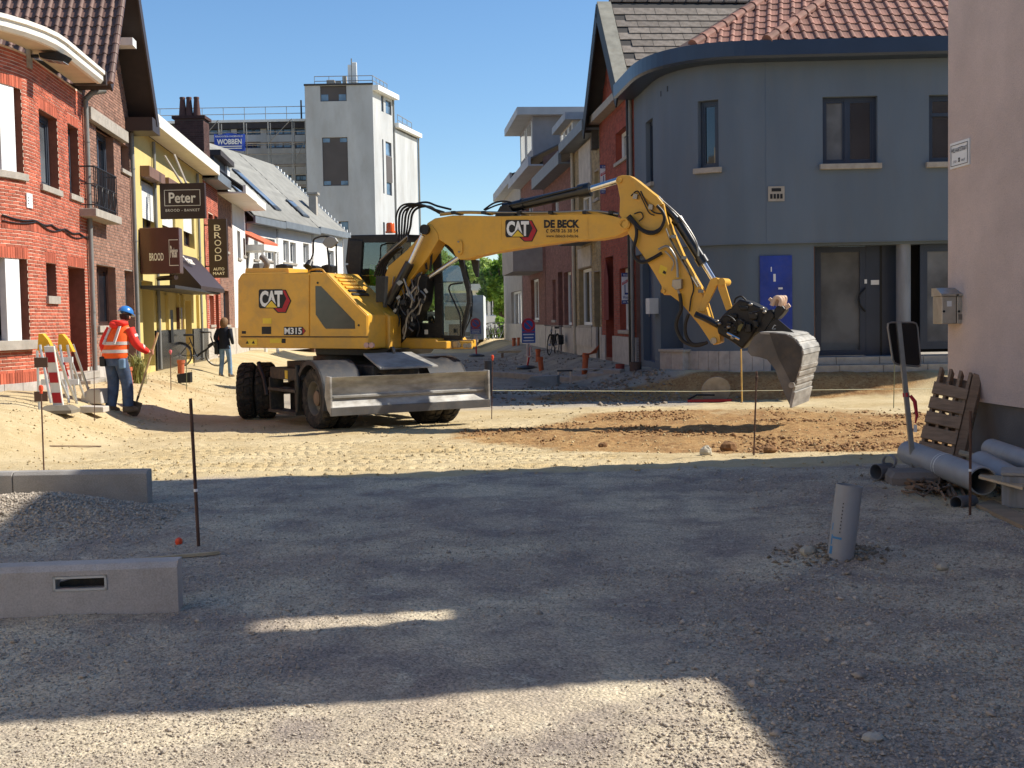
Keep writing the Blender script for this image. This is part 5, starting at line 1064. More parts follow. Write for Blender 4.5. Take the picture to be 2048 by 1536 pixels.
def plate(name, pts, lat, th, m, parent=ex, bevel=0.0):
    mb = MB(); mb.prism(poly_px(pts, lat), LV * th); return mb.obj(name, m, parent, bevel=bevel)
def pipe_px(name, pts, lat, r, m, parent, n=8, smooth_n=6):
    """hose through photo points at lateral offset(s)"""
    lats = lat if isinstance(lat, (list, tuple)) else [lat] * len(pts); P = [bp(x, y, l) for (x, y), l in zip(pts, lats)]
    Q = []
    for i in range(len(P) - 1):
        a = P[max(i - 1, 0)]; b = P[i]; c = P[i + 1]; d = P[min(i + 2, len(P) - 1)]
        for k in range(smooth_n):
            t = k / smooth_n; Q.append(0.5 * ((2 * b) + (c - a) * t + (2 * a - 5 * b + 4 * c - d) * t * t + (3 * b - a - 3 * c + d) * t ** 3))
    Q.append(P[-1]); mb = MB(); mb.tube(Q, r, n); return mb.obj(name, m, parent, smooth=True)
# ---- undercarriage
YW = math.radians(31); HU = Vector((math.sin(YW), -math.cos(YW), 0)); SU = Vector((-math.cos(YW), -math.sin(YW), 0)); GZ0 = -.155
uc = MB()
def ub(c, s, z, d, rot=True): return UC + HU * c + SU * s + ZV * z
def ubox(mb, c0, c1, s0, s1, z0, z1): mb.hexa([ub(c0, s0, z0, 0), ub(c1, s0, z0, 0), ub(c1, s1, z0, 0), ub(c0, s1, z0, 0), ub(c0, s0, z1, 0), ub(c1, s0, z1, 0), ub(c1, s1, z1, 0), ub(c0, s1, z1, 0)])
ubox(uc, -1.9, 1.9, -.42, .42, .40, .86); ch_ = uc.obj('chassis', M_FRAMEU, ex, bevel=.02)
mb = MB(); ubox(mb, -.65, .65, -.9, .9, .78, .90); mb.obj('deck_plate', M_FRAMEU, ch_, bevel=.01)
mb = MB(); mb.lathe(UC + ZV * .86, ZV, [(0, .62), (.12, .62), (.12, .56), (.30, .56)], 32); mb.obj('slew_ring', M_MBLK, ex)
R_W = .515
def wheel(c, s, steer, duals):
    ctr = UC + HU * c + SU * s + ZV * (GZ0 + R_W - .015); ax = (Matrix.Rotation(steer, 3, 'Z') @ SU); sg = 1 if s > 0 else -1; ax = ax * sg    # axle pointing outwards
    fwd = ax.cross(ZV)
    w_ = bpy.data.objects.new('wheel', None); COL.objects.link(w_); w_.parent = ex; w_.matrix_parent_inverse = Matrix.Translation(-ex.location)
    for (off, wd) in duals:
        c0 = ctr + ax * off; h = wd / 2
        mb = MB(); mb.lathe(c0, ax, [(-h * .8, .28), (-h, .34), (-h, .42), (-h * .86, .475), (-h * .5, .49), (0, .492), (h * .5, .49), (h * .86, .475), (h, .42), (h, .34), (h * .8, .28)], 40, caps=False)
        nl = 22                       # tread lugs in two staggered rows
        for side in (-1, 1):
            for i in range(nl):
                a = 2 * math.pi * (i + (.5 if side > 0 else 0)) / nl; da = math.pi / nl * .62
                ring = []
                for (q, rr) in ((.05, R_W), (.62, R_W), (.98, .468)):
                    for dd_ in (-da, da):
                        an = a + dd_ + side * q * .10; ring.append(c0 + ax * (side * q * h) + (fwd * math.cos(an) + ZV * math.sin(an)) * rr)
                low = [c0 + (p - c0) * .945 + ax * ((p - c0).dot(ax) * .055) for p in ring]
                o_ = ring + low; mb.add(o_, [(0, 1, 3, 2), (2, 3, 5, 4), (0, 2, 8, 6), (2, 4, 10, 8), (1, 7, 9, 3), (3, 9, 11, 5), (4, 5, 11, 10), (0, 6, 7, 1)])
        mb.obj('tyre', M_RUB, w_).matrix_parent_inverse = Matrix()
    off, wd = duals[0]; c0 = ctr + ax * off; h = wd / 2
    mb = MB(); mb.lathe(c0, ax, [(-h, .29), (h * .75, .29), (h * .85, .275), (h * .7, .255), (h * .1, .24), (h * .0, .16), (h * .0, .02)], 32, caps=False); mb.obj('rim', mat('dusty_rim', (104, 98, 88), .7, .2, 4, dirt=.4), w_, smooth=True)
    mb = MB(); mb.lathe(c0, ax, [(-h, .12), (h * .55, .12), (h * .62, .105), (h * .62, .0)], 24, caps=False); mb.obj('hub', mat('rusty_hub', (134, 112, 92), .8, .2, 5, dirt=.3), w_, smooth=True)
    for i in range(8):
        a = i * math.pi / 4; p = c0 + (fwd * math.cos(a) + ZV * math.sin(a)) * .165; mb = MB(); mb.cyl(p, p + ax * (h * .25), .016, n=6); mb.obj('wheel_nut', M_STEELP, w_)
DU = [(.0, .30), (-.33, .30)]
wheel(1.375, 1.10, 0, DU); wheel(1.375, -1.10, 0, DU)
wheel(-1.74, 1.24, math.radians(-28), DU); wheel(-1.74, -1.12, math.radians(-28), DU)
for c in (1.375, -1.74): mb = MB(); mb.cyl(ub(c, -.8, GZ0 + R_W, 0), ub(c, .8, GZ0 + R_W, 0), .11); mb.obj('axle', M_FRAMEU, ch_)
# fenders over the blade-side wheels
for sg in (1, -1):
    mb = MB(); rg = []
    for k in range(13):
        a = math.radians(-18 + 160 * k / 12); rr = .60; c = 1.375 + rr * math.cos(a); z = GZ0 + R_W + rr * math.sin(a)
        rg.append([ub(c, sg * 1.30, z, 0), ub(c, sg * .62, z, 0), ub(c - .03 * math.cos(a), sg * .62, z - .03 * math.sin(a), 0), ub(c - .03 * math.cos(a), sg * 1.30, z - .03 * math.sin(a), 0)])
    mb.loft(rg); f_ = mb.obj('fender', M_FEND, ex, smooth=True)
    mb = MB(); rg = []
    for k in range(13):
        a = math.radians(-18 + 160 * k / 12); c = 1.375 + .60 * math.cos(a); z = GZ0 + R_W + .60 * math.sin(a); c2 = 1.375 + .53 * math.cos(a); z2 = GZ0 + R_W + .53 * math.sin(a)
        rg.append([ub(c, sg * 1.302, z, 0), ub(c, sg * 1.27, z, 0), ub(c2, sg * 1.27, z2, 0), ub(c2, sg * 1.302, z2, 0)])
    mb.loft(rg); mb.obj('fender_lip', M_FEND, f_, smooth=True)
# side step and boxes on the visible side and the far side
for sg in (1, -1):
    mb = MB(); ubox(mb, -.75, .62, sg * .62, sg * 1.18, .60, .80); st = mb.obj('tool_box', M_FRAMEU, ex, bevel=.015)
    for z in (.40, .02):
        mb = MB(); ubox(mb, -.72, .58, sg * .95, sg * 1.24, z, z + .05); mb.obj('step_plate', M_FRAMEU, st, bevel=.006)
    for c in (-.70, .53): mb = MB(); ubox(mb, c, c + .05, sg * .97, sg * 1.22, .06, .62); mb.obj('step_bracket', M_FRAMEU, st)
    mb = MB(); ubox(mb, -.55, .4, sg * .42, sg * .9, .05, .55); mb.obj('gear_housing', M_MBLK, st, bevel=.02)
    mb = MB(); ubox(mb, .0, .12, sg * 1.181, sg * 1.19, .62, .76); mb.obj('warning_sticker', M_DECY, st)
    mb = MB(); mb.tube([ub(-1.25, sg * 1.2, .86, 0), ub(-.98, sg * 1.2, .60, 0), ub(-.85, sg * 1.2, .30, 0)], .045, 8); mb.obj('mudguard_strut', M_MBLK, ex)
    mb = MB(); mb.tube([ub(.62, sg * 1.2, .86, 0), ub(.66, sg * 1.2, .5, 0), ub(.62, sg * 1.2, .10, 0)], .04, 8); mb.obj('mudguard_strut', M_MBLK, ex)
# dozer blade: curved plate with end plates, push arms, plates above
BD0 = 2.30; WB_ = 1.375
prof = [(.17, .725), (.10, .65), (.065, .56), (.06, .46), (.085, .37), (.14, .29), (.18, .245)]
mb = MB(); rg = [[ub(BD0 + c, WB_, z, 0) for c, z in prof] + [ub(BD0 + c - .05, WB_, z, 0) for c, z in prof[::-1]], [ub(BD0 + c, -WB_, z, 0) for c, z in prof] + [ub(BD0 + c - .05, -WB_, z, 0) for c, z in prof[::-1]]]
mb.loft(rg); bl_ = mb.obj('dozer_blade', M_BLADE, ex)
mb = MB(); ubox(mb, BD0 + .135, BD0 + .195, -WB_ - .03, WB_ + .03, .13, .262); mb.obj('cutting_edge', M_BLADE2, bl_, bevel=.006)
mb = MB(); ubox(mb, BD0 + .07, BD0 + .115, -WB_ + .05, WB_ - .05, .40, .43); mb.obj('wear_strip', M_BLADE, bl_)
for sg in (1, -1):
    mb = MB(); mb.prism([ub(BD0 + .185, sg * WB_, .735, 0), ub(BD0 + .19, sg * WB_, .14, 0), ub(BD0 + .06, sg * WB_, .22, 0), ub(BD0 - .04, sg * WB_, .42, 0), ub(BD0 + .02, sg * WB_, .74, 0)], SU * (sg * .035)); mb.obj('end_plate', M_BLADE, bl_, bevel=.005)
    mb = MB(); mb.prism([ub(BD0 + .02, sg * .5, .30, 0), ub(BD0 + .02, sg * .5, .5, 0), ub(1.4, sg * .4, .6, 0), ub(1.4, sg * .4, .42, 0)], SU * (sg * .12)); mb.obj('push_arm', M_FRAMEU, bl_)
mb = MB(); mb.prism([ub(BD0 - .12, .42, .80, 0), ub(BD0 - .12, -.62, .80, 0), ub(1.55, -.45, 1.02, 0), ub(1.55, .42, 1.02, 0)], ZV * .035); mb.obj('blade_cover', M_BLADE, bl_, bevel=.006)
mb = MB(); mb.lathe(ub(1.55, -.1, 1.07, 0), SU, [(-.02, .05), (-.02, .08), (.02, .08), (.02, .05)], 20, caps=False); mb.obj('lifting_eye', M_BLADE2, bl_)
for s_ in (.0,): mb = MB(); mb.cyl(ub(1.5, .3, .8, 0), ub(BD0, .3, .55, 0), .06); mb.obj('blade_cylinder', M_CYL, bl_)
# ---- upper structure
LB = -1.25
side = z5([(150, 400), (165, 388), (655, 383), (785, 386), (935, 545), (1082, 695), (1084, 945), (150, 935), (128, 905), (128, 440)])
body = plate('body', side, LB, 1.05, M_CAT, bevel=.025)
rear = z5([(150, 400), (165, 388), (655, 383), (655, 935), (150, 935), (128, 905), (128, 440)])
plate('engine_housing', rear, LB + 1.055, 1.40, M_CAT, bevel=.03)
# near-side door panels with shut lines
def panel(name, l5, m, out=.012, parent=body, lat=LB):
    mb = MB(); mb.prism(poly_px(z5(l5), lat - out), LV * (out + .004)); return mb.obj(name, m, parent)
panel('hood_door', [(158, 398), (650, 392), (650, 848), (160, 848)], M_CAT, .016)
panel('tank_door', [(664, 392), (778, 395), (925, 553), (1072, 702), (1074, 850), (664, 849)], M_CAT, .016)
panel('lower_skirt', [(160, 860), (1080, 864), (1080, 940), (160, 932)], M_CAT, .014)
panel('side_window', [(697, 482), (738, 484), (985, 742), (988, 796), (775, 796), (760, 780), (700, 692)], mat('tinted_panel', (56, 52, 46), .15, .3, 4, spec=.6), .020)
panel('step_line', [(150, 851), (1082, 853), (1082, 858), (150, 857)], M_MBLK, .018)
# logo: black field, red hexagon, white letters, yellow triangle
def logo(parent, P, N, sx=1.0):
    """P maps (u,v) in 0..1 to a point on the surface, N outward"""
    def fl(nm, pts, m, e): mb = MB(); mb.prism([P(u, v) + N * e for u, v in pts], N * -.002); return mb.obj(nm, m, parent)
    fl('logo_red', [(.45, .98), (.83, .98), (1., .52), (.84, .03), (.58, .03), (.44, .22)], M_DECK, .004)
    fl('logo_red', [(.50, .95), (.81, .95), (.965, .52), (.82, .07), (.60, .07), (.48, .24)], M_DECR, .006)
    fl('logo_field', [(.03, 1.), (.72, 1.), (.85, .62), (.72, .22), (.04, .22), (.0, .3), (.0, .94)], M_DECK, .008)
    O = P(.04, .27) + N * .008; 
    text_on('logo_letters', 'CAT', O, (P(.74, .27) - P(.04, .27)), (P(.04, .95) - P(.04, .27)), M_DECW, parent, .045, .003, .86)
    fl('logo_triangle', [(.18, .24), (.40, .60), (.62, .24)], M_DECK, .0125); fl('logo_triangle', [(.215, .25), (.40, .53), (.585, .25)], M_DECY, .0145)
def surf(l5box, lat, conv=z5):
    (x0, y0), (x1, y1) = conv(l5box); a = bp(x0, y1, lat); b = bp(x1, y1, lat); c = bp(x0, y0, lat); return lambda u, v: a + (b - a) * u + (c - a) * v
logo(body, surf([(285, 508), (522, 685)], LB - .017), -LV)
P = surf([(468, 778), (628, 845)], LB - .017)
mb = MB(); mb.prism([P(u, v) - LV * .003 for u, v in ((.0, .05), (.85, .05), (1, .5), (.85, .95), (0, .95))], LV * .002); mb.obj('model_badge', M_DECK, body)
text_on('model_lettering', 'M315', P(.03, .15), P(.82, .15) - P(.03, .15), P(.03, .86) - P(.03, .15), M_DECW, body, .03, .005)
mb = MB(); mb.prism([P(u, v) - LV * .0045 for u, v in ((.86, .12), (.97, .5), (.86, .88))], LV * .001); mb.obj('badge_tip', M_DECR, body)
for (b_, m_) in (([(313, 718), (377, 758)], M_DECY), ([(197, 872), (272, 915)], M_DECY), ([(365, 868), (450, 900)], M_DECY), ([(452, 868), (480, 900)], M_DECK), ([(306, 780), (374, 834)], M_DECK), ([(160, 812), (190, 832)], M_DECK)):
    P = surf(b_, LB - .0165); mb = MB(); mb.prism([P(0, 0), P(1, 0), P(1, 1), P(0, 1)], -LV * .003); mb.obj('decal', m_, body)
for (x, y) in ((245, 893), (200, 893)): P = surf([(x - 14, y - 14), (x + 14, y + 14)], LB - .0165); mb = MB(); mb.prism([P(.1, .1) - LV * .004, P(.9, .1) - LV * .004, P(.5, .9) - LV * .004], -LV * .001); mb.obj('warning_mark', M_DECK, body)
for (x, y) in ((1075, 915), (1112, 915)): c = bp(*z5([(x, y)])[0], LB - .004); mb = MB(); mb.cyl(c - LV * .03, c + LV * .01, .045, n=16); mb.obj('lamp', mat('lamp_glass', (190, 150, 140), .2), body)
for (x, y) in ((718, 460), (1018, 770)): c = bp(*z5([(x, y)])[0], LB - .004); mb = MB(); mb.cyl(c - LV * .022, c, .018, n=12); mb.obj('latch', M_MBLK, body)
for k in range(6):    # louvres on the sloping cover
    p0 = bp(*z5([(812 + 24 * k, 402 + 22 * k)])[0], LB + .18); u = (bp(*z5([(935, 545)])[0], LB) - bp(*z5([(785, 386)])[0], LB)).normalized(); n_ = u.cross(LV).normalized(); n_ = -n_ if n_.z < 0 else n_
    q = bp(*z5([(785, 386)])[0], LB) + u * (.08 + .085 * k) + LV * .12; mb = MB(); mb.prism([q, q + LV * .55, q + LV * .55 + u * .05, q + u * .05], n_ * .025); mb.obj('louvre', M_CAT if k < 4 else M_MBLK, body)
P0 = bp(*z5([(785, 386)])[0], LB)
# rear hood details: exhaust, caps, mirror, grab rail
plate('hood_cover', z5([(180, 392), (185, 352), (500, 352), (505, 392)]), LB + .12, .9, M_CAT, bevel=.015)
pipe_px('exhaust', z5([(330, 360), (345, 320), (322, 285), (300, 268)]), LB + .45, .05, mat('exhaust_grey', (120, 112, 104), .6, dirt=.2), ex, 10)
plate('air_intake', z5([(235, 355), (245, 318), (285, 315), (290, 355)]), LB + .5, .25, M_BLADE2)
for (a, b, c, d) in ((405, 320, 490, 355), (640, 330, 700, 392), (740, 325, 815, 385)): plate('hood_fitting', z5([(a, b + 10), ((a + c) / 2, b), (c, b + 10), (c, d), (a, d)]), LB + .4, .2, M_MBLK, bevel=.01)
mir = pipe_px('mirror_arm', z5([(855, 392), (850, 240), (848, 170), (820, 130), (760, 120), (715, 128), (685, 150), (682, 240), (660, 300)]), LB + .25, .014, M_MBLK, ex, 8)
pipe_px('mirror_post', z5([(800, 390), (795, 290), (785, 200)]), LB + .25, .016, M_MBLK, mir)
c = [bp(x, y, LB + .22) for x, y in z5([(745, 170), (768, 135), (800, 118), (842, 130), (860, 158), (835, 190), (805, 208), (770, 195)])]; mb = MB(); mb.prism(c, LV * .05); mb.obj('mirror_head', mat('mirror_grey', (140, 138, 132), .35, .1, 3), mir, bevel=.01)
mb = MB(); c = bp(*z5([(660, 305)])[0], LB + .25); mb.cyl(c, c + Vector((-.03, -.08, -.09)), .05, .07); mb.obj('work_lamp', M_MBLK, mir)
plate('work_light', zc([(390, 615), (496, 615), (492, 700), (480, 960), (470, 960), (465, 900), (395, 905), (388, 800)]), LB + .25, .12, M_MBLK, bevel=.015)
pipe_px('grab_rail', z5([(640, 395), (665, 365), (740, 362), (770, 388), (830, 445)]), LB + .35, .016, M_CAT, ex)
# front lit corner of the tank box and lower front frame
plate('tank_front', z5([(1130, 640), (1180, 660), (1238, 700), (1240, 945), (1090, 945), (1085, 700)]), LB + .62, .45, M_CAT, bevel=.03)
plate('main_frame', zc([(540, 1290), (1050, 1300), (1060, 1330), (1170, 1330), (1170, 1415), (120, 1415), (120, 1290)]), -.15, 1.25, M_CAT, bevel=.02)
plate('turntable', z5([(690, 930), (1240, 945), (1200, 1000), (700, 990)]), LB + .35, 1.8, M_MBLK, bevel=.02)
# ---- cab
CL, CW = .16, .98
out = zc([(112, 170), (640, 160), (1040, 175), (1130, 215), (1330, 420), (1410, 740), (1420, 900), (1330, 1300), (1110, 1320), (560, 1310), (215, 700), (120, 640), (85, 500)])
cab = MB()
def cpt(x, y, l): return bp(*zc([(x, y)])[0], l)
mb = MB(); mb.prism(poly_px(zc([(112, 165), (640, 155), (1040, 168), (1140, 215), (1125, 235), (1030, 205), (640, 195), (118, 205)]), CL), LV * CW); cabr = mb.obj('cab_roof', M_MBLK, ex, bevel=.02)
for l in (CL, CL + CW - .07):
    def bar(pts, w_, nm='pillar', l=l):
        P = [cpt(x, y, l) for x, y in pts]; mb = MB()
        for i in range(len(P) - 1):
            d = (P[i + 1] - P[i]).normalized(); s = d.cross(LV).normalized() * (w_ / 2); mb.prism([P[i] - s, P[i + 1] - s, P[i + 1] + s, P[i] + s], LV * .07)
        mb.obj(nm, M_MBLK, cabr)
    bar([(1125, 225), (1320, 420), (1400, 745)], .085); bar([(1400, 740), (1410, 900), (1325, 1290)], .06)
    bar([(1040, 200), (1075, 700), (1085, 1310)], .14); bar([(150, 200), (120, 480), (160, 660), (215, 720)], .22); bar([(215, 700), (520, 1290)], .1)
    bar([(520, 1290), (1110, 1300)], .16); bar([(1110, 1290), (1330, 1295)], .08); bar([(150, 215), (1040, 210)], .10, 'roof_rail')
mb = MB(); mb.prism(poly_px(zc([(640, 1130), (1085, 1130), (1085, 1300), (560, 1300)]), CL + .01), LV * .04); mb.obj('door_panel', M_MBLK, cabr)
for (l, nm) in ((CL + .03, 'side_glass'), (CL + CW - .04, 'side_glass')):
    for pts in ([(215, 225), (1040, 215), (1075, 700), (1080, 1130), (640, 1130), (240, 700), (180, 600)], [(1050, 220), (1120, 225), (1320, 420), (1400, 745), (1410, 900), (1330, 1290), (1100, 1290), (1085, 700)]):
        mb = MB(); mb.prism(poly_px(zc(pts), l), LV * .006); mb.obj(nm, M_CABG, cabr)
fr = [(1125, 225), (1325, 420), (1404, 742), (1412, 900), (1332, 1285)]
mb = MB()
for i in range(len(fr) - 1): a0, a1 = cpt(*fr[i], CL + .07), cpt(*fr[i + 1], CL + .07); mb.add([a0, a1, a1 + LV * (CW - .14), a0 + LV * (CW - .14)], [(0, 1, 2, 3)])
mb.obj('windscreen', M_CABG, cabr)
mb = MB(); mb.prism(poly_px(zc([(90, 210), (250, 215), (225, 600), (240, 700), (120, 650), (85, 500)]), CL - .01), LV * (CW + .02)); mb.obj('rear_shell', M_MBLK, cabr, bevel=.02)
mb = MB(); mb.prism(poly_px(zc([(430, 215), (640, 215), (640, 520), (470, 520)]), CL + .2), LV * .5); mb.obj('headliner', M_MBLK, cabr)
mb = MB(); mb.prism(poly_px(zc([(560, 720), (700, 690), (760, 1000), (960, 1010), (960, 1110), (620, 1110)]), CL + .25), LV * .5); mb.obj('seat', mat('seat_black', (34, 34, 36), .8), cabr, bevel=.04)
mb = MB(); mb.prism(poly_px(zc([(270, 420), (300, 400), (360, 600), (380, 720), (260, 720)]), CL + .3), LV * .35); mb.obj('safety_jacket', mat('hi_vis_green', (150, 210, 40), .8, .2, 8), cabr, bevel=.03)
mb = MB(); mb.prism(poly_px(zc([(960, 1060), (1020, 1040), (1060, 1110), (1040, 1260), (960, 1260)]), CL + .12), LV * .3); mb.obj('console', M_MBLK, cabr, bevel=.03)
pipe_px('cab_handrail', zc([(1345, 690), (1260, 700), (1210, 715), (1195, 760), (1230, 850), (1280, 960), (1320, 1080), (1325, 1280)]), CL - .04, .014, M_MBLK, cabr)
pipe_px('cab_handrail', zc([(1400, 740), (1445, 790), (1450, 960), (1430, 1080), (1330, 1300)]), CL + .5, .012, M_MBLK, cabr)
pipe_px('wiper', zc([(1320, 430), (1385, 760), (1400, 900), (1290, 1290)]), CL + .6, .012, M_MBLK, cabr)
plate('cab_mirror', zc([(1430, 430), (1520, 440), (1515, 620), (1490, 630), (1460, 560)]), CL + .1, .06, M_MBLK, cabr, bevel=.01)
pipe_px('mirror_bar', zc([(1300, 420), (1400, 425), (1470, 440)]), CL + .1, .015, M_MBLK, cabr)
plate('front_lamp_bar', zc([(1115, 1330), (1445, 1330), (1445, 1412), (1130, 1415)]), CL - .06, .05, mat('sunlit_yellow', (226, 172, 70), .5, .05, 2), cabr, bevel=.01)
for (x, y) in ((1300, 1375), (1370, 1378), (1412, 1378)): c = cpt(x, y, CL - .09); mb = MB(); mb.cyl(c, c + LV * .03, .04, n=14); mb.obj('front_lamp', M_STEELP, cabr)
plate('footstep', zc([(1170, 1335), (1310, 1330), (1280, 1400), (1190, 1400)]), CL - .1, .03, M_STEELP, cabr)
bc = bp(781, 466, CL + .55); mb = MB(); mb.lathe(bc, ZV, [(0, .09), (.03, .09), (.03, .075), (.16, .072), (.18, .06)], 18); mb.obj('beacon', mat('orange_beacon', (236, 96, 18), .25, .1, 3, spec=.6), cabr, smooth=True)
# ---- boom, arm, linkage (drawn on the plane of the boom)
BW = .34; BL = -.17
foot = z5([(1200, 560), (1400, 600), (1420, 800), (1330, 900), (1250, 880), (1210, 700)])
plate('boom_foot', foot, BL + .02, BW - .04, M_MBLK)
stub = z6([(38, 965), (38, 800), (60, 740), (200, 620), (300, 510), (330, 450), (380, 440), (420, 500), (430, 545), (340, 690), (230, 830), (120, 1010)])
plate('lower_boom', stub, BL - .02, BW + .04, M_CATW, bevel=.012)
boomp = z6([(330, 470), (345, 425), (400, 390), (530, 368), (900, 374), (1440, 358), (1640, 358), (1720, 376), (1800, 400), (1838, 435), (1815, 480), (1730, 520), (1600, 545), (1400, 556), (1180, 585), (1000, 612), (800, 645), (700, 668), (640, 688), (585, 692), (548, 662), (532, 620), (500, 590), (440, 552), (395, 530), (350, 510)])
boom = plate('main_boom', boomp, BL, BW, M_CATW, bevel=.012)
# weld seams, pin bosses, lug plate
def boss(px, py, r, lat, th, m, nm='pin', parent=boom): c = bp(px, py, lat); mb = MB(); mb.lathe(c, -LV, [(-.02, r), (th, r), (th, r * .72), (th - .01, r * .7), (th - .01, 0)], 22, caps=False); return mb.obj(nm, m, parent)
boss(*z6([(336, 473)])[0], .085, BL - .02, .08, M_MBLK); boss(*z6([(1800, 435)])[0], .075, BL, .05, M_CATW)
plate('lug_plate', z6([(560, 560), (575, 545), (592, 550), (602, 580), (602, 640), (585, 658), (565, 650)]), BL - .03, .03, M_CATW, boom, bevel=.006)
for (x, y) in ((575, 562), (580, 636)): boss(*z6([(x, y)])[0], .016, BL - .03, .02, M_STEELP)
for x in (883, 1515): P = surf([(x, 372), (x + 6, 560)], BL - .001, z6); mb = MB(); mb.prism([P(0, .05), P(1, .05), P(1, .97), P(0, .97)], -LV * .004); mb.obj('weld_seam', M_CATW, boom)
logo(boom, surf([(918, 402), (1152, 565)], BL - .002, z6), -LV)
P = surf([(1200, 398), (1460, 530)], BL - .002, z6); TX = P(1, 0) - P(0, 0); TY = P(0, 1) - P(0, 0)
text_on('lettering', 'DE BECK', P(0, .52), TX, TY * .46 , M_DECK, boom, .05, .004)
text_on('lettering', '0478 26 38 54', P(.18, .27), TX * .78, TY * .20, M_DECK, boom, .012, .004); text_on('lettering', 'www.debeck-bvba.be', P(.06, .0), TX * .9, TY * .17, M_DECK, boom, .006, .004)
mb = MB(); mb.tube([P(.10 + .03 * math.cos(t), .36 + .09 * math.sin(t)) - LV * .004 for t in np.linspace(.6, 5.0, 9)], .006, 6); mb.obj('phone_mark', M_DECK, boom)
# boom lift cylinders (pair) and adjusting cylinder
for l in (BL - .16, BL + BW + .06):
    a = bp(*z6([(312, 515)])[0], l); b = bp(*z6([(210, 735)])[0], l); c = bp(*z6([(60, 1010)])[0], l)
    mb = MB(); mb.cyl(a, b, .045); rod = mb.obj('lift_rod', M_CHROME, ex, smooth=True); mb = MB(); mb.cyl(b + (b - a).normalized() * -.05, c, .082, n=20); mb.obj('lift_cylinder', M_CYL, rod, smooth=True)
a = bp(*z6([(580, 672)])[0], 0); b = bp(*z6([(330, 840)])[0], 0); c = bp(*z6([(150, 960)])[0], 0)
mb = MB(); mb.cyl(a, b, .04); rod = mb.obj('adjust_rod', M_CHROME, ex, smooth=True); mb = MB(); mb.cyl(b, c, .085, n=20); mb.obj('adjust_cylinder', M_CYL, rod, smooth=True)
# arm cylinder on top of the boom
a = bp(*z6([(905, 320)])[0], 0); b = bp(*z6([(1525, 180)])[0], 0); c = bp(*z6([(1745, 112)])[0], 0)
mb = MB(); mb.cyl(a, b, .088, n=20); cy = mb.obj('arm_cylinder', M_CYL, ex, smooth=True); mb = MB(); mb.cyl(b, c, .052); mb.obj('arm_rod', M_CHROME, cy, smooth=True)
d_ = (b - a).normalized(); mb = MB(); mb.cyl(b - d_ * .16, b + d_ * .03, .115, n=20); mb.obj('gland', M_CYL, cy, smooth=True); mb = MB(); m_ = a + (b - a) * .22; mb.cyl(m_, m_ + d_ * .04, .105, n=20); mb.obj('clamp', M_CYL, cy)
pipe_px('cylinder_pipe', z6([(920, 300), (1060, 268), (1250, 215), (1480, 158)]), -.1, .016, M_CYL, cy)
mb = MB(); mb.prism(poly_px(z6([(840, 372), (880, 300), (935, 290), (990, 372)]), -.13), LV * .26); mb.obj('cylinder_bracket', M_MBLK, cy)
armp = z7([(95, 95), (105, 72), (135, 62), (180, 64), (220, 90), (290, 148), (352, 195), (388, 240), (402, 300), (432, 400), (500, 555), (575, 690), (622, 770), (640, 830), (680, 960), (735, 1010), (740, 1090), (700, 1108), (670, 1075), (610, 985), (500, 850), (425, 795), (395, 800), (378, 782), (378, 745), (330, 660), (270, 565), (215, 490), (160, 400), (118, 300), (122, 210), (108, 130)])
arm = plate('arm', armp, BL + .02, BW - .04, M_CATW, bevel=.012)
for (x, y, r) in ((120, 95, .045), (345, 215, .05), (700, 1080, .05), (390, 775, .035)): boss(*z7([(x, y)])[0], r, BL + .02, .04, M_CATW if r != .05 else M_STEELP, parent=arm)
boss(*z7([(150, 360)])[0], .085, BL + .0, .06, M_CATW, parent=arm)
P = surf([(358, 612), (415, 682)], BL + .018, z7); mb = MB(); mb.prism([P(.0, .3), P(.75, 0), P(1, .7), P(.25, 1)], -LV * .003); mb.obj('capacity_sticker', M_DECY, arm)
mb = MB(); mb.prism([P(.45, .25) - LV * .003, P(.8, .15) - LV * .003, P(.85, .35) - LV * .003, P(.6, .5) - LV * .003], -LV * .002); mb.obj('hook_mark', M_DECK, arm)
plate('arm_gusset', z7([(180, 64), (220, 90), (352, 195), (388, 240), (345, 260), (230, 160)]), BL - .03, .06, M_CATW, arm, bevel=.006)
# bucket cylinder
a = bp(*z7([(352, 205)])[0], 0); b = bp(*z7([(480, 345)])[0], 0); c = bp(*z7([(635, 600)])[0], 0); d = bp(*z7([(705, 715)])[0], 0)
mb = MB(); mb.cyl(a, b, .055); cy2 = mb.obj('bucket_cylinder', M_CYL, ex, smooth=True); mb = MB(); mb.cyl(b, c, .082, n=20); mb.obj('barrel', M_CYL, cy2, smooth=True); mb = MB(); mb.cyl(c, d, .048); mb.obj('rod', M_CHROME, cy2, smooth=True)
dd_ = (c - b).normalized(); mb = MB(); mb.cyl(b - dd_ * .04, b + dd_ * .04, .10, n=20); mb.obj('clamp', M_CYL, cy2); mb = MB(); mb.cyl(c - dd_ * .1, c + dd_ * .02, .10, n=20); mb.obj('gland', M_CYL, cy2, smooth=True)
pipe_px('cylinder_pipe', z7([(390, 225), (500, 330), (590, 470), (605, 560)]), -.12, .014, M_STEELP, cy2)
for l in (BL - .02, BL + BW - .04):
    plate('link', z7([(680, 700), (715, 690), (725, 730), (640, 900), (605, 900), (640, 790)]), l, .06, M_CATW, ex, bevel=.008)
    plate('link', z7([(720, 700), (765, 700), (770, 740), (812, 880), (775, 895), (725, 760)]), l, .06, M_CATW, ex, bevel=.008)
c = bp(*z7([(705, 718)])[0], BL - .06); mb = MB(); mb.cyl(c, c + LV * (BW + .1), .065, n=20); mb.obj('link_pin', M_CATW, ex)
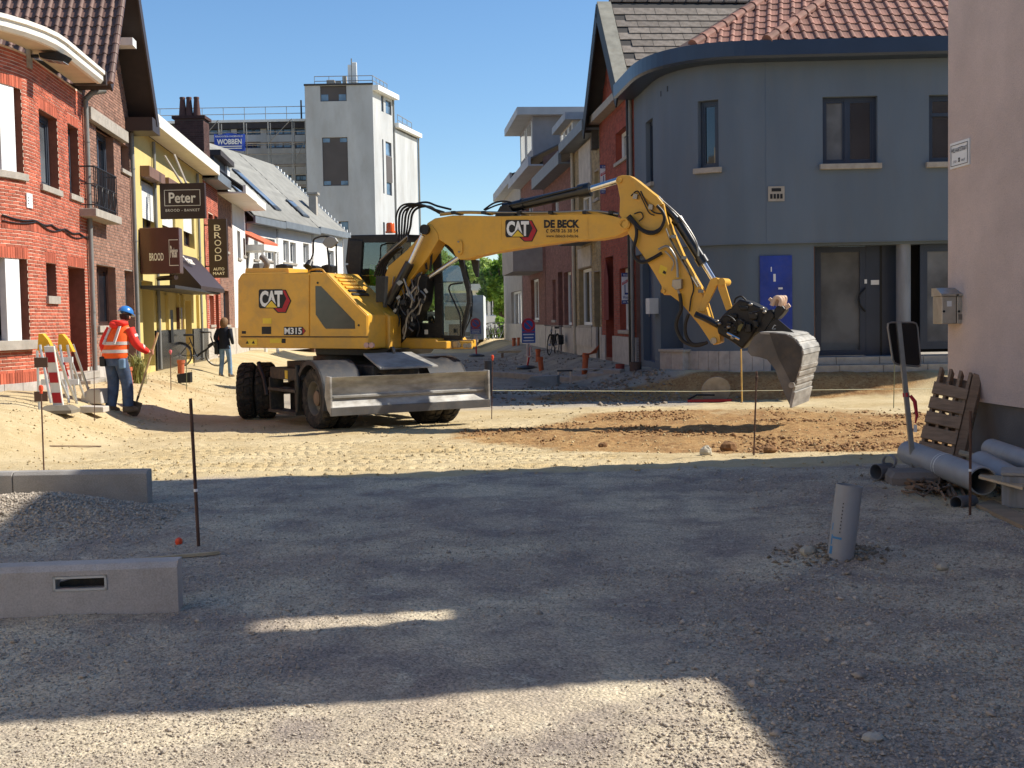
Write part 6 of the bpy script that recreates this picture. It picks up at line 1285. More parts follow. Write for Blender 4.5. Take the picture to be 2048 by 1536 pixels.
c = bp(*z7([(745, 718)])[0], BL - .06); mb = MB(); mb.cyl(c, c + LV * (BW + .1), .06, n=20); mb.obj('link_pin', M_CATW, ex)
# tiltrotator: black casting with cylinders and hoses
tr = plate('tiltrotator', z8([(480, 320), (520, 280), (660, 150), (700, 110), (830, 150), (1000, 230), (1020, 290), (960, 440), (830, 640), (730, 760), (640, 690), (560, 640), (420, 560), (400, 420)]), BL - .02, BW + .06, M_MBLK, bevel=.03)
rng = random.Random(3)
for (x, y, w_, h_) in ((620, 330, 90, 60), (700, 420, 80, 120), (560, 430, 70, 50), (860, 330, 110, 90), (800, 480, 90, 130), (640, 540, 60, 50), (740, 230, 120, 60), (900, 430, 60, 100), (520, 500, 70, 60)):
    plate('housing_block', z8([(x - w_ / 2, y - h_ / 2), (x + w_ / 2, y - h_ / 3), (x + w_ / 2, y + h_ / 2), (x - w_ / 3, y + h_ / 2)]), BL - .02 - rng.uniform(.05, .14), .2, M_MBLK, tr, bevel=.015)
for (p, r, m_) in (([(130, 310), (290, 380), (420, 450)], .05, M_CYL), ([(540, 550), (700, 630)], .022, M_CHROME), ([(170, 300), (300, 350), (400, 400)], .02, M_STEELP)): pipe_px('tilt_cylinder', z8(p), BL - .14, r, m_, tr)
plate('hose_guard', z8([(680, 460), (720, 430), (750, 440), (700, 530), (670, 520)]), BL - .16, .05, mat('olive_valve', (110, 104, 60), .6), tr)
for p in ([(630, 170), (650, 110), (720, 80), (780, 130)], [(480, 340), (540, 330), (600, 360), (640, 400)], [(560, 390), (620, 370), (640, 420), (600, 460)], [(860, 290), (930, 280), (970, 260)], [(600, 450), (650, 480), (640, 520)], [(700, 390), (760, 420), (740, 500)]): pipe_px('hose', z8(p), BL - .12 - rng.uniform(0, .08), .014, M_HOSE, tr)
for (x, y) in ((560, 475), (410, 400), (840, 185), (990, 235), (1015, 280), (610, 610), (440, 430)): c = bp(*z8([(x, y)])[0], BL - .16); mb = MB(); mb.ell(c, (.035, .035, .025), 10, 6); mb.obj('fitting', M_STEELP, tr, smooth=True)
plate('quick_coupler', z8([(1020, 270), (1090, 250), (1140, 330), (1010, 530), (900, 540), (830, 640), (960, 440)]), BL, BW + .02, M_MBLK, bevel=.02)
plate('coupler_hook', z8([(1140, 250), (1170, 210), (1240, 190), (1290, 250), (1240, 320), (1180, 380), (1130, 370)]), BL + .02, BW, M_MBLK, bevel=.02)
M_BRASS = mat('dusty_hook_steel', (216, 186, 160), .5, .15, 4, dirt=.2)
for k in range(3): pipe_px('hook_hose', z8([(1110 + 45 * k, 200), (1150 + 45 * k, 110), (1200 + 40 * k, 95), (1230 + 25 * k, 140), (1215 + 25 * k, 205)]), BL + .04 + .07 * k, .035, M_BRASS, tr)
for (a_, b_) in (((1085, 140), (1110, 110)), ((1280, 230), (1340, 190))): pipe_px('hook_pin', z8([a_, b_]), BL + .1, .035, M_BRASS, tr)
plate('bucket_ear', z8([(1010, 530), (1140, 375), (1190, 375), (1410, 560), (1340, 560), (1140, 540)]), BL + .03, .04, M_MBLK); plate('bucket_ear', z8([(1010, 530), (1140, 375), (1190, 375), (1410, 560), (1340, 560), (1140, 540)]), BL + .32, .04, M_MBLK)
P = surf([(1115, 445), (1180, 505)], BL + .028, z8); mb = MB(); mb.tube([P(.7, .1) - LV * .003, P(.0, .1) - LV * .003, P(.5, .95) - LV * .003, P(.75, .8) - LV * .003], .006, 6); mb.obj('ear_mark', M_FRAME_W, tr)
# bucket: side plates, curved shell with wear strips, lip
EV = Vector((.50, 1.05, 0.02)); LKT = BL - .43
outline = z8([(955, 540), (1150, 540), (1300, 560), (1400, 615), (1470, 690), (1505, 770), (1510, 830), (1490, 960), (1450, 1090), (1405, 1240), (1345, 1485)])
inner = z8([(1345, 1485), (1240, 1250), (1150, 1010), (1050, 890), (950, 860), (850, 845), (800, 790), (815, 720), (880, 600)])
def lp(l): return poly_px(l, LKT)
full = lp(outline) + lp(inner[1:])
mb = MB(); mb.prism(full, EV * .03); bk = mb.obj('bucket', M_BLADE2, ex)
mb = MB(); mb.prism([p + EV * .97 for p in full], EV * .03); mb.obj('bucket_side', M_BLADE2, bk)
O_ = lp(outline); cen = sum(full, Vector()) / len(full)
mb = MB(); rg = []
for p in O_: q = p + (cen - p).normalized() * .035; rg.append([p + EV * -.005, p + EV * 1.005, q + EV * 1.005, q + EV * -.005])
mb.loft(rg); sh = mb.obj('bucket_shell', M_BLADE, bk)
for (i, t) in ((2, .5), (3, .5), (4, .6), (5, .5), (7, .3), (7, .9), (8, .6), (9, .1)):
    a_ = O_[i].lerp(O_[i + 1], t); tn = (O_[i + 1] - O_[i]).normalized(); nm = (a_ - cen); nm = (nm - tn * nm.dot(tn)).normalized()
    mb = MB(); mb.prism([a_ - tn * .03 + EV * .0, a_ + tn * .03 + EV * .0, a_ + tn * .03 + EV * 1.0, a_ - tn * .03 + EV * 1.0], nm * .012); mb.obj('wear_strip', M_BLADE, sh)
tip = O_[-1]; tn = (O_[-1] - O_[-2]).normalized(); a_ = O_[-2].lerp(O_[-1], .25); nm = EV.cross(tn).normalized(); nm = nm if nm.x > 0 else -nm
mb = MB(); mb.prism([a_ - EV * .02, tip - EV * .02 + tn * .02, tip + EV * 1.02 + tn * .02, a_ + EV * 1.02], nm * .03); mb.obj('cutting_lip', M_BLADE, sh, bevel=.004)
mb = MB(); mb.prism(lp(z8([(1085, 548), (1290, 570), (1395, 630), (1490, 730), (1500, 830), (1480, 960), (1415, 1160), (1370, 1200), (1200, 870)])), EV * -.02); mb.obj('side_wear_plate', mat('dark_side_plate', (70, 70, 72), .42, .3, 3, metal=.4, dirt=.25), bk)
c = lp(z8([(1375, 1215)]))[0]; mb = MB(); mb.cyl(c - EV * .05, c, .045); mb.obj('corner_bolt', M_BLADE, bk)
# ---- hoses over boom and arm
for k in range(6):
    o_ = k * 16
    pipe_px('hose', z6([(130 + o_ * .9, 560 - o_ * .5), (118 + o_ * 1.3, 450), (125 + o_ * 1.4, 350 + o_ * .1), (170 + o_ * 1.4, 292 + (k % 3) * 10), (270 + o_ * 1.2, 285 + k * 4), (380 + o_ * .6, 318 + k * 6), (470, 345 + k * 3)]), [-.15 + k * .06] * 7, .016 + .004 * (k % 2), M_HOSE, ex)
pipe_px('hose', z6([(200, 300), (330, 272), (420, 300), (520, 325)]), .05, .018, M_HOSE, ex); pipe_px('hose', z6([(760, 328), (830, 280), (900, 265), (960, 275), (1000, 300)]), -.05, .016, M_HOSE, ex); pipe_px('hose', z6([(770, 330), (850, 295), (920, 280), (950, 300)]), .05, .014, M_HOSE, ex)
for k in range(5):   # rigid pipes along the boom top
    pipe_px('boom_pipe', z6([(440, 352 + 4 * k), (620, 340 + 3 * k), (900, 346 + 3 * k), (1300, 344 + 3 * k), (1560, 336 + 4 * k), (1740, 360 + 6 * k)]), BL + .03 + .055 * k, .014, M_STEELP, boom)
for x in (540, 760, 1020, 1250, 1500, 1690): P0_ = z6([(x, 352)])[0]; c = bp(*P0_, BL + .02); mb = MB(); mb.box(c + LV * .14 + ZV * .01, (.07, .36, .05), Matrix.Rotation(-PHI, 3, 'Z')); mb.obj('pipe_clamp', M_MBLK, boom)
for k in range(5):   # lower boom bundle
    pipe_px('hose', z6([(0 - 6 * k, 700 + 12 * k), (40, 660 + 8 * k), (120, 590 + 6 * k), (200, 520 + 6 * k)]), -.22 + .03 * k, .015, M_HOSE if k % 2 else M_STEELP, ex)
    pipe_px('hose', zc([(380 + 26 * k, 620), (430 + 20 * k, 490), (520 + 14 * k, 390), (640 + 10 * k, 300)]), -.24 + .02 * k, .016, M_HOSE, ex)
rg2 = random.Random(11)
for k in range(34):   # tangle at the boom foot
    x0, y0 = rg2.uniform(560, 900), rg2.uniform(560, 1000); pts = [(x0, y0)]
    for j in range(3): pts.append((pts[-1][0] + rg2.uniform(-70, 60), pts[-1][1] + rg2.uniform(60, 120)))
    pipe_px('hose', zc(pts), rg2.uniform(-.40, -.2), rg2.choice((.010, .013, .016)), rg2.choice((M_HOSE, M_STEELP)), ex, 6, 4)
for k in range(16): c = cpt(rg2.uniform(600, 980), rg2.uniform(560, 1250), rg2.uniform(-.42, -.25)); mb = MB(); mb.box(c, (rg2.uniform(.03, .08), .05, rg2.uniform(.03, .09)), Matrix.Rotation(rg2.uniform(-1, 1), 3, 'Y')); mb.obj('valve_fitting', rg2.choice((M_STEELP, M_MBLK)), ex)
plate('swing_post', zc([(500, 760), (760, 560), (960, 620), (930, 900), (800, 1160), (640, 1350), (590, 1350), (540, 1000)]), -.1, .3, M_MBLK, ex)
for p in ([(930, 340), (960, 280), (1010, 230), (1060, 190)], [(960, 380), (990, 330), (1050, 260), (1090, 220)], [(950, 540), (940, 430), (970, 340), (1040, 240)], [(990, 560), (1000, 450), (1010, 350), (1070, 240)]): pipe_px('hose', zc(p), -.1, .02, M_HOSE, ex)
for (p, r) in (([(180, 310), (215, 360), (225, 430), (205, 520), (215, 570), (260, 598), (320, 575), (380, 540)], .028), ([(170, 318), (235, 385), (300, 420), (360, 405), (395, 340), (385, 290), (350, 250)], .026), ([(200, 330), (260, 395), (330, 410), (380, 380)], .02), ([(360, 520), (405, 500), (435, 520), (470, 590), (478, 690)], .02), ([(490, 790), (500, 880), (478, 940), (470, 1000), (510, 1080), (590, 1110), (660, 1090)], .028), ([(545, 915), (525, 980), (530, 1050), (570, 1100), (640, 1095)], .026), ([(440, 650), (455, 600), (430, 560), (400, 530)], .014), ([(480, 770), (490, 800)], .02)):
    pipe_px('hose', z7(p), BL - .06, r, M_STEELP if r in (.02, .014) and p[0][0] > 350 else M_HOSE, arm)
for (p, r) in (([(250, 160), (290, 240), (330, 290), (390, 300)], .012), ([(190, 190), (230, 160), (260, 210), (300, 290), (335, 310)], .01), ([(210, 300), (250, 290), (265, 320), (240, 345)], .01), ([(550, 900), (560, 820), (575, 750), (540, 640), (480, 540), (430, 450)], .012)): pipe_px('hose', z7(p), BL - .03, r, M_HOSE, arm)
for k in range(3): pipe_px('arm_pipe', z7([(405 + 10 * k, 390), (450 + 10 * k, 500), (520 + 10 * k, 620), (600 + 10 * k, 750)]), BL - .02 + .08 * k, .013, M_STEELP, arm)
for (x, y) in ((450, 440), (515, 570), (620, 775)): c = bp(*z7([(x, y)])[0], BL - .03); mb = MB(); mb.box(c, (.08, .06, .05)); mb.obj('pipe_clamp', M_STEELP, arm)
plate('valve_block', z7([(445, 705), (500, 700), (500, 760), (465, 770), (440, 745)]), BL - .1, .12, M_STEELP, arm, bevel=.01)
for (x, y) in ((205, 190), (300, 255)): plate('pipe_bracket', z7([(x, y - 15), (x + 25, y - 10), (x + 20, y + 20), (x - 5, y + 15)]), BL - .05, .08, M_STEELP, arm)
# ================================================================= tower block and scaffolded wing far behind
M_TOW = mat('white_painted_brick', (182, 184, 184), .9, .16, .5, bump=.12, bscale=8, dirt=.25, stretch=(1, 1, .35))
M_TAUPE = mat('taupe_panel', (84, 79, 78), .8, .08, 1)
M_SCAF = mat('scaffold_tube', (150, 146, 140), .45, .2, 3, metal=.5); M_DK = mat('dark_band', (64, 60, 60), .8)
def vwall(x0, y_, X0, Y0, X1, Y1): pass
tA = on_y(615, 400, 100); tB = on_y(750, 400, 100); tC = on_y(790, 400, 104.6); tD = on_y(837, 400, 111)
WT1 = Wall([(tA.x, 100), (tB.x, 100)]); WT2 = Wall([(tB.x, 100), (tC.x, 104.6)]); WT3 = Wall([(tC.x + .12, 104.8), (tD.x, 111)])
tw = thing('tower_block', 'white painted brick tower with taupe window panels and roof antennas', 'tower', (tA.x + 3, 102, 0))
ZT = on_y(680, 170, 100).z; L1, L2, L3 = WT1.c[-1], WT2.c[-1], WT3.c[-1]
p1 = WT1.rect(640, 172, 693, 203); p2 = WT1.rect(644, 275, 696, 372); p3 = WT1.rect(666, 443, 697, 475)
wall_panel('front_wall', WT1, 0, L1, 0, ZT, [p1 + (.15,), p2 + (.15,), p3 + (.15,)], M_TOW, tw)
for h in (p1, p2, p3): mb = MB(); wbox(mb, WT1, h[0], h[1], h[2], h[3], -.2, -.1); mb.obj('window_panel', M_TAUPE, tw)
for (h, ps) in ((p1, ((.03, .05, .3, .45), (.7, .05, .97, .45))), (p2, ((.03, .9, .3, .98), (.7, .9, .97, .98), (.03, .02, .3, .1), (.7, .02, .97, .1))), (p3, ((.5, .3, .97, .95),))):
    for (u0, v0, u1, v1) in ps: mb = MB(); wbox(mb, WT1, h[0] + (h[1] - h[0]) * u0, h[0] + (h[1] - h[0]) * u1, h[2] + (h[3] - h[2]) * v0, h[2] + (h[3] - h[2]) * v1, -.12, -.08); mb.obj('pane', room_glass('far_glass', (96, 118, 140), .9), tw)
sw = [WT2.rect(771, 199, 783, 226), WT2.rect(771, 282, 783, 310), WT2.rect(773, 363, 784, 389), WT2.rect(762, 190, 767, 222), WT2.rect(764, 278, 768, 386), WT2.rect(766, 444, 770, 470)]
wall_panel('side_wall', WT2, 0, L2, 0, ZT - .3, [h + (.15,) for h in sw], M_TOW, tw)
for i, h in enumerate(sw): window(tw, WT2, h, M_FRAME_D, MATS['far_glass'], recess=.08, fw=.07, sash=False)
h = WT2.rect(772, 311, 784, 362); mb = MB(); wbox(mb, WT2, *h, .0, .03); mb.obj('taupe_strip', M_TAUPE, tw)
mb = MB(); mb.prism([WT1.pt(.05, ZT - .02, -.06), WT1.pt(L1 - .06, ZT - .02, -.06), WT2.pt(L2 - .06, ZT - .02, -.06), (tA.x + .5, 104.5, ZT - .02)], (0, 0, -.1)); mb.obj('roof', M_DK, tw)
mb = MB(); wbox(mb, WT1, -.05, L1 + .05, ZT - .02, ZT + .12, -.1, .08); mb.obj('parapet_cap', M_DK, tw)
mb = MB(); wbox(mb, WT2, 0, L2 + .2, ZT - .45, ZT - .05, -.3, .5); mb.obj('eaves', M_FRAME_W, tw)
Z3 = on_y(800, 258, 106).z; wall_panel('annex_wall', WT3, 0, L3, 0, Z3, [], M_TOW, tw)
mb = MB(); wbox(mb, WT3, -.2, L3 + .2, Z3 - .05, Z3 + .3, -.3, .4); mb.obj('eaves', M_FRAME_W, tw)
mb = MB(); mb.prism([WT3.pt(0, Z3, 0), WT3.pt(L3, Z3, 0), WT3.pt(L3, Z3, -8), WT3.pt(0, Z3, -3)], (0, 0, -.2)); mb.obj('annex_roof', M_DK, tw)
mb = MB(); mb.cyl((tC.x + .05, 104.55, 0), (tC.x + .05, 104.55, ZT - .5), .08, n=8); mb.obj('down_pipe', M_PIPE_G, tw); mb = MB(); mb.cyl((tD.x + .1, 111, 0), (tD.x + .1, 111, Z3), .08, n=8); mb.obj('down_pipe', M_PIPE_G, tw)
def railing(parent, pts, z, h=1.1, n=4):
    for k in (1.0, .5): mb = MB(); mb.tube([Vector((x, y, z + h * k)) for x, y in pts], .03, 6); mb.obj('guard_rail', M_SCAF, parent)
    for i in range(len(pts) - 1):
        for j in range(n + 1): a = Vector(pts[i]).lerp(Vector(pts[i + 1]), j / n); mb = MB(); mb.cyl((a.x, a.y, z), (a.x, a.y, z + h), .025, n=6); mb.obj('rail_post', M_SCAF, parent)
railing(tw, [(on_y(629, 168, 100.3).x, 100.3), (on_y(745, 168, 100.3).x, 100.3), (on_y(774, 168, 104).x, 104)], ZT, .75)
railing(tw, [(tC.x + .3, 105.3), (on_y(823, 240, 110).x, 110)], Z3 + .2, .9, 3)
for (a, b, t, bt) in ((696, 702, 129, 165), (704, 713, 124, 165)): A = on_y(a, bt, 101.5); B = on_y(b, t, 101.5); mb = MB(); mb.prism([(A.x, 101.5, A.z), (B.x, 101.5, A.z), (B.x, 101.5, B.z), (A.x, 101.5, B.z)], (0, .25, 0)); mb.obj('antenna', M_FRAME_W, tw, bevel=.05)
mb = MB(); a = on_y(704, 170, 101.6); mb.cyl(a, a + Vector((0, 0, 2.1)), .05); mb.obj('antenna_mast', M_SCAF, tw)
for (a, b, t) in ((652, 668, 158), (670, 680, 160), (684, 692, 150)): A = on_y(a, 168, 101.5); B = on_y(b, t, 101.5); mb = MB(); mb.box(((A.x + B.x) / 2, 102, (ZT + B.z) / 2), (B.x - A.x, .5, B.z - ZT)); mb.obj('roof_unit', M_STONE, tw, bevel=.05)
# long wing
wA = on_y(285, 300, 103); wB = on_y(616, 300, 103); WW = Wall([(wA.x - 8, 103), (wB.x + .3, 103)]); ZW = on_y(500, 243, 103).z
wg = thing('apartment_wing', 'long pale apartment wing with window bands behind scaffolding', 'building', (wA.x + 6, 105, 0)); LW = WW.c[-1]
rows = [(257, 270), (284, 297), (350, 362), (374, 386)]; wins = []
cols = [(320, 346), (412, 436), (441, 462), (473, 521), (533, 583), (590, 616)]
for (y0_, y1_) in rows:
    for (a, b) in cols: h = WW.rect(a, y0_, b, y1_); wins.append(h)
wall_panel('wall', WW, 0, LW, 0, ZW - .6, [h + (.2,) for h in wins], M_TOW, wg)
for i, h in enumerate(wins): window(wg, WW, h, M_FRAME_D, MATS['far_glass'] if i % 3 else M_GLASS, recess=.1, fw=.09, mull=(.33, .66) if h[1] - h[0] > 1.5 else (), sash=False)
mb = MB(); wbox(mb, WW, 0, LW, ZW - .6, ZW - .1, -.3, .25); mb.obj('dark_fascia', M_DK, wg); mb = MB(); wbox(mb, WW, 0, LW, ZW - .1, ZW + .1, -.3, .35); mb.obj('roof_edge', M_FRAME_W, wg); mb = MB(); wbox(mb, WW, 0, LW, ZW - .08, ZW, -9, -.3); mb.obj('roof', M_DK, wg)
for y_ in (312, 400): h = WW.rect(300, y_, 616, y_ + 24); mb = MB(); wbox(mb, WW, h[0], h[1], h[2], h[3], .0, .05); mb.obj('band', mat('grey_band', (168, 168, 166), .9), wg)
railing(wg, [(wA.x - 2, 103.3), (wB.x, 103.3)], ZW + .1, 1.1, 9)
a = on_y(603, 240, 102.9); mb = MB(); mb.cyl(a, a + Vector((0, 0, 1.6)), .07); mb.obj('flue', M_DK, wg)
sf = thing('scaffolding', 'tube scaffolding with planks across the apartment wing', 'scaffolding', (on_y(560, 300, 101.6).x, 101.6, 0))
xs_ = [on_y(px, 300, 101.6).x for px in (400, 442, 492, 540, 588, 614)]
for x in xs_:
    for y in (101.0, 102.0): mb = MB(); mb.cyl((x, y, 0), (x, y, ZW - .3), .045, n=6); mb.obj('standard', M_SCAF, sf)
for py in (286, 330, 372): 
    z = on_y(560, py, 101).z
    for y in (101.0, 102.0): mb = MB(); mb.cyl((xs_[0] - 1, y, z), (xs_[-1], y, z), .04, n=6); mb.obj('ledger', M_SCAF, sf)
    mb = MB(); mb.cyl((xs_[0] - 1, 101, z + .9), (xs_[-1], 101, z + .9), .035, n=6); mb.obj('guard_rail', M_SCAF, sf)
    mb = MB(); mb.box(((xs_[0] + xs_[-1]) / 2, 101.3, z + .06), (xs_[-1] - xs_[0] + 1, .5, .05)); mb.obj('plank_deck', mat('scaffold_plank', (150, 116, 84), .85, .2, 2), sf)
for i in range(len(xs_) - 1): z = on_y(560, (286, 330, 372, 286, 330)[i], 101).z; mb = MB(); mb.cyl((xs_[i], 100.95, z), (xs_[i + 1], 100.95, z + 1.9), .035, n=6); mb.obj('brace', M_SCAF, sf)
A = on_y(429, 302, 100.8); B = on_y(491, 302, 100.8); T = on_y(429, 268, 100.8); XV = Vector((B.x - A.x, 0, 0)); YV = Vector((0, 0, T.z - A.z))
bn = thing('banner', 'blue WOBBEN banner hung on the scaffolding', 'banner', A); mb = MB(); rr = [[A + XV * (i / 10) + YV * v + Vector((0, .08 * math.sin(i * 1.3), -.06 * math.sin(i * .9))) for v in (0, 1)] for i in range(11)]
vs = [p for r in rr for p in r]; mb.add(vs, [(2 * i, 2 * i + 2, 2 * i + 3, 2 * i + 1) for i in range(10)]); cl = mb.obj('cloth', mat('banner_blue', (38, 72, 168), .7, .15, 2), bn); so_ = cl.modifiers.new('thick', 'SOLIDIFY'); so_.thickness = .02
O = A + Vector((0, -.14, 0)); text_on('lettering', 'WOBBEN', O + XV * .1 + YV * .36, XV * .8, YV * .32, M_FRAME_W, bn, .03, .01); text_on('lettering', 'RENOVATIE & ONDERHOUD', O + XV * .06 + YV * .78, XV * .88, YV * .1, M_FRAME_W, bn, .01, .01)
for (v0, v1) in ((.22, .27), (.1, .15)): mb = MB(); mb.prism([O + XV * .1 + YV * v0, O + XV * .9 + YV * v0, O + XV * .9 + YV * v1, O + XV * .1 + YV * v1], (0, -.01, 0)); mb.obj('print_line', M_FRAME_W, bn)

# ================================================================= end of the street: trees, low white building, lorry, parked bikes, signs
def leaf_crown(name, c, rad, n, m, parent, seed, size=.35, lumps=26):
    r = np.random.default_rng(seed); C = np.array(c)
    d = r.normal(0, 1, (lumps, 3)); d /= np.linalg.norm(d, axis=1)[:, None]; lc = d * (r.uniform(.35, .95, (lumps, 1))) * np.array(rad); lr = r.uniform(.22, .42, lumps) * min(rad)
    k = r.integers(0, lumps, n); p = r.normal(0, 1, (n, 3)); p /= np.linalg.norm(p, axis=1)[:, None]; P = C + lc[k] + p * (lr[k] * r.uniform(.55, 1.05, n))[:, None]
    u = r.normal(0, 1, (n, 3)); u /= np.linalg.norm(u, axis=1)[:, None]; v = np.cross(u, r.normal(0, 1, (n, 3))); v /= np.linalg.norm(v, axis=1)[:, None]
    s = (size * r.uniform(.5, 1.1, n))[:, None]; Q = np.stack([P - u * s, P + v * s * .5, P + u * s, P - v * s * .5], 1).reshape(-1, 3)
    me = bpy.data.meshes.new(name); fi = np.arange(4 * n, dtype=np.int32); me.vertices.add(4 * n); me.vertices.foreach_set('co', Q.astype(np.float32).ravel()); me.loops.add(4 * n); me.loops.foreach_set('vertex_index', fi)
    me.polygons.add(n); me.polygons.foreach_set('loop_start', np.arange(0, 4 * n, 4, dtype=np.int32)); me.update()
    a = me.attributes.new('rnd', 'FLOAT', 'POINT'); a.data.foreach_set('value', np.repeat(r.uniform(0, 1, n), 4).astype(np.float32)); return link(name, me, m, parent)
def leaf_mat(name, rgb):
    if name in MATS: return MATS[name]
    m = mat(name, rgb, .6, .3, .6, rnd=.4); N = m.node_tree; b = N.nodes['Principled BSDF']; t = N.nodes.new('ShaderNodeBsdfTranslucent'); t.inputs[0].default_value = lin(tuple(min(255, v * 1.25) for v in rgb)); mx = N.nodes.new('ShaderNodeMixShader'); mx.inputs[0].default_value = .3
    o = N.nodes['Material Output']; N.links.new(b.outputs[0], mx.inputs[1]); N.links.new(t.outputs[0], mx.inputs[2]); N.links.new(mx.outputs[0], o.inputs[0]); return m
M_LEAF = leaf_mat('street_leaf', (122, 152, 62)); M_LEAF2 = leaf_mat('light_leaf', (156, 174, 98)); M_BARK = mat('bark', (84, 72, 60), .95, .3, 6, bump=.4, bscale=20)
def tree(label, px, py_base, Y, ptop, wpx, m, seed, n=5000, size=.32):
    b = on_y(px, 640, Y); T = on_y(px, ptop, Y); r = wpx * Y / F / 2; h = T.z
    t = thing('street_tree', label, 'tree', (b.x, Y, 0), 'trees at the end of the street'); mb = MB(); mb.tube([(b.x, Y, -.2), (b.x + .1, Y, h * .25), (b.x - .05, Y, h * .5), (b.x, Y, h * .8)], [.22, .17, .12, .05], 8); mb.obj('trunk', M_BARK, t, smooth=True)
    rg = random.Random(seed)
    for k in range(5): a = rg.uniform(0, 6.28); z = h * rg.uniform(.35, .6); mb = MB(); mb.tube([(b.x, Y, z), (b.x + math.cos(a) * r * .4, Y + math.sin(a) * r * .4, z + h * .15), (b.x + math.cos(a) * r * .75, Y + math.sin(a) * r * .75, z + h * .22)], [.08, .05, .02], 6); mb.obj('limb', M_BARK, t)
    leaf_crown('crown', (b.x, Y, h * .62), (r, r, h * .38), n, m, t, seed, size)
tree('bright green tree against the grey bay of the shaded row', 1000, 650, 84, 500, 92, M_LEAF, 1, 8500, .26)
tree('pale green tree behind the excavator cab, leftmost of the street trees', 900, 650, 120, 500, 100, M_LEAF2, 2, 7000, .34)
tree('yellowish green tree between cab pillar and boom', 946, 650, 130, 505, 110, M_LEAF2, 3, 6500, .36)
tree('small dark tree low behind the white flat building', 985, 650, 110, 545, 70, M_LEAF, 4, 3500, .3)
tree('far pale tree behind the excavator boom, seen through the cab glass', 862, 650, 140, 520, 90, M_LEAF2, 5, 5000, .4)
for k, (px, py, lab) in enumerate(((1005, 642, 'clipped green bush by the parked bicycles, nearest the round sign'), (1025, 636, 'green bush under the bright tree beside the blue banner'))):
    b = on_y(px, 650, 80); t = thing('bush', lab, 'bush', (b.x, 80, 0), 'bushes by the bicycles'); leaf_crown('foliage', (b.x, 80, .75), (1.0, .7, .75), 1500, M_LEAF, t, 30 + k, .16, 14)
Yl = 96; A = on_y(905, 640, Yl); B = on_y(1012, 640, Yl); zt = on_y(960, 568, Yl).z; WLo = Wall([(A.x, Yl), (B.x, Yl)])
lb_ = thing('low_white_building', 'low white flat-roofed building with tall dark windows at the street end', 'building', (A.x + 2, Yl, 0)); LL = WLo.c[-1]
hs = [WLo.rect(a, 590, b, 632) for a, b in ((915, 930), (966, 976), (979, 991), (994, 1000), (1004, 1010))]
wall_panel('wall', WLo, 0, LL, 0, zt - .5, [h + (.2,) for h in hs], M_WHP, lb_)
for h in hs: window(lb_, WLo, h, M_FRAME_W, M_GLASS, recess=.1, mull=(.5,), sash=False)
mb = MB(); wbox(mb, WLo, -.4, LL + .4, zt - .5, zt, -6, .5); mb.obj('flat_roof', M_FRAME_W, lb_)
Yb = 104; A = on_y(880, 600, Yb); B = on_y(930, 600, Yb); bb = thing('far_blue_roof_house', 'far house with blue grey roof seen through the cab', 'house', (A.x, Yb, 0)); z0_, z1_ = on_y(900, 565, Yb).z, on_y(900, 545, Yb).z
mb = MB(); mb.box(((A.x + B.x) / 2, Yb + 3, z0_ / 2), (B.x - A.x, 6, z0_)); mb.obj('wall', M_WHP, bb); mb = MB(); mb.prism([(A.x - .3, Yb - .2, z0_), (B.x + .3, Yb - .2, z0_), (B.x - .6, Yb + 3, z1_ + .6), (A.x + .3, Yb + 3, z1_ + .6)], (0, 0, .1)); mb.obj('roof', mat('blue_grey_roof', (92, 108, 132), .6), bb)
# lorry seen through and beside the cab
Yt = 66; tr_ = thing('white_lorry', 'white lorry with box body parked at the street end behind the cab', 'lorry', on_y(912, 690, Yt))
def tb(name, x0, y0, x1, y1, dep, m, dy=0, bev=.04):
    A = on_y(x0, y1, Yt + dy); B = on_y(x1, y0, Yt + dy); mb = MB(); mb.prism([(A.x, Yt + dy, A.z), (B.x, Yt + dy, A.z), (B.x, Yt + dy, B.z), (A.x, Yt + dy, B.z)], (0, dep, 0)); return mb.obj(name, m, tr_, bevel=bev)
M_VW = mat('lorry_white', (228, 232, 232), .35, .05, 2, coat=.3)
tb('cab', 886, 604, 940, 684, 2.0, M_VW, bev=.12); tb('windscreen', 890, 612, 936, 640, .05, mat('lorry_glass', (70, 92, 96), .08, .2, 1, spec=.8), -.03, .01); tb('wind_deflector', 886, 586, 935, 604, 1.6, mat('deflector', (190, 194, 200), .4), .2, .1); tb('grille', 898, 648, 930, 672, .05, M_DK, -.03, .01)
tb('bumper', 884, 674, 942, 690, .3, M_STONE, -.15, .04); tb('box_body', 905, 590, 966, 680, 7, mat('box_white', (236, 236, 234), .5), 2.2, .02)
for x in (889, 934): tb('headlight', x - 3, 664, x + 6, 672, .05, M_STEELP, -.2, .01)
for x in (884, 944): tb('mirror', x - 4, 612, x, 634, .15, M_BLACK, -.2, .01)
for x in (892, 936): A = on_y(x, 690, Yt + .9); mb = MB(); mb.cyl((A.x - .15, Yt + .9, .3), (A.x + .15, Yt + .9, .3), .48, n=20); mb.obj('wheel', M_RUB, tr_)
for x in (912, 962): A = on_y(x, 680, Yt + 7); mb = MB(); mb.cyl((A.x - .15, Yt + 7, .35), (A.x + .15, Yt + 7, .35), .48, n=20); mb.obj('wheel', M_RUB, tr_)
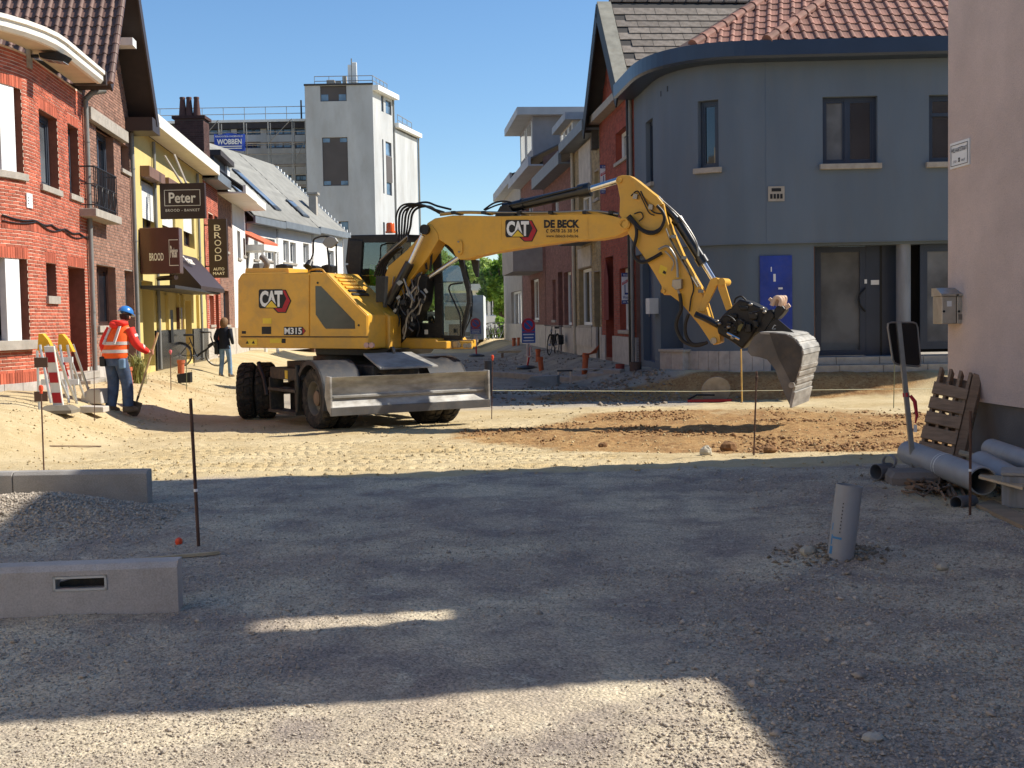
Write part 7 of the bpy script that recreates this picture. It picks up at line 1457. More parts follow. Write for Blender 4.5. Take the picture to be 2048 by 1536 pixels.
# ================================================================= bicycles
M_BIKE = mat('bike_black', (28, 28, 30), .4, .1, 4); M_SPOKE = mat('spoke_steel', (168, 168, 168), .35, .1, 4, metal=.8)
def bicycle(label, base, ang, lean=0.0, group='bicycles', framem=M_BIKE, mount=None, spokes=True, step=False, basket=False):
    """base: ground point under the bottom bracket; ang: heading in plan"""
    b = Vector(base); f = Vector((math.cos(ang), math.sin(ang), 0)); s = Vector((-math.sin(ang), math.cos(ang), 0)); up = (Vector((0, 0, 1)) * math.cos(lean) + s * math.sin(lean)); sd = f.cross(up)
    def P(x, z, y=0): return b + f * x + up * z + sd * y
    t = thing('bicycle', label, 'bicycle', b, group); R = .335
    for x in (-.48, .58):
        c = P(x, R); w_ = MB(); w_.tube([c + (f * math.cos(a) + up * math.sin(a)) * R for a in np.linspace(0, 2 * math.pi, 25)[:-1]], .019, 6, closed=True); ty = w_.obj('tyre', M_RUB, t, smooth=True)
        w_ = MB(); w_.tube([c + (f * math.cos(a) + up * math.sin(a)) * (R - .03) for a in np.linspace(0, 2 * math.pi, 25)[:-1]], .01, 6, closed=True); w_.obj('rim', M_SPOKE, ty, smooth=True)
        if spokes:
            w_ = MB()
            for k in range(14): a = 2 * math.pi * k / 14; w_.cyl(c + sd * (.02 if k % 2 else -.02), c + (f * math.cos(a) + up * math.sin(a)) * (R - .03), .0025, n=4)
            w_.obj('spokes', M_SPOKE, ty, kind='stuff')
        w_ = MB(); w_.cyl(c - sd * .05, c + sd * .05, .025, n=10); w_.obj('hub', M_SPOKE, ty)
        w_ = MB(); w_.tube([c + (f * math.cos(a) + up * math.sin(a)) * (R + .03) for a in np.linspace(.3, 2.4, 10) + (.2 if x < 0 else .0)], .02, 5); w_.obj('mudguard', framem, t)
    bb, st, hd, hb = P(0, .28), P(-.16, .72), P(.42, .78), P(.46, .62)
    fr = MB(); fr.cyl(bb, P(-.2, .84), .017); fr.cyl(P(.02, .33) if step else st, hd if not step else hb, .018); fr.cyl(bb, hb, .02); fr.cyl(bb, P(-.48, R), .011); fr.cyl(st, P(-.48, R), .011); fr.cyl(P(.40, .86), P(.47, .60), .02); fr.obj('frame', framem, t)
    fk = MB(); fk.tube([hb, P(.53, .45), P(.58, R)], .014, 8); fk.obj('fork', framem, t)
    sa = MB(); q = P(-.22, .88); sa.prism([q - f * .14 + sd * .09, q + f * .0 + sd * .06, q + f * .14 + sd * .02, q + f * .14 - sd * .02, q - sd * .06, q - f * .14 - sd * .09], up * .06); sa.obj('saddle', M_BLACK, t, bevel=.015)
    h = P(.38, .98); ha = MB(); ha.tube([h - sd * .30 - f * .16, h - sd * .24 - f * .02, h - sd * .06 + f * .03, h + sd * .06 + f * .03, h + sd * .24 - f * .02, h + sd * .30 - f * .16], .012, 8); ha.cyl(P(.41, .84), h + f * .03, .014); ha.obj('handlebar', framem, t, smooth=True)
    for k in (-1, 1): g = MB(); g.cyl(h + sd * (.30 * k) - f * .16, h + sd * (.31 * k) - f * .27, .018); g.obj('grip', M_BLACK, t)
    cr = MB(); cr.lathe(bb - sd * .05, sd, [(0, .09), (.006, .09)], 18); cr.cyl(bb - sd * .06, bb - sd * .06 + f * .15 - up * .05, .01); cr.cyl(bb + sd * .06, bb + sd * .06 - f * .15 + up * .05, .01); cr.obj('crank', M_SPOKE, t)
    for k in (-1, 1): g = MB(); g.box(bb + sd * (.11 * k) - f * (.15 * k) + up * (.05 * k), (.09, .08, .025)); g.obj('pedal', M_BLACK, t)
    rk = MB(); rk.tube([P(-.22, .68), P(-.62, .70), P(-.48, R)], .008, 6); rk.obj('rear_rack', framem, t)
    if basket:
        for k_ in (-1, 1): g = MB(); g.box(P(-.5, .5, .14 * k_), (.14, .32, .34), Matrix.Rotation(ang - math.pi / 2, 3, 'Z')); g.obj('pannier', M_BLACK, t, bevel=.03)
    l = MB(); l.ell(P(.52, .80), (.04, .04, .04), 10, 6); l.obj('lamp', M_SPOKE, t)
    k = MB(); k.cyl(P(-.05, .26), b + f * -.1 + Vector((0, 0, .0)) - sd * .18, .009); k.obj('kickstand', M_SPOKE, t)
    return t
g0 = on_z(395, 748, .12); bicycle('dark city bicycle parked on the dug-up pavement outside the bakery', (g0.x, g0.y, gz(g0.x, g0.y)), math.radians(12), .05, 'bicycles along the houses', step=True)
s_, _ = WR.hit(1108, 660, .5); q = WR.pt(s_, 0, .55); bicycle('black bicycle standing nose out against the shaded row', (q.x, q.y, gz(q.x, q.y)), math.radians(-105), .08, 'bicycles along the houses', step=True, basket=True)
for k, px in enumerate((968, 980, 992, 1004, 1016, 1028)):
    q = on_y(px, 660, 74); bicycle(('dark parked bicycle nearest the white lorry', 'second bicycle from the white lorry in the parked row', 'third bicycle from the white lorry in the parked row', 'third bicycle from the round sign in the parked row', 'second bicycle from the round sign in the parked row', 'parked bicycle nearest the round sign')[k], (q.x, 74 + .4 * (k % 2), gz(q.x, 74)), math.radians(70 + 8 * (k % 3)), .1, 'bicycles parked at the street end', spokes=False)

# ================================================================= people
def limb(mb, pts, rad, n=10, flat=1.0): mb.tube(pts, rad, n)
def ringv(c, u, v, a, b, n=14, pw=1.0): return [c + u * (a * math.cos(2 * math.pi * k / n)) + v * (b * math.sin(2 * math.pi * k / n)) for k in range(n)]
def torso(mb, secs, n=16):
    """secs: (centre, right axis, front axis, half width, half depth)"""
    mb.loft([ringv(c, u, v, a, b, n) for (c, u, v, a, b) in secs])
def cr(P, k=5):
    P = [Vector(p) for p in P]; Q = []
    for i in range(len(P) - 1):
        a = P[max(i - 1, 0)]; b = P[i]; c = P[i + 1]; d = P[min(i + 2, len(P) - 1)]
        for j in range(k): t = j / k; Q.append(0.5 * ((2 * b) + (c - a) * t + (2 * a - 5 * b + 4 * c - d) * t * t + (3 * b - a - 3 * c + d) * t ** 3))
    return Q + [P[-1]]
def rad_i(r, k=5):
    q = []
    for i in range(len(r) - 1): q += [r[i] + (r[i + 1] - r[i]) * j / k for j in range(k)]
    return q + [r[-1]]
def skin_body(name, verts, edges, radii, m, parent, root=0):
    me = bpy.data.meshes.new(name); me.from_pydata([tuple(v) for v in verts], edges, []); o = link(name, me, m, parent)
    md = o.modifiers.new('skin', 'SKIN'); sv = me.skin_vertices
    if not sv: me.attributes  # created with the modifier
    for i, r in enumerate(radii): me.skin_vertices[0].data[i].radius = (r, r)
    me.skin_vertices[0].data[root].use_root = True; md.use_smooth_shade = True
    ss = o.modifiers.new('round', 'SUBSURF'); ss.levels = 1; ss.render_levels = 1; return o
M_SKIN = mat('skin', (208, 150, 122), .6, .08, 6); M_JEAN = mat('blue_jeans', (66, 84, 112), .85, .3, 9, bump=.2, bscale=60, dirt=.25); M_JEAN2 = mat('pale_jeans', (112, 140, 168), .85, .2, 9, bump=.2, bscale=60)
M_ORA = mat('hi_vis_orange', (246, 96, 26), .75, .1, 9, bump=.15, bscale=30); M_REDS = mat('hi_vis_red_sleeve', (232, 52, 40), .75, .1, 9, bump=.15, bscale=30); M_REFL = mat('reflective_tape', (206, 200, 192), .4, .1, 9); M_HELM = mat('blue_helmet', (52, 120, 190), .3, .08, 4, coat=.3); M_BOOT = mat('dusty_boot', (120, 104, 86), .9, .25, 10); M_HAIRD = mat('dark_hair', (46, 34, 28), .8); M_NAVYC = mat('navy_coat', (26, 30, 42), .85, .2, 9, bump=.2, bscale=40); M_HAIRB = mat('blond_hair', (128, 94, 60), .7, .25, 20, bump=.3, bscale=60)
def person(label, base, face, H, spec):
    """figure whose local x is its right, y its front; spec gives joints in metres"""
    b = Vector(base); fr_ = Vector((math.cos(face), math.sin(face), 0)); rt = Vector((math.sin(face), -math.cos(face), 0)); up = Vector((0, 0, 1)); k = H / 1.8
    def P(x, y, z): return b + (rt * x + fr_ * y + up * z) * k
    t = thing('person', label, 'person', b); return t, P, rt, fr_, up, k
# ---- worker: back three-quarters to us, looking down along the shovel
wp = on_z(236, 834, .02); wz = gz(wp.x, wp.y); wp = Vector((wp.x, wp.y, wz))
FA = math.radians(62)
t, P, rt, fr_, up, k = person('person in orange hi-vis jacket, blue helmet and worn jeans leaning on a shovel', wp, FA, 1.80, None)
hipc = P(0, -.02, .95); chest = P(.0, .09, 1.34); neck = P(.0, .19, 1.52); head = P(.02, .27, 1.64)
J = dict(pel=P(0, -.02, .95), spine=P(0, .03, 1.15), chest=chest, neck=neck, hd=P(.01, .25, 1.62), top=P(.02, .28, 1.72),
    lh=P(-.10, -.02, .90), lk=P(-.12, .04, .49), la=P(-.13, -.03, .09), lt=P(-.15, .13, .04), rh=P(.10, -.02, .90), rk=P(.13, .10, .50), ra=P(.12, .12, .09), rtoe=P(.15, .28, .04),
    ls=P(-.20, .12, 1.42), le=P(-.30, .02, 1.15), lw=P(-.24, .14, .93), rs=P(.20, .13, 1.42), re=P(.30, .18, 1.16), rw=P(.30, .42, 1.03), rhd=P(.29, .50, 1.01), lhd=P(-.20, .18, .86))
names = list(J); idx = {n: i for i, n in enumerate(names)}
E_ = [(idx[a], idx[c]) for a, c in (('pel', 'spine'), ('spine', 'chest'), ('chest', 'neck'), ('neck', 'hd'), ('hd', 'top'), ('pel', 'lh'), ('lh', 'lk'), ('lk', 'la'), ('la', 'lt'), ('pel', 'rh'), ('rh', 'rk'), ('rk', 'ra'), ('ra', 'rtoe'), ('chest', 'ls'), ('ls', 'le'), ('le', 'lw'), ('lw', 'lhd'), ('chest', 'rs'), ('rs', 're'), ('re', 'rw'), ('rw', 'rhd'))]
RR = dict(pel=.13, spine=.12, chest=.13, neck=.055, hd=.088, top=.07, lh=.085, lk=.055, la=.04, lt=.03, rh=.085, rk=.055, ra=.04, rtoe=.03, ls=.055, le=.042, lw=.03, lhd=.035, rs=.055, re=.042, rw=.03, rhd=.035)
body_ = skin_body('body', [J[n] for n in names], E_, [RR[n] * k for n in names], M_SKIN, t)
mb = MB()
for i in range(4): o = fr_ * .0; a = J['rhd'] + up * (.03 - .02 * i); mb.tube([a + rt * -.02, a + fr_ * .035 + rt * .02, a + fr_ * .03 + rt * .05, a + rt * .055], .0095, 6)
a = J['rhd'] + up * .03; mb.tube([a, a + fr_ * .03 - rt * .03 + up * .01, a + fr_ * .055 - rt * .01 + up * .01], .010, 6)
mb.obj('fingers', M_SKIN, body_, smooth=True)
mb = MB(); f0 = J['hd'] + fr_ * .085 - up * .01; mb.tube([f0 + up * .03, f0 + fr_ * .025 - up * .012, f0 - up * .02], [.008, .014, .008], 6); mb.ell(J['hd'] + rt * .085 + fr_ * .0, (.015, .025, .032), 8, 6); mb.obj('face_features', M_SKIN, body_, smooth=True)
# trousers
tw_ = MB(); tw_.tube(cr([J['rh'] + up * .04, J['rk'], J['ra'] + up * .02]), rad_i([.125 * k, .098 * k, .09 * k]), 14); tr1 = tw_.obj('trousers', M_JEAN, t, smooth=True)
mb = MB(); mb.tube(cr([J['lh'] + up * .04, J['lk'], J['la'] + up * .02]), rad_i([.125 * k, .098 * k, .09 * k]), 14); mb.obj('trouser_leg', M_JEAN, tr1, smooth=True)
mb = MB(); torso(mb, [(P(0, -.02, .80), rt, fr_, .17 * k, .13 * k), (P(0, -.03, .92), rt, fr_, .195 * k, .155 * k), (P(0, -.01, 1.05), rt, fr_, .175 * k, .135 * k)]); mb.obj('trouser_seat', M_JEAN, tr1, smooth=True)
for (x, y, z, w_, h_) in ((.20, -.06, .84, .05, .16), (-.13, -.17, .88, .09, .11)): mb = MB(); mb.box(P(x, y, z), (.1, .1, .17)); mb.obj('tool_pocket', M_JEAN2 if x > 0 else M_BLACK, tr1, bevel=.02)
# jacket
jk = MB(); torso(jk, [(P(0, -.03, .93), rt, fr_, .23 * k, .17 * k), (P(0, -.02, .98), rt, fr_, .245 * k, .185 * k), (P(0, .02, 1.13), rt, fr_, .235 * k, .175 * k), (P(0, .07, 1.30), rt, fr_, .245 * k, .17 * k), (P(0, .11, 1.41), rt, fr_, .215 * k, .13 * k), (P(0, .15, 1.49), rt, fr_, .13 * k, .095 * k), (P(0, .17, 1.53), rt, fr_, .075 * k, .075 * k)]); jk_ = jk.obj('jacket', M_ORA, t, smooth=True)
for sg in ('l', 'r'):
    mb = MB(); mb.tube(cr([J[sg + 's'], J[sg + 'e'], J[sg + 'w']]), rad_i([.092 * k, .072 * k, .052 * k]), 12); mb.obj('sleeve', M_REDS, jk_, smooth=True)
    for f in (.32, .62):
        a = J[sg + 's'].lerp(J[sg + 'e'], f + .2) if f < .5 else J[sg + 'e'].lerp(J[sg + 'w'], .45); d = ((J[sg + 'e'] - J[sg + 's']) if f < .5 else (J[sg + 'w'] - J[sg + 'e'])).normalized(); mb = MB(); r_ = (.088 if f < .5 else .069) * k; mb.tube([a - d * .025, a + d * .025], r_, 14); mb.obj('sleeve_band', M_REFL, jk_, smooth=True)
for (z0_, y0_, w_, d_) in ((1.02, -.012, .246, .186), (1.155, .025, .241, .179)): mb = MB(); torso(mb, [(P(0, y0_, z0_), rt, fr_, w_ * k, d_ * k), (P(0, y0_ + .008, z0_ + .055), rt, fr_, w_ * k, d_ * k)], 20); mb.obj('reflective_band', M_REFL, jk_, smooth=True)
for x in (-.12, .12): mb = MB(); mb.prism([P(x - .025, -.145, 1.17), P(x + .025, -.145, 1.17), P(x * .85 + .025, .02, 1.47), P(x * .85 - .025, .02, 1.47)], -fr_ * .02); mb.obj('shoulder_band', M_REFL, jk_)
mb = MB(); mb.tube(cr([P(-.10, .14, 1.50), P(-.11, .05, 1.52), P(0, .01, 1.53), P(.11, .05, 1.52), P(.10, .16, 1.51)]), .045, 10); mb.ell(P(0, .0, 1.49), (.1, .07, .06), 12, 8); mb.obj('hood', M_REDS, jk_, smooth=True)
# helmet, hair, boots
hc = J['hd'] + up * .075 + fr_ * .0; tilt = Matrix.Rotation(-.35, 3, rt); hu = tilt @ up; hf = tilt @ fr_
mb = MB(); mb.loft([ringv(hc + hu * z_, rt, hf, a, a * 1.15, 18) for z_, a in ((-.01, .122), (.02, .121), (.06, .108), (.095, .08), (.115, .04), (.12, .006))]); he = mb.obj('helmet', M_HELM, t, smooth=True)
mb = MB(); mb.prism([hc + hu * -.01 + rt * (.125 * math.cos(a)) + hf * (.17 * math.sin(a) + .02) for a in np.linspace(0, math.pi, 12)], hu * .012); mb.obj('brim', M_HELM, he)
mb = MB(); mb.loft([ringv(J['hd'] + up * z_ - fr_ * .012, rt, fr_, a, a, 14) for z_, a in ((-.045, .075), (.0, .096), (.06, .1))]); mb.obj('hair', M_HAIRD, t, smooth=True)
for sg, toe in (('l', 'lt'), ('r', 'rtoe')):
    a, b_ = J[sg + 'a'], J[toe]; d = (b_ - a); d.z = 0; d.normalize(); s = d.cross(up); mb = MB()
    mb.loft([ringv(a - d * .09 + up * (-.035), s, up, .035, .05), ringv(a - d * .02 + up * -.01, s, up, .05, .085), ringv(a + d * .10 + up * -.035, s, up, .05, .055), ringv(a + d * .2 + up * -.05, s, up, .035, .035)]); bo = mb.obj('boot', M_BOOT, t, smooth=True)
    mb = MB(); mb.tube([a + up * .02, a + up * .12], [.062, .066], 12); mb.obj('boot_shaft', M_BOOT, bo, smooth=True)
# shovel
Yh = J['rhd'].y; hd_ = J['rhd'] + fr_ * .03 + rt * .02
tipg = on_y(264, 833, Yh - .12); ax_ = (hd_ - tipg).normalized(); topg = hd_ + ax_ * .36
sv = thing('shovel', 'worn shovel with pale wooden handle held by the worker, blade on the sand', 'shovel', tipg)
bl0 = tipg + ax_ * .24; mb = MB(); mb.cyl(topg, bl0, .018, n=10); mb.obj('handle', mat('pale_wood', (206, 176, 128), .7, .2, 12), sv, smooth=True)
dn = (tipg - bl0).normalized(); sx_ = dn.cross(Vector((0, 1, 0))).normalized(); nf = dn.cross(sx_); A = bl0 - dn * .03
mb = MB(); pr_ = [(-.11, .0), (-.115, .16), (-.09, .24), (0, .27), (.09, .24), (.115, .16), (.11, .0)]; mb.prism([A + sx_ * x + dn * y + nf * (abs(x) * .25) for x, y in pr_], nf * .008); mb.obj('blade', mat('shovel_steel', (84, 72, 62), .5, .3, 6, metal=.4, dirt=.4), sv)
mb = MB(); mb.cyl(A - dn * .1, A + dn * .07, .022, .012); mb.obj('socket', MATS['shovel_steel'], sv)
# ---- woman in a dark coat seen from behind
q = on_z(451, 758, .02); wz = gz(q.x, q.y); wp2 = Vector((q.x, q.y, wz)); t, P, rt, fr_, up, k = person('person with blond hair in dark jacket and pale jeans walking past the bakery', wp2, math.radians(75), 1.68, None)
J = dict(pel=P(0, 0, .95), spine=P(0, .0, 1.15), chest=P(0, .02, 1.36), neck=P(0, .03, 1.52), hd=P(0, .05, 1.64), top=P(0, .05, 1.74), lh=P(-.09, 0, .90), lk=P(-.11, .02, .49), la=P(-.12, -.06, .09), lt=P(-.13, .1, .03), rh=P(.09, 0, .9), rk=P(.12, .06, .5), ra=P(.15, .03, .09), rtoe=P(.16, .18, .03), ls=P(-.18, .02, 1.42), le=P(-.27, -.04, 1.16), lw=P(-.2, .1, 1.0), lhd=P(-.16, .16, 1.0), rs=P(.18, .02, 1.42), re=P(.26, -.05, 1.17), rw=P(.22, .1, 1.0), rhd=P(.18, .16, 1.0))
body_ = skin_body('body', [J[n] for n in names], E_, [RR[n] * k * .92 for n in names], M_SKIN, t)
mb = MB(); torso(mb, [(P(0, 0, .84), rt, fr_, .185 * k, .14 * k), (P(0, 0, .98), rt, fr_, .18 * k, .13 * k), (P(0, 0, 1.14), rt, fr_, .16 * k, .12 * k), (P(0, .01, 1.32), rt, fr_, .19 * k, .13 * k), (P(0, .02, 1.43), rt, fr_, .185 * k, .11 * k), (P(0, .03, 1.51), rt, fr_, .08 * k, .075 * k)]); ck = mb.obj('jacket', M_NAVYC, t, smooth=True)
for sg in ('l', 'r'): mb = MB(); mb.tube(cr([J[sg + 's'], J[sg + 'e'], J[sg + 'w']]), rad_i([.075 * k, .06 * k, .045 * k]), 12); mb.obj('sleeve', M_NAVYC, ck, smooth=True)
mb = MB(); mb.tube(cr([J['rh'] + up * .04, J['rk'], J['ra'] - up * .02]), rad_i([.098 * k, .07 * k, .062 * k]), 12); tr2 = mb.obj('jeans', M_JEAN2, t, smooth=True); mb = MB(); mb.tube(cr([J['lh'] + up * .04, J['lk'], J['la'] - up * .02]), rad_i([.098 * k, .07 * k, .062 * k]), 12); mb.obj('jeans_leg', M_JEAN2, tr2, smooth=True); mb = MB(); torso(mb, [(P(0, 0, .80), rt, fr_, .165 * k, .125 * k), (P(0, 0, .95), rt, fr_, .175 * k, .13 * k)]); mb.obj('jeans_seat', M_JEAN2, tr2, smooth=True)
mb = MB(); mb.loft([ringv(P(0, y_, z_), rt, fr_, a, b_, 16) for y_, z_, a, b_ in ((-.03, 1.46, .06, .05), (-.02, 1.52, .10, .085), (.01, 1.62, .115, .115), (.03, 1.70, .105, .11), (.04, 1.76, .06, .06), (.04, 1.775, .01, .01))]); mb.obj('hair', M_HAIRB, t, smooth=True)
for sg, toe in (('l', 'lt'), ('r', 'rtoe')):
    a, b_ = J[sg + 'a'], J[toe]; d = (b_ - a); d.z = 0; d.normalize(); s = d.cross(up); mb = MB(); mb.loft([ringv(a - d * .07 + up * -.03, s, up, .03, .05), ringv(a + up * -.01, s, up, .042, .075), ringv(a + d * .1 + up * -.04, s, up, .04, .045), ringv(a + d * .18 + up * -.06, s, up, .028, .025)]); mb.obj('boot', M_BOOT, t, smooth=True)
mb = MB(); c = P(-.24, .0, .86); mb.box(c, (.12, .28, .34)); bg_ = mb.obj('shoulder_bag', M_BLACK, None, bevel=.03); tag(bg_, 'black shoulder bag hanging beside the person in the dark jacket', 'bag')
mb = MB(); mb.tube([c + up * .15, P(-.18, .03, 1.45)], .012, 6); mb.obj('strap', M_BLACK, bg_)
# ================================================================= things lying and standing about the works
def gp(px, py):
    z = 0.0
    for i in range(6): p = on_z(px, py, z); z = .4 * z + .6 * gz(p.x, p.y)
    return Vector((p.x, p.y, z))
def at_depth(px, py, Y): return on_y(px, py, Y)
M_KERB = mat('kerb_concrete', (150, 146, 140), .9, .14, 4, bump=.25, bscale=110, fine=.14, dirt=.15)
M_PVC = mat('grey_pvc', (146, 148, 150), .45, .08, 3, dirt=.18); M_TERRA = mat('terracotta_pipe', (188, 98, 62), .75, .15, 5, dirt=.3); M_RUST = mat('rusty_rebar', (92, 66, 52), .8, .3, 8, bump=.3, bscale=60)
M_CAP = mat('orange_cap', (232, 84, 48), .5, .08, 4); M_WOOD = mat('weathered_pallet_wood', (146, 120, 96), .9, .25, 6, bump=.35, bscale=40, stretch=(1, 1, 6), dirt=.25); M_PLANK = mat('pale_board', (186, 166, 132), .85, .2, 6, bump=.2, bscale=40); M_ALU = mat('aluminium', (196, 196, 192), .4, .1, 3, metal=.6, dirt=.12)
# ---- kerb blocks
def kerb(label, a, b, h, wd, group, slot=False, sink=.15, m=None):
    """block whose near bottom edge runs a -> b"""
    a = Vector(a); b = Vector(b); d = (b - a); L = d.length; d.normalize(); n = Vector((-d.y, d.x, 0)); n = n if n.y > 0 else -n
    sec = [(0, -sink), (0, h - .03), (.03, h), (wd, h), (wd, -sink)]; t = thing('kerb_block', label, 'kerb', a, group); up = Vector((0, 0, 1)); m = m or M_KERB
    def ex_(s0, s1, sc_): mb.prism([a + d * s0 + n * o + up * z for o, z in sc_], d * (s1 - s0))
    if not slot: mb = MB(); ex_(.004, L - .004, sec); mb.obj('block', m, t, bevel=.006)
    else:
        s0, s1, z0, z1 = slot
        mb = MB(); S = [0, s0, s1, L]; Z = [-sink, z0, z1, h - .03]; W3 = lambda s, o, z: a + d * s + n * o + up * z
        for i in range(3):
            for j in range(3):
                if i == 1 and j == 1: continue
                mb.add([W3(S[i], 0, Z[j]), W3(S[i + 1], 0, Z[j]), W3(S[i + 1], 0, Z[j + 1]), W3(S[i], 0, Z[j + 1])], [(0, 1, 2, 3)]); mb.add([W3(S[i], wd, Z[j]), W3(S[i + 1], wd, Z[j]), W3(S[i + 1], wd, Z[j + 1]), W3(S[i], wd, Z[j + 1])], [(3, 2, 1, 0)])
        mb.add([W3(s, o, z) for s in (0, L) for o, z in ((0, h - .03), (.03, h), (wd, h), (wd, h - .03))], [(0, 4, 5, 1), (1, 5, 6, 2), (2, 6, 7, 3)])
        for s in (0, L): mb.add([W3(s, o, z) for o, z in sec], [(0, 1, 2, 3, 4)])
        mb.add([W3(s, o, z) for o in (0, wd) for s, z in ((s0, z0), (s1, z0), (s1, z1), (s0, z1))], [(0, 1, 5, 4), (1, 2, 6, 5), (2, 3, 7, 6), (3, 0, 4, 7)])
        me_ = mb.obj('block', m, t); wm_ = me_.modifiers.new('weld', 'WELD'); wm_.merge_threshold = .0005; bv = me_.modifiers.new('edge', 'BEVEL'); bv.width = .005; bv.segments = 2
        for (p, q, r, s_) in ((s0, s1, z1 - .012, z1), (s0, s1, z0, z0 + .012), (s0, s0 + .012, z0, z1), (s1 - .012, s1, z0, z1)): mb = MB(); mb.hexa([a + d * u + n * o + up * z for z in (r, s_) for u, o in ((p, -.004), (q, -.004), (q, .03), (p, .03))]); mb.obj('slot_frame', M_ALU, t)
        mb = MB(); mb.prism([a + d * (s0 - .01) + n * .13 + up * (z0 - .02), a + d * (s1 + .01) + n * .13 + up * (z0 - .02), a + d * (s1 + .01) + n * .13 + up * (z0 + .03), a + d * ((s0 + s1) / 2) + n * .13 + up * (z0 + .06), a + d * (s0 - .01) + n * .13 + up * (z0 + .02)], n * .05); mb.obj('slot_dirt', M_FRAMEU, t)
    return t
def zflat(p, z=0): return Vector((p.x, p.y, z))
e2 = zflat(on_z(297, 1016)); j2 = zflat(on_z(27, 1020)); dv = (j2 - e2); far2 = e2 + dv * 2.0
kerb('grey concrete kerb block with its free end in the gravel heap', j2, e2, .33, .14, 'kerb blocks in the foreground'); kerb('second kerb block behind the gravel heap, cut by the picture edge', far2, j2, .33, .14, 'kerb blocks in the foreground')
e1 = zflat(on_z(357, 1222)); l1 = zflat(on_z(0, 1236)); dv = (l1 - e1).normalized(); Lk = 1.55
sl0 = (Vector(zflat(on_z(112, 1232))) - e1).length; sl1 = (Vector(zflat(on_z(210, 1230))) - e1).length
a_ = e1 + dv * Lk; kerb('pale concrete drain kerb with a slot opening, nearest the camera', a_, e1, .275, .16, 'kerb blocks in the foreground', slot=(Lk - sl0 - .01, Lk - sl1 + .01, .135, .215), m=mat('kerb_pale', (184, 176, 166), .9, .12, 4, bump=.25, bscale=110, fine=.14, dirt=.2))
# ---- marker rods
def rod(label, px, pyt, pxb, pyb, r=.008, cap=None, m=M_RUST, tape=None, capm=None):
    b = gp(pxb, pyb); T = at_depth(px, pyt, b.y); t = thing('marker_rod', label, 'rod', b, 'iron marker rods'); mb = MB(); mb.cyl(b - Vector((0, 0, .1)), T, r, n=8); mb.obj('bar', m, t, smooth=True)
    if cap: c = MB(); c.lathe(T - Vector((0, 0, .05)), (0, 0, 1), [(0, r * 1.6), (.03, r * 1.8), (.035, cap * .9), (.06, cap), (.085, cap * .85), (.095, cap * .3)], 14); c.obj('safety_cap', capm or M_CAP, t, smooth=True)
    if tape: q = b.lerp(T, tape); c = MB(); c.cyl(q, q + (T - b).normalized() * .02, r * 1.25, n=8); c.obj('tape', M_FRAME_W, t)
    return b, T
rod('thick rusty marker rod with white tape standing by the orange cap', 381, 797, 398, 1092, .0125, tape=.37)
rod('rusty rod with orange cap behind the far kerb block', 82, 778, 88, 946, .009, .026)
rod('thin dark rod left of the worker, before the drain pipe', 187, 650, 189, 842, .007)
rod('rod with pink cap in the dug pavement near the bakery', 341, 704, 342, 790, .009, .032, capm=mat('pink_cap', (214, 110, 110), .5)); rod('thin bare rod beside the bakery bicycle', 373, 700, 373, 780, .008, m=mat('green_rod', (110, 112, 84), .7))
bA, TA = rod('rod with orange cap holding the string right of the dozer blade', 985, 715, 983, 838, .008, .024)
rod('bare rod standing in the brown soil before the bucket', 1513, 750, 1507, 910, .010, .012, capm=M_RUST); rod('dark rod with white tape among the grey pipes', 1941, 822, 1940, 1030, .011, tape=.42)
bB, TB = rod('thin green rod holding the string near the leaning sign', 1789, 728, 1787, 816, .008, m=MATS['green_rod']); rod('yellow wooden stake below the tiltrotator', 1482, 698, 1484, 796, .016, m=mat('yellow_stake', (196, 160, 92), .8, .15, 6))
mb = MB(); A = at_depth(984, 781, bA.y); B = at_depth(1788, 778, bB.y); C_ = B + (B - A).normalized() * 1.6; mb.tube([A, A.lerp(B, .5) - Vector((0, 0, .03)), B, C_], .0055, 5); o = mb.obj('string_line', mat('white_string', (206, 204, 170), .8)); tag(o, 'white builders string stretched between the rods', 'string')
mb = MB(); g = gp(357, 1088); mb.lathe(g + Vector((0, 0, .005)), (.3, -.4, 1), [(-.01, .018), (.012, .028), (.03, .026), (.045, .012)], 14); tag(mb.obj('fallen_cap', M_CAP, None, smooth=True), 'orange safety cap lying on the gravel by the thick rod', 'cap')
def lath(label, x0, y0, x1, y1, w_=.03, h_=.02, m=M_PLANK, name='lath'):
    a, b = gp(x0, y0), gp(x1, y1); d = (b - a).normalized(); n = Vector((-d.y, d.x, 0)).normalized(); mb = MB(); mb.prism([a - n * w_ / 2 + Vector((0, 0, .004)), a + n * w_ / 2 + Vector((0, 0, .004)), b + n * w_ / 2 + Vector((0, 0, .004)), b - n * w_ / 2 + Vector((0, 0, .004))], (0, 0, h_)); return tag(mb.obj(name, m), label, name)
lath('thin wooden lath lying on the gravel behind the drain kerb', 195, 1131, 438, 1109); lath('iron bar lying on the yellow sand behind the far kerb', 100, 895, 202, 894, .015, .015, M_RUST, 'bar')
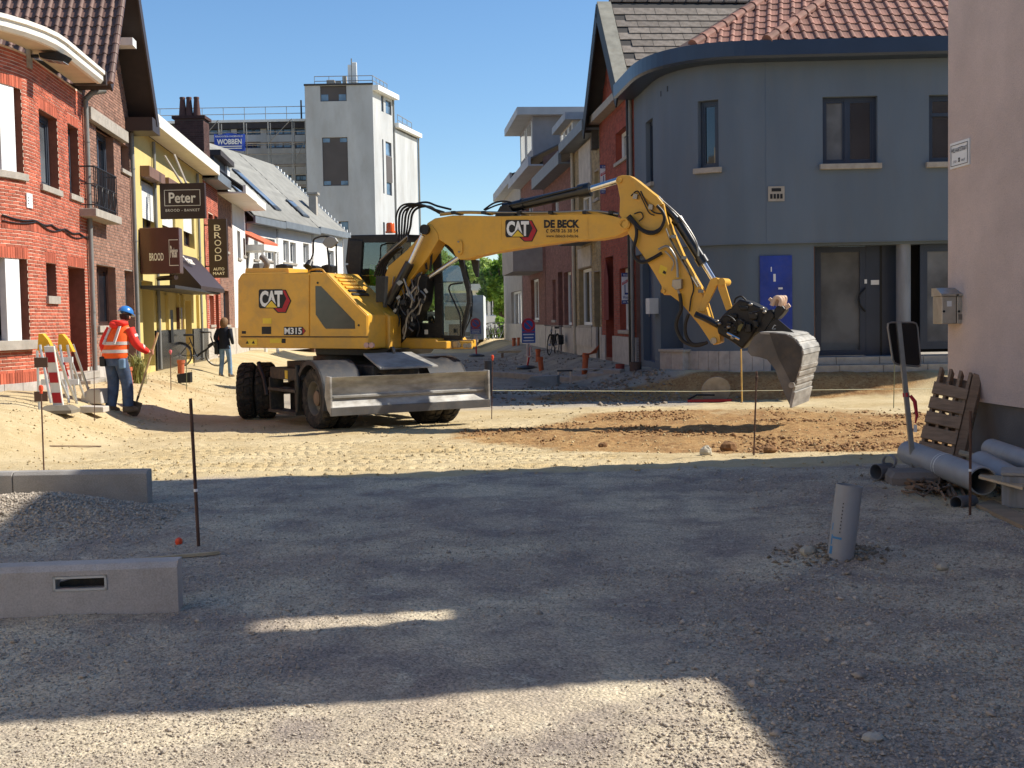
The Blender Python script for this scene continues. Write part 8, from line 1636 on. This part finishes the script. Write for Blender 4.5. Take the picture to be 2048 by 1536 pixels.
# ---- upright grey pipe in the gravel
def hollow(mb, a, b, r, th=.008, n=24, m=None):
    a, b = Vector(a), Vector(b); d = (b - a); L = d.length; mb.lathe(a, d, [(0, r - th), (0, r), (L, r), (L, r - th), (0, r - th)], n, caps=False)
g = gp(1681, 1112); T = at_depth(1699, 970, g.y); pp = thing('upright_pipe', 'grey plastic drain pipe with blue paint marks standing tilted in the gravel', 'pipe', g); d = (T - g); mb = MB(); hollow(mb, g - d * .2, T, .083, .006, 28); mb.obj('tube', M_PVC, pp, smooth=True)
mb = MB(); e = d.normalized(); f_ = Vector((0, -1, 0)); s_ = e.cross(f_).normalized()
for (h0, h1, a0, a1) in ((.03, .14, -1.3, -1.0), (.16, .30, -1.25, -1.12), (.25, .28, -1.1, -.35), (.36, .46, -1.3, -1.2)):
    vs = []; 
    for h in (h0, h1):
        for a in np.linspace(a0, a1, 6): vs.append(g + d * h + (f_ * math.cos(a) - s_ * math.sin(a) * -1) * .0842)
    mb.add(vs, [(i, i + 1, 7 + i, 6 + i) for i in range(5)])
mb.obj('blue_paint', mat('blue_spray', (70, 130, 176), .7, .3, 12), pp)
for k in range(9): a = g + d * (.35 + .05 * k); mb = MB(); q = a + (f_ * math.cos(-.55) + s_ * -math.sin(.55)) * .0838; mb.box(q, (.006, .004, .008)); mb.obj('printed_mark', M_DK, pp)
def stone(label, px, py, r, m, seed, flat=.7, name='stone'):
    g = gp(px, py); rg = random.Random(seed); mb = MB(); mb.ell((0, 0, 0), (1, 1, 1), 9, 6); vs = []
    for v in mb.v: v = Vector(v); q = 1 + .22 * math.sin(3 * v.x + seed) * math.cos(4 * v.y - seed) + rg.uniform(-.1, .1); vs.append((g.x + v.x * r * q, g.y + v.y * r * q * .8, g.z + r * flat * .55 + v.z * r * q * flat))
    mb.v = vs; o = mb.obj(name, m, None); return tag(o, label, name)
M_ROCK = mat('pale_rubble_stone', (178, 170, 152), .95, .2, 9, bump=.4, bscale=40); M_ROCKB = mat('brown_clod', (128, 94, 60), .95, .25, 9, bump=.4, bscale=40)
stone('pale broken stone on the sand edge before the soil patch', 1412, 910, .075, M_ROCK, 1, .9); stone('brown block of soil beside the bare rod', 1456, 900, .10, M_ROCKB, 2, .8); stone('yellowish stone by the foot of the upright pipe', 1615, 1108, .05, M_ROCK, 3); stone('small pale stone in the gravel right of the upright pipe', 1885, 1139, .04, M_ROCK, 4); stone('brown clod by the sand edge right of the bare rod', 1540, 905, .08, M_ROCKB, 5); stone('dark clod left of the pale stone on the soil patch', 1205, 893, .06, M_ROCKB, 6); stone('flat grey stone low in the picture at the shade corner', 1745, 1480, .045, M_ROCK, 7, .4)
x_ = np.concatenate([RNG.normal(2.08, .17, 420), RNG.normal(4.2, .5, 500)]); y_ = np.concatenate([RNG.normal(8.02, .12, 420), RNG.normal(11.2, .5, 500)]); scatter('pipe_foot_stones', 'brownish stones heaped round the upright pipe and pipe stack', 'stones', x_, y_, .008 + .02 * RNG.power(.5, len(x_)), mat('brown_stone', (140, 126, 106), .95, .25, 9, rnd=.35, bump=.3))
# ---- pallet leaning on the pink wall
pl_ = thing('wooden_pallet', 'weathered wooden pallet leaning against the pink wall', 'pallet', gp(1880, 905))
Yb = 12.9; B0 = at_depth(1836, 902, Yb + .15); B1 = at_depth(1905, 918, Yb - .1); T0 = at_depth(1874, 738, Yb + .62); T1 = at_depth(1950, 740, Yb + .38)
gx_ = (B1 - B0); gy_ = ((T0 - B0) + (T1 - B1)) / 2; gn = gx_.cross(gy_).normalized(); gn = gn if gn.y < 0 else -gn
for k in range(4):
    o_ = B0 + gx_ * (.02 + .29 * k); mb = MB(); mb.prism([o_ + gy_ * .0, o_ + gx_ * .09, o_ + gx_ * .09 + gy_, o_ + gy_], -gn * .10); mb.obj('stringer', M_WOOD, pl_, bevel=.004)
for k, (v0, v1) in enumerate(((.0, .11), (.15, .29), (.33, .46), (.50, .63), (.67, .79))):
    o_ = B0 + gy_ * v0 - gx_ * .01; mb = MB(); mb.prism([o_, o_ + gx_ * 1.02, o_ + gx_ * 1.02 + gy_ * (v1 - v0), o_ + gy_ * (v1 - v0 + (.02 if k == 4 else 0))], gn * .022); mb.obj('deck_board', M_WOOD, pl_, bevel=.003)
for k, v0 in enumerate((.05, .3, .55, .82)): o_ = B0 + gy_ * v0 - gn * .125; mb = MB(); mb.prism([o_, o_ + gx_ * 1.0, o_ + gx_ * 1.0 + gy_ * .13, o_ + gy_ * .13], gn * .022); mb.obj('back_board', M_WOOD, pl_)
mb = MB(); o_ = B1 + gx_ * .02; mb.prism([o_, o_ + gx_ * .22 - gn * .04, o_ + gx_ * .22 + gy_ * 1.0 - gn * .04, o_ + gy_ * 1.0], -gn * .1); mb.obj('side_stringer', M_WOOD, pl_, bevel=.004)
# ---- leaning sign seen from behind, on a concrete foot
sb = gp(1829, 950); sg_ = thing('leaning_sign', 'road sign seen from behind on a leaning square post with red tape', 'sign', sb); T = at_depth(1797, 645, sb.y + .05); dpost = (T - sb); e = dpost.normalized(); s_ = e.cross(Vector((0, 1, 0))).normalized() * -1; s_ = s_ if s_.x > 0 else -s_
mb = MB(); hw = .021; mb.prism([sb + s_ * a + Vector((0, b, 0)) for a, b in ((-hw, -hw), (hw, -hw), (hw, hw), (-hw, hw))], dpost); mb.obj('post', mat('galvanised_post', (140, 138, 134), .45, .15, 4, metal=.6, dirt=.2), sg_)
Ys = sb.y + .06; q = [at_depth(x, y, Ys + (.14 if x > 1800 else 0)) for x, y in ((1774, 645), (1834, 645), (1842, 734), (1787, 728))]; mb = MB(); c = sum(q, Vector()) / 4; rr = []
for i in range(4):
    p, a, b = q[i], q[i - 1], q[(i + 1) % 4]; rr += [p + (a - p).normalized() * .05, p + ((a - p).normalized() + (b - p).normalized()) * .012, p + (b - p).normalized() * .05]
mb.prism(rr, (0, .02, 0)); pn = mb.obj('panel', mat('sign_back_black', (30, 30, 32), .3, .2, 2, metal=.3), sg_); mb = MB(); mb.tube(rr, .010, 6, closed=True); mb.obj('rim', MATS['galvanised_post'], pn)
mb = MB(); gt = sb.lerp(T, .52); mb.tube([gt + s_ * .03 + Vector((0, -.03, 0)), gt + s_ * .07 + Vector((0, -.04, -.06)), gt + s_ * .09 + Vector((0, -.04, -.2)), gt + s_ * .075 + Vector((0, -.04, -.27))], [.018, .022, .016, .008], 6); tp = mb.obj('tape', mat('red_tape', (178, 36, 52), .5), sg_); mb = MB(); mb.cyl(gt - e * .01, gt + e * .03, .033, n=4); mb.obj('tape_knot', MATS['red_tape'], tp); mb = MB(); mb.box(gt + s_ * .075 + Vector((0, -.04, -.32)), (.03, .01, .07)); mb.obj('tape_end', M_FRAME_W, tp)
ft = gp(1829, 968); mb = MB(); mb.loft([[ft + Vector((x * k, y * k, z)) for x, y in ((-.27, -.2), (.25, -.23), (.30, .2), (-.22, .22))] for z, k in ((-.03, 1.), (.08, 1.), (.13, .85))]); mb.obj('concrete_foot', mat('stained_concrete', (122, 114, 106), .95, .2, 6, bump=.4, bscale=50, dirt=.3), sg_)
# ---- stack of grey pipes and scraps by the pink wall
def lying_pipe(label, p0, p1, r, group='grey pipes by the pink wall', m=M_PVC, band=None):
    a, b = Vector(p0), Vector(p1); t = thing('drain_pipe', label, 'pipe', a, group); mb = MB(); hollow(mb, a, b, r, .01 if r > .08 else .005, 28); mb.obj('tube', m, t, smooth=True)
    if band: q = a.lerp(b, band); d = (b - a).normalized(); mb = MB(); mb.tube([q + d * .01 * math.sin(3 * k) for k in (0, 1)] if False else [q, q + d * .012], r + .002, 28); mb.obj('tape_band', M_FRAME_W, t); q2 = q + d * .07; mb = MB(); mb.tube([q2, q2 + d * .006], r + .002, 28); mb.obj('tape_band', M_FRAME_W, t)
    return t
R0 = .125; e0 = gp(1968, 1000); n0_ = at_depth(1966, 962, e0.y - .05); n1_ = at_depth(1818, 905, 12.4)
lying_pipe('longest thick grey pipe with white tape rings lying before the pallet', n0_, n1_, .118, band=.45)
lying_pipe('thick grey pipe lying behind the taped one, open end hidden', at_depth(2075, 985, 9.9), at_depth(1962, 926, 11.3), .11); lying_pipe('uppermost grey pipe resting by the plinth of the pink house', at_depth(2085, 935, 10.6), at_depth(1983, 898, 12.0), .10)
lying_pipe('short dark grey pipe stub beside the dark rod', at_depth(1912, 1006, 10.05), at_depth(1945, 1003, 10.2), .055, m=mat('dark_pvc', (92, 94, 98), .5, dirt=.2))
cp = thing('pipe_coupling', 'grey pipe coupling with two sockets left of the sign foot', 'pipe fitting', gp(1765, 960)); a = gp(1752, 962) + Vector((0, 0, .085)); mb = MB(); hollow(mb, a, a + Vector((.16, .1, 0)), .075, .006, 20); mb.obj('socket', MATS['dark_pvc'], cp, smooth=True); a = a + Vector((.06, .05, .09)); mb = MB(); hollow(mb, a + Vector((.06, -.03, 0)), a + Vector((.11, .05, 0)), .062, .006, 20); mb.obj('socket', M_PVC, cp, smooth=True)
def board(label, quad, th=.02, m=M_PLANK): mb = MB(); q = [Vector(p) for p in quad]; mb.prism(q, (0, 0, -th)); return tag(mb.obj('board', m), label, 'board', 'scrap boards by the pink wall')
board('pale thin board sticking out from under the grey pipes', (at_depth(1917, 905, 12.0), at_depth(1920, 899, 12.3), at_depth(2060, 938, 11.0), at_depth(2060, 950, 10.8))); board('pale splintered board across the open pipe end', (at_depth(1957, 952, 10.2), at_depth(1962, 945, 10.5), at_depth(2052, 960, 10.1), at_depth(2045, 975, 9.7)), m=mat('splinter_board', (196, 172, 138), .85, .2, 6))
a, b, c, d = gp(1952, 1015), gp(1985, 1006), gp(2070, 1048), gp(2050, 1062); board('muddy timber board on the ground at the right edge', [p + Vector((0, 0, .03)) for p in (a, b, c, d)], .03, mat('muddy_board', (150, 130, 104), .9, .2, 5))
db = thing('drain_box', 'grey stained drain box at the right edge beside the pipes', 'drain box', gp(2040, 1020)); a = gp(2003, 1016); mb = MB(); mb.prism([a, a + Vector((.45, -.2, 0)), a + Vector((.65, .2, 0)), a + Vector((.15, .35, 0))], (0, 0, .26)); mb.obj('case', mat('stained_grey_box', (138, 140, 142), .7, .25, 3, dirt=.5, stretch=(6, 6, .6)), db, bevel=.01); mb = MB(); mb.prism([a + Vector((-.01, -.01, .265)), a + Vector((.46, -.22, .265)), a + Vector((.66, .2, .265)), a + Vector((.14, .36, .265))], (0, 0, .02)); mb.obj('lid', M_STONE, db)
rg = random.Random(5); rt_ = thing('root_bundle', 'tangle of brown roots and old cables under the grey pipe', 'roots', gp(1860, 990))
for k in range(16):
    x0 = rg.uniform(1795, 1850); y0 = rg.uniform(960, 992); P_ = []
    for j in range(6): g = gp(x0 + j * rg.uniform(12, 20), y0 + j * rg.uniform(-2, 6)); P_.append(g + Vector((0, 0, rg.uniform(.01, .07))))
    mb = MB(); mb.tube(P_, rg.uniform(.008, .018), 6); mb.obj('root', mat('root_brown', (122, 96, 72), .9, .3, 10, bump=.4, bscale=60), rt_, smooth=True)
# ---- left side: beacon, trestles, kerb scraps, pipes, grass
g = gp(118, 826); bc_ = thing('traffic_beacon', 'red and white beacon panel on a rubber foot by the orange house', 'beacon', g); A = at_depth(108, 812, g.y); W_ = .16
mb = MB(); mb.loft([[g + Vector((x, y, z)) for x, y in ((-a, -b), (a, -b), (a, b), (-a, b))] for z, a, b in ((0, .26, .2), (.05, .26, .2), (.12, .17, .12))]); mb.obj('foot', mat('recycled_rubber', (120, 112, 98), .9, .15, 5, dirt=.3), bc_)
T = at_depth(112, 692, g.y); bx = T.x; z0, z1 = g.z + .1, T.z; ti = .11
mb = MB(); mb.prism([(g.x - .09, g.y, z0), (g.x + .07, g.y, z0), (g.x + .07 - ti, g.y, z1), (g.x - .09 - ti, g.y, z1)], (0, .05, 0)); mb.obj('panel', mat('beacon_white', (220, 214, 204), .5, .1, 4), bc_, bevel=.01)
for k in range(3):
    u0, u1 = .06 + .335 * k, .23 + .335 * k; lerp = lambda u: (g.x - .075 - ti * u, g.x + .055 - ti * u, z0 + (z1 - z0) * u); a0, a1 = lerp(u0), lerp(u1); mb = MB(); mb.prism([(a0[0], g.y - .002, a0[2]), (a0[1], g.y - .002, a0[2]), (a1[1], g.y - .002, a1[2]), (a1[0], g.y - .002, a1[2])], (0, -.003, 0)); mb.obj('red_stripe', mat('beacon_red', (176, 26, 34), .45), bc_)
for (k, px, lab) in ((0, 92, 'folding barrier trestle with yellow top, nearer the picture edge'), (1, 128, 'folding barrier trestle with yellow top beside the house door')):
    g2 = gp(px + 22, 818 - 4 * k); Yq = g2.y + .25; t = thing('barrier_trestle', lab, 'trestle', g2, 'barrier trestles'); tp_ = at_depth(px - 12 + k * 4, 690, Yq); lft = at_depth(px + 10, 806, Yq - .2); rgt = at_depth(px + 26, 812, Yq + .1)
    for (a, b) in ((tp_, lft), (tp_ + Vector((.12, 0, 0)), rgt), (tp_ + Vector((.02, .2, 0)), lft + Vector((.05, .6, .05))), (tp_ + Vector((.14, .2, 0)), rgt + Vector((.05, .6, .05)))): mb = MB(); mb.cyl(a, b, .022, n=8); mb.obj('leg', M_ALU, t)
    for f in (.25, .62): a = tp_.lerp(lft, f); b = (tp_ + Vector((.12, 0, 0))).lerp(rgt, f); mb = MB(); mb.box((a + b) / 2, ((b - a).length + .1, .04, .09)); mb.obj('crossbar', M_FRAME_W, t)
    c = tp_ + Vector((.05, .05, .02)); mb = MB(); mb.prism([c + Vector((-.12, 0, -.12)), c + Vector((.15, 0, -.14)), c + Vector((.06, 0, .06)), c + Vector((-.02, 0, .16)), c + Vector((-.09, 0, .16))], (0, .12, 0)); mb.obj('yellow_head', mat('trestle_yellow', (232, 170, 30), .5), t, bevel=.01)
    mb = MB(); mb.tube([tp_.lerp(lft, .3) + Vector((.03, -.02, 0)), tp_.lerp(rgt, .5) + Vector((0, -.02, 0)), tp_.lerp(lft, .85)], [.012, .016, .01], 5); mb.obj('barrier_tape', MATS['beacon_red'], t)
g = gp(84, 830); sp_ = thing('sign_stand', 'small stand with two dark boards before the plinth', 'sign', g); b = at_depth(78, 800, g.y + .4); mb = MB(); mb.cyl(Vector((b.x, b.y, g.z - .1)), Vector((b.x, b.y, b.z + .75)), .02, n=8); mb.obj('post', M_ALU, sp_)
for py in (725, 793): q = at_depth(82, py, g.y + .38); mb = MB(); mb.box(q, (.2, .02, .15)); mb.obj('board', mat('brown_back', (92, 68, 56), .7), sp_)
t = thing('broken_kerb', 'broken concrete kerb piece half buried behind the trestles', 'kerb', gp(176, 800)); a = gp(158, 806); mb = MB(); mb.prism([a + Vector(v) for v in ((0, 0, -.05), (.05, 0, .12), (.16, 0, .2), (.36, 0, .2), (.38, 0, -.05))], (.05, .3, 0)); mb.obj('piece', M_CONC_W, t, bevel=.015)
t = thing('kerb_slab', 'pale concrete slab lying flat before the broken kerb', 'slab', gp(176, 818)); a = gp(156, 822); mb = MB(); mb.prism([a + Vector(v) for v in ((0, 0, -.03), (.40, .02, -.03), (.40, .02, .06), (.03, 0, .08))], (.0, .3, 0)); mb.obj('piece', M_CONC_W, t, bevel=.01)
def terra(label, pxb, pyb, pyt, r, lean=(0, 0), bell=True, m=M_TERRA, group='terracotta drain pipes'):
    b = gp(pxb, pyb); T = at_depth(pxb + lean[0], pyt, b.y); t = thing('clay_pipe', label, 'pipe', b, group); d = T - b; L = d.length; mb = MB(); mb.lathe(b - d * .1, d, [(0, r - .01), (0, r), (L * .86, r), (L * .88, r * 1.22), (L * 1.1, r * 1.22), (L * 1.1, r * 1.06), (L * .9, r * 1.02), (L * .85, r - .01)] if bell else [(0, r - .01), (0, r), (L * 1.1, r), (L * 1.1, r - .012), (.02, r - .012)], 18, caps=False); mb.obj('tube', m, t, smooth=True); return t
terra('terracotta pipe leaning behind the worker by the grass clump', 256, 768, 735, .10, (-4, 0)); terra('terracotta pipe standing by the bakery bicycle', 362, 748, 720, .085); terra('tall terracotta pipe with broken funnel top before the pale brick house', 1169, 747, 706, .075, (3, 0)); terra('terracotta pipe in front, left of the bicycle on the shaded side', 1083, 741, 714, .075, (-3, 0)); terra('terracotta pipe behind the near one, by the shaded house base', 1076, 723, 698, .075); terra('terracotta pipe right of the farther no-parking sign', 1058, 715, 694, .08); terra('terracotta pipe by the far kerb near the street end', 1028, 692, 676, .08); terra('second terracotta pipe by the far kerb', 1037, 691, 675, .06); terra('red clay pot with a dead stem by the red brick house', 1240, 742, 728, .11, bell=False, m=mat('red_pot', (150, 70, 58), .8, dirt=.2)); terra('black bucket at the foot of the downpipe', 1271, 740, 724, .14, bell=False, m=mat('old_bucket', (82, 66, 60), .7, dirt=.2)); terra('dark grey upright pipe just beyond the dozer blade', 976, 792, 722, .075, bell=False, m=mat('dark_pipe', (70, 72, 74), .6, dirt=.25)); terra('pink capped pipe head behind the blade top edge', 949, 790, 748, .05, m=mat('pinkish_cap', (196, 104, 98), .6))
q = gp(1171, 748); T = at_depth(1178, 705, q.y); mb = MB(); mb.add([T + Vector((-.17, -.08, -.04)), T + Vector((.05, -.1, 0)), T + Vector((.26, .0, .2)), T + Vector((.2, .1, .0)), T + Vector((-.05, .1, -.06))], [(0, 1, 2, 3, 4)]); o = mb.obj('pipe_shard', M_TERRA); so_ = o.modifiers.new('thick', 'SOLIDIFY'); so_.thickness = .02; tag(o, 'broken terracotta half shell on top of the tall clay pipe', 'shard')
# ornamental grass
g = gp(276, 765); og = thing('grass_clump', 'tall ornamental grass clump beside the worker', 'grass', g); r = np.random.default_rng(8); mb = MB()
for k in range(260):
    a = r.uniform(0, 6.28); l = r.uniform(.4, .75); o_ = r.uniform(.1, .42); b0 = g + Vector((r.normal(0, .06), r.normal(0, .06), -.02)); d = Vector((math.cos(a), math.sin(a), 0)); s_ = Vector((-d.y, d.x, 0)) * .006; p1 = b0 + d * o_ * .4 + Vector((0, 0, l * .75)); p2 = b0 + d * o_ + Vector((0, 0, l * r.uniform(.6, 1.0))); mb.add([b0 - s_, b0 + s_, p1 + s_, p1 - s_, p2], [(0, 1, 2, 3), (3, 2, 4)])
bl = mb.obj('blades', mat('straw_green', (150, 150, 84), .8, .3, 5, rnd=.35), og, kind='stuff')
g = gp(356, 766); mb = MB(); mb.prism([g, g + Vector((.28, .05, 0)), g + Vector((.28, .05, .25)), g + Vector((-.03, .0, .2))], (0, .2, 0)); tag(mb.obj('block', M_BLACK, None, bevel=.01), 'small dark box thrown on the dug soil near the bakery', 'box')
# ---- mid street: no-parking signs, block, kerbs, scraps
def np_sign(label, px0, px1, pyt, pym, pyb, pxb):
    b = gp(pxb, pyb); Y = b.y; t = thing('parking_sign', label, 'sign', b, 'temporary no-parking signs'); A = at_depth(px0, pym, Y); B = at_depth(px1, pym, Y); T = at_depth((px0 + px1) / 2, pyt, Y); w_ = B.x - A.x; cx = (A.x + B.x) / 2; r = w_ / 2
    pm = Vector((cx, Y, 0)); mb = MB(); zc_ = T.z - r
    mb.prism([(A.x, Y, A.z), (B.x, Y, A.z)] + [(cx + r * math.cos(a), Y, zc_ + r * math.sin(a)) for a in np.linspace(0, math.pi, 12)], (0, .03, 0)); mb.obj('panel', mat('sign_panel_blue', (44, 84, 160), .45, .08, 4), t)
    mb = MB(); mb.lathe((cx, Y - .004, zc_), (0, 1, 0), [(0, r * .97), (.003, r * .97), (.003, r * .66), (0, r * .66), (0, r * .97)], 28, caps=False); mb.obj('red_ring', mat('sign_red', (190, 36, 48), .45), t); mb = MB(); mb.box((cx, Y - .003, zc_), (r * 1.5, .004, r * .18), Matrix.Rotation(math.radians(45), 3, 'Y')); mb.obj('red_bar', MATS['sign_red'], t)
    lz = (zc_ - r * 1.05 - A.z); mb = MB(); mb.prism([(A.x + .02, Y - .003, zc_ - r * 1.0), (B.x - .02, Y - .003, zc_ - r * 1.0), (B.x - .02, Y - .003, zc_ - r * 1.12), (A.x + .02, Y - .003, zc_ - r * 1.12)], (0, -.002, 0)); mb.obj('red_line', MATS['sign_red'], t)
    for k in range(3): z = A.z + lz * (.2 + .28 * k); mb = MB(); mb.box((cx, Y - .004, z), (w_ * (.8 - .1 * (k % 2)), .004, lz * .10)); mb.obj('white_text_line', M_FRAME_W, t)
    mb = MB(); z0, z1 = A.z - .02, A.z - (A.z - b.z) * .55
    mb.tube([(cx - .05, Y, z1 + .05), (cx - .05, Y, z0 - .05), (cx, Y, z0), (cx + .05, Y, z0 - .05), (cx + .05, Y, z1 + .05), (cx, Y, z1)], .028, 6, closed=True); mb.obj('post_loop', mat('post_white_red', (214, 190, 184), .5), t); mb = MB(); mb.cyl((cx, Y, z1), (b.x, Y, b.z + .03), .03, n=8); mb.obj('post', MATS['sign_red'], t); mb = MB(); mb.cyl((cx, Y + .05, A.z), (b.x, Y + .05, b.z), .02); mb.obj('back_post', M_ALU, t)
    mb = MB(); mb.lathe(b, (0, 0, 1), [(0, .36), (.06, .34), (.11, .16), (.12, .05)], 18); mb.obj('rubber_foot', M_BLACK, t)
np_sign('no-parking sign with blue text panel, the bright one right of the street', 1044, 1071, 636, 686, 738, 1054); np_sign('no-parking sign with dark blue panel just right of the excavator cab', 941, 962, 636, 668, 713, 953)
t = thing('concrete_block', 'loose concrete block with chamfered end in the middle of the street', 'block', gp(1086, 774)); a = gp(1060, 775); b = gp(1114, 771); mb = MB(); hh = .27; a.z = b.z = min(a.z, b.z) - .02; mb.prism([a + Vector((-.06, 0, 0)), b, b + Vector((0, 0, hh)), a + Vector((.02, 0, hh)), a + Vector((-.06, 0, hh - .08))], (.08, .32, 0)); mb.obj('block', M_KERB, t, bevel=.01)
k0 = gp(955, 752); k1 = gp(1240, 748); nk = 10
labs = ['kerb block of the cross row, %s' % s for s in ('nearest the dozer blade', 'second from the dozer blade', 'third from the dozer blade', 'fourth from the dozer blade', 'just left of the loose concrete block', 'behind the loose concrete block', 'just right of the loose concrete block', 'third from the tall clay pipe', 'second from the tall clay pipe', 'nearest the tall clay pipe')]
for k in range(nk): a = k0.lerp(k1, k / nk); b = k0.lerp(k1, (k + 1) / nk); a.z = b.z = min(gz(a.x, a.y), gz(b.x, b.y)); kerb(labs[k], a, b, .17, .15, 'kerb blocks across the street')
t = thing('timber_stand', 'low timber stand with boards lying on the street before the bay', 'timber', gp(1030, 716)); a = gp(1000, 716)
for k in range(3): mb = MB(); mb.box(a + Vector((.5, .15 * k, .22 + .02 * k)), (1.2, .12, .04), Matrix.Rotation(.05 * k, 3, 'Z')); mb.obj('plank', M_PLANK, t)
for k in (0, 1): mb = MB(); mb.box(a + Vector((.1 + .8 * k, .15, .1)), (.1, .4, .2)); mb.obj('trestle_leg', M_WOOD, t)
t = thing('steel_frame', 'small upright steel frame beside the loose concrete block', 'frame', gp(1125, 768)); a = gp(1118, 768)
for v in ((0, 0), (.28, 0), (.28, .2), (0, .2)): mb = MB(); mb.cyl(a + Vector((v[0], v[1], -.05)), a + Vector((v[0], v[1], .3)), .02, n=6); mb.obj('upright', M_ALU, t)
mb = MB(); mb.box(a + Vector((.14, .1, .31)), (.36, .3, .03)); mb.obj('top_plate', M_MBLK, t)
g = gp(1190, 742); t = thing('pale_slat_mat', 'pale slatted board on dark scraps by the tall clay pipe', 'boards', g)
for k in range(4): mb = MB(); mb.box(g + Vector((-.4 + .2 * k, .05 * k, .05)), (.15, .4, .025), Matrix.Rotation(.3, 3, 'Z')); mb.obj('slat', M_CONC_W, t)
# disc and red base on the soil bank before the blue house
g = gp(1430, 802); t = thing('round_sign_back', 'round grey disc leaning on the soil bank below the blue house', 'sign', g); c = at_depth(1432, 781, g.y + .1); mb = MB(); mb.lathe(c, (0, .35, .12), [(0, .29), (.02, .29)], 30); mb.obj('disc', mat('disc_grey', (150, 142, 132), .7, .2, 5, dirt=.4), t)
t = thing('red_sign_base', 'red and black sign base lying before the grey disc', 'base', gp(1410, 806)); a = gp(1375, 805); mb = MB(); mb.prism([a, a + Vector((.85, -.05, 0)), a + Vector((.9, .1, 0)), a + Vector((.05, .2, 0))], (0, 0, .05)); mb.obj('red_plate', mat('base_red', (168, 40, 44), .6), t); mb = MB(); mb.tube([a + Vector((.02, .1, .05)), a + Vector((.2, .1, .14)), a + Vector((.55, .1, .13))], .02, 6); mb.obj('black_arm', M_BLACK, t)
# far end: blue flag banner, round sign
b = on_y(1034, 650, 70); t = thing('beach_flag', 'blue and white flag banner beside the bright tree', 'flag', (b.x, 70, 0)); A = on_y(1028, 618, 70); B = on_y(1041, 572, 70); mb = MB(); mb.prism([(A.x, 70, A.z), (B.x, 70, A.z), (B.x, 70, B.z), (A.x + .1, 70, B.z - .4)], (0, .03, 0)); mb.obj('cloth', mat('flag_blue', (70, 130, 206), .7, .3, 2), t); mb = MB(); mb.prism([(A.x + .05, 69.98, A.z + .1), (B.x - .05, 69.98, A.z + .1), (B.x - .05, 69.98, A.z + .6)], (0, .005, 0)); mb.obj('white_wave', M_FRAME_W, t); mb = MB(); mb.cyl((B.x, 70, 0), (B.x, 70, B.z), .02); mb.obj('pole', M_ALU, t)
b = on_y(1037, 660, 66); t = thing('round_traffic_sign', 'round traffic sign seen from behind on a yellow post at the street end', 'sign', (b.x, 66, 0)); c = on_y(1037, 620, 66); mb = MB(); mb.lathe((b.x, 66, c.z), (0, 1, 0), [(0, .3), (.02, .3)], 24); mb.obj('disc', M_DK, t); mb = MB(); mb.cyl((b.x, 66.05, -.1), (b.x, 66.05, c.z), .06); mb.obj('post', mat('ochre_post', (206, 170, 90), .7), t)
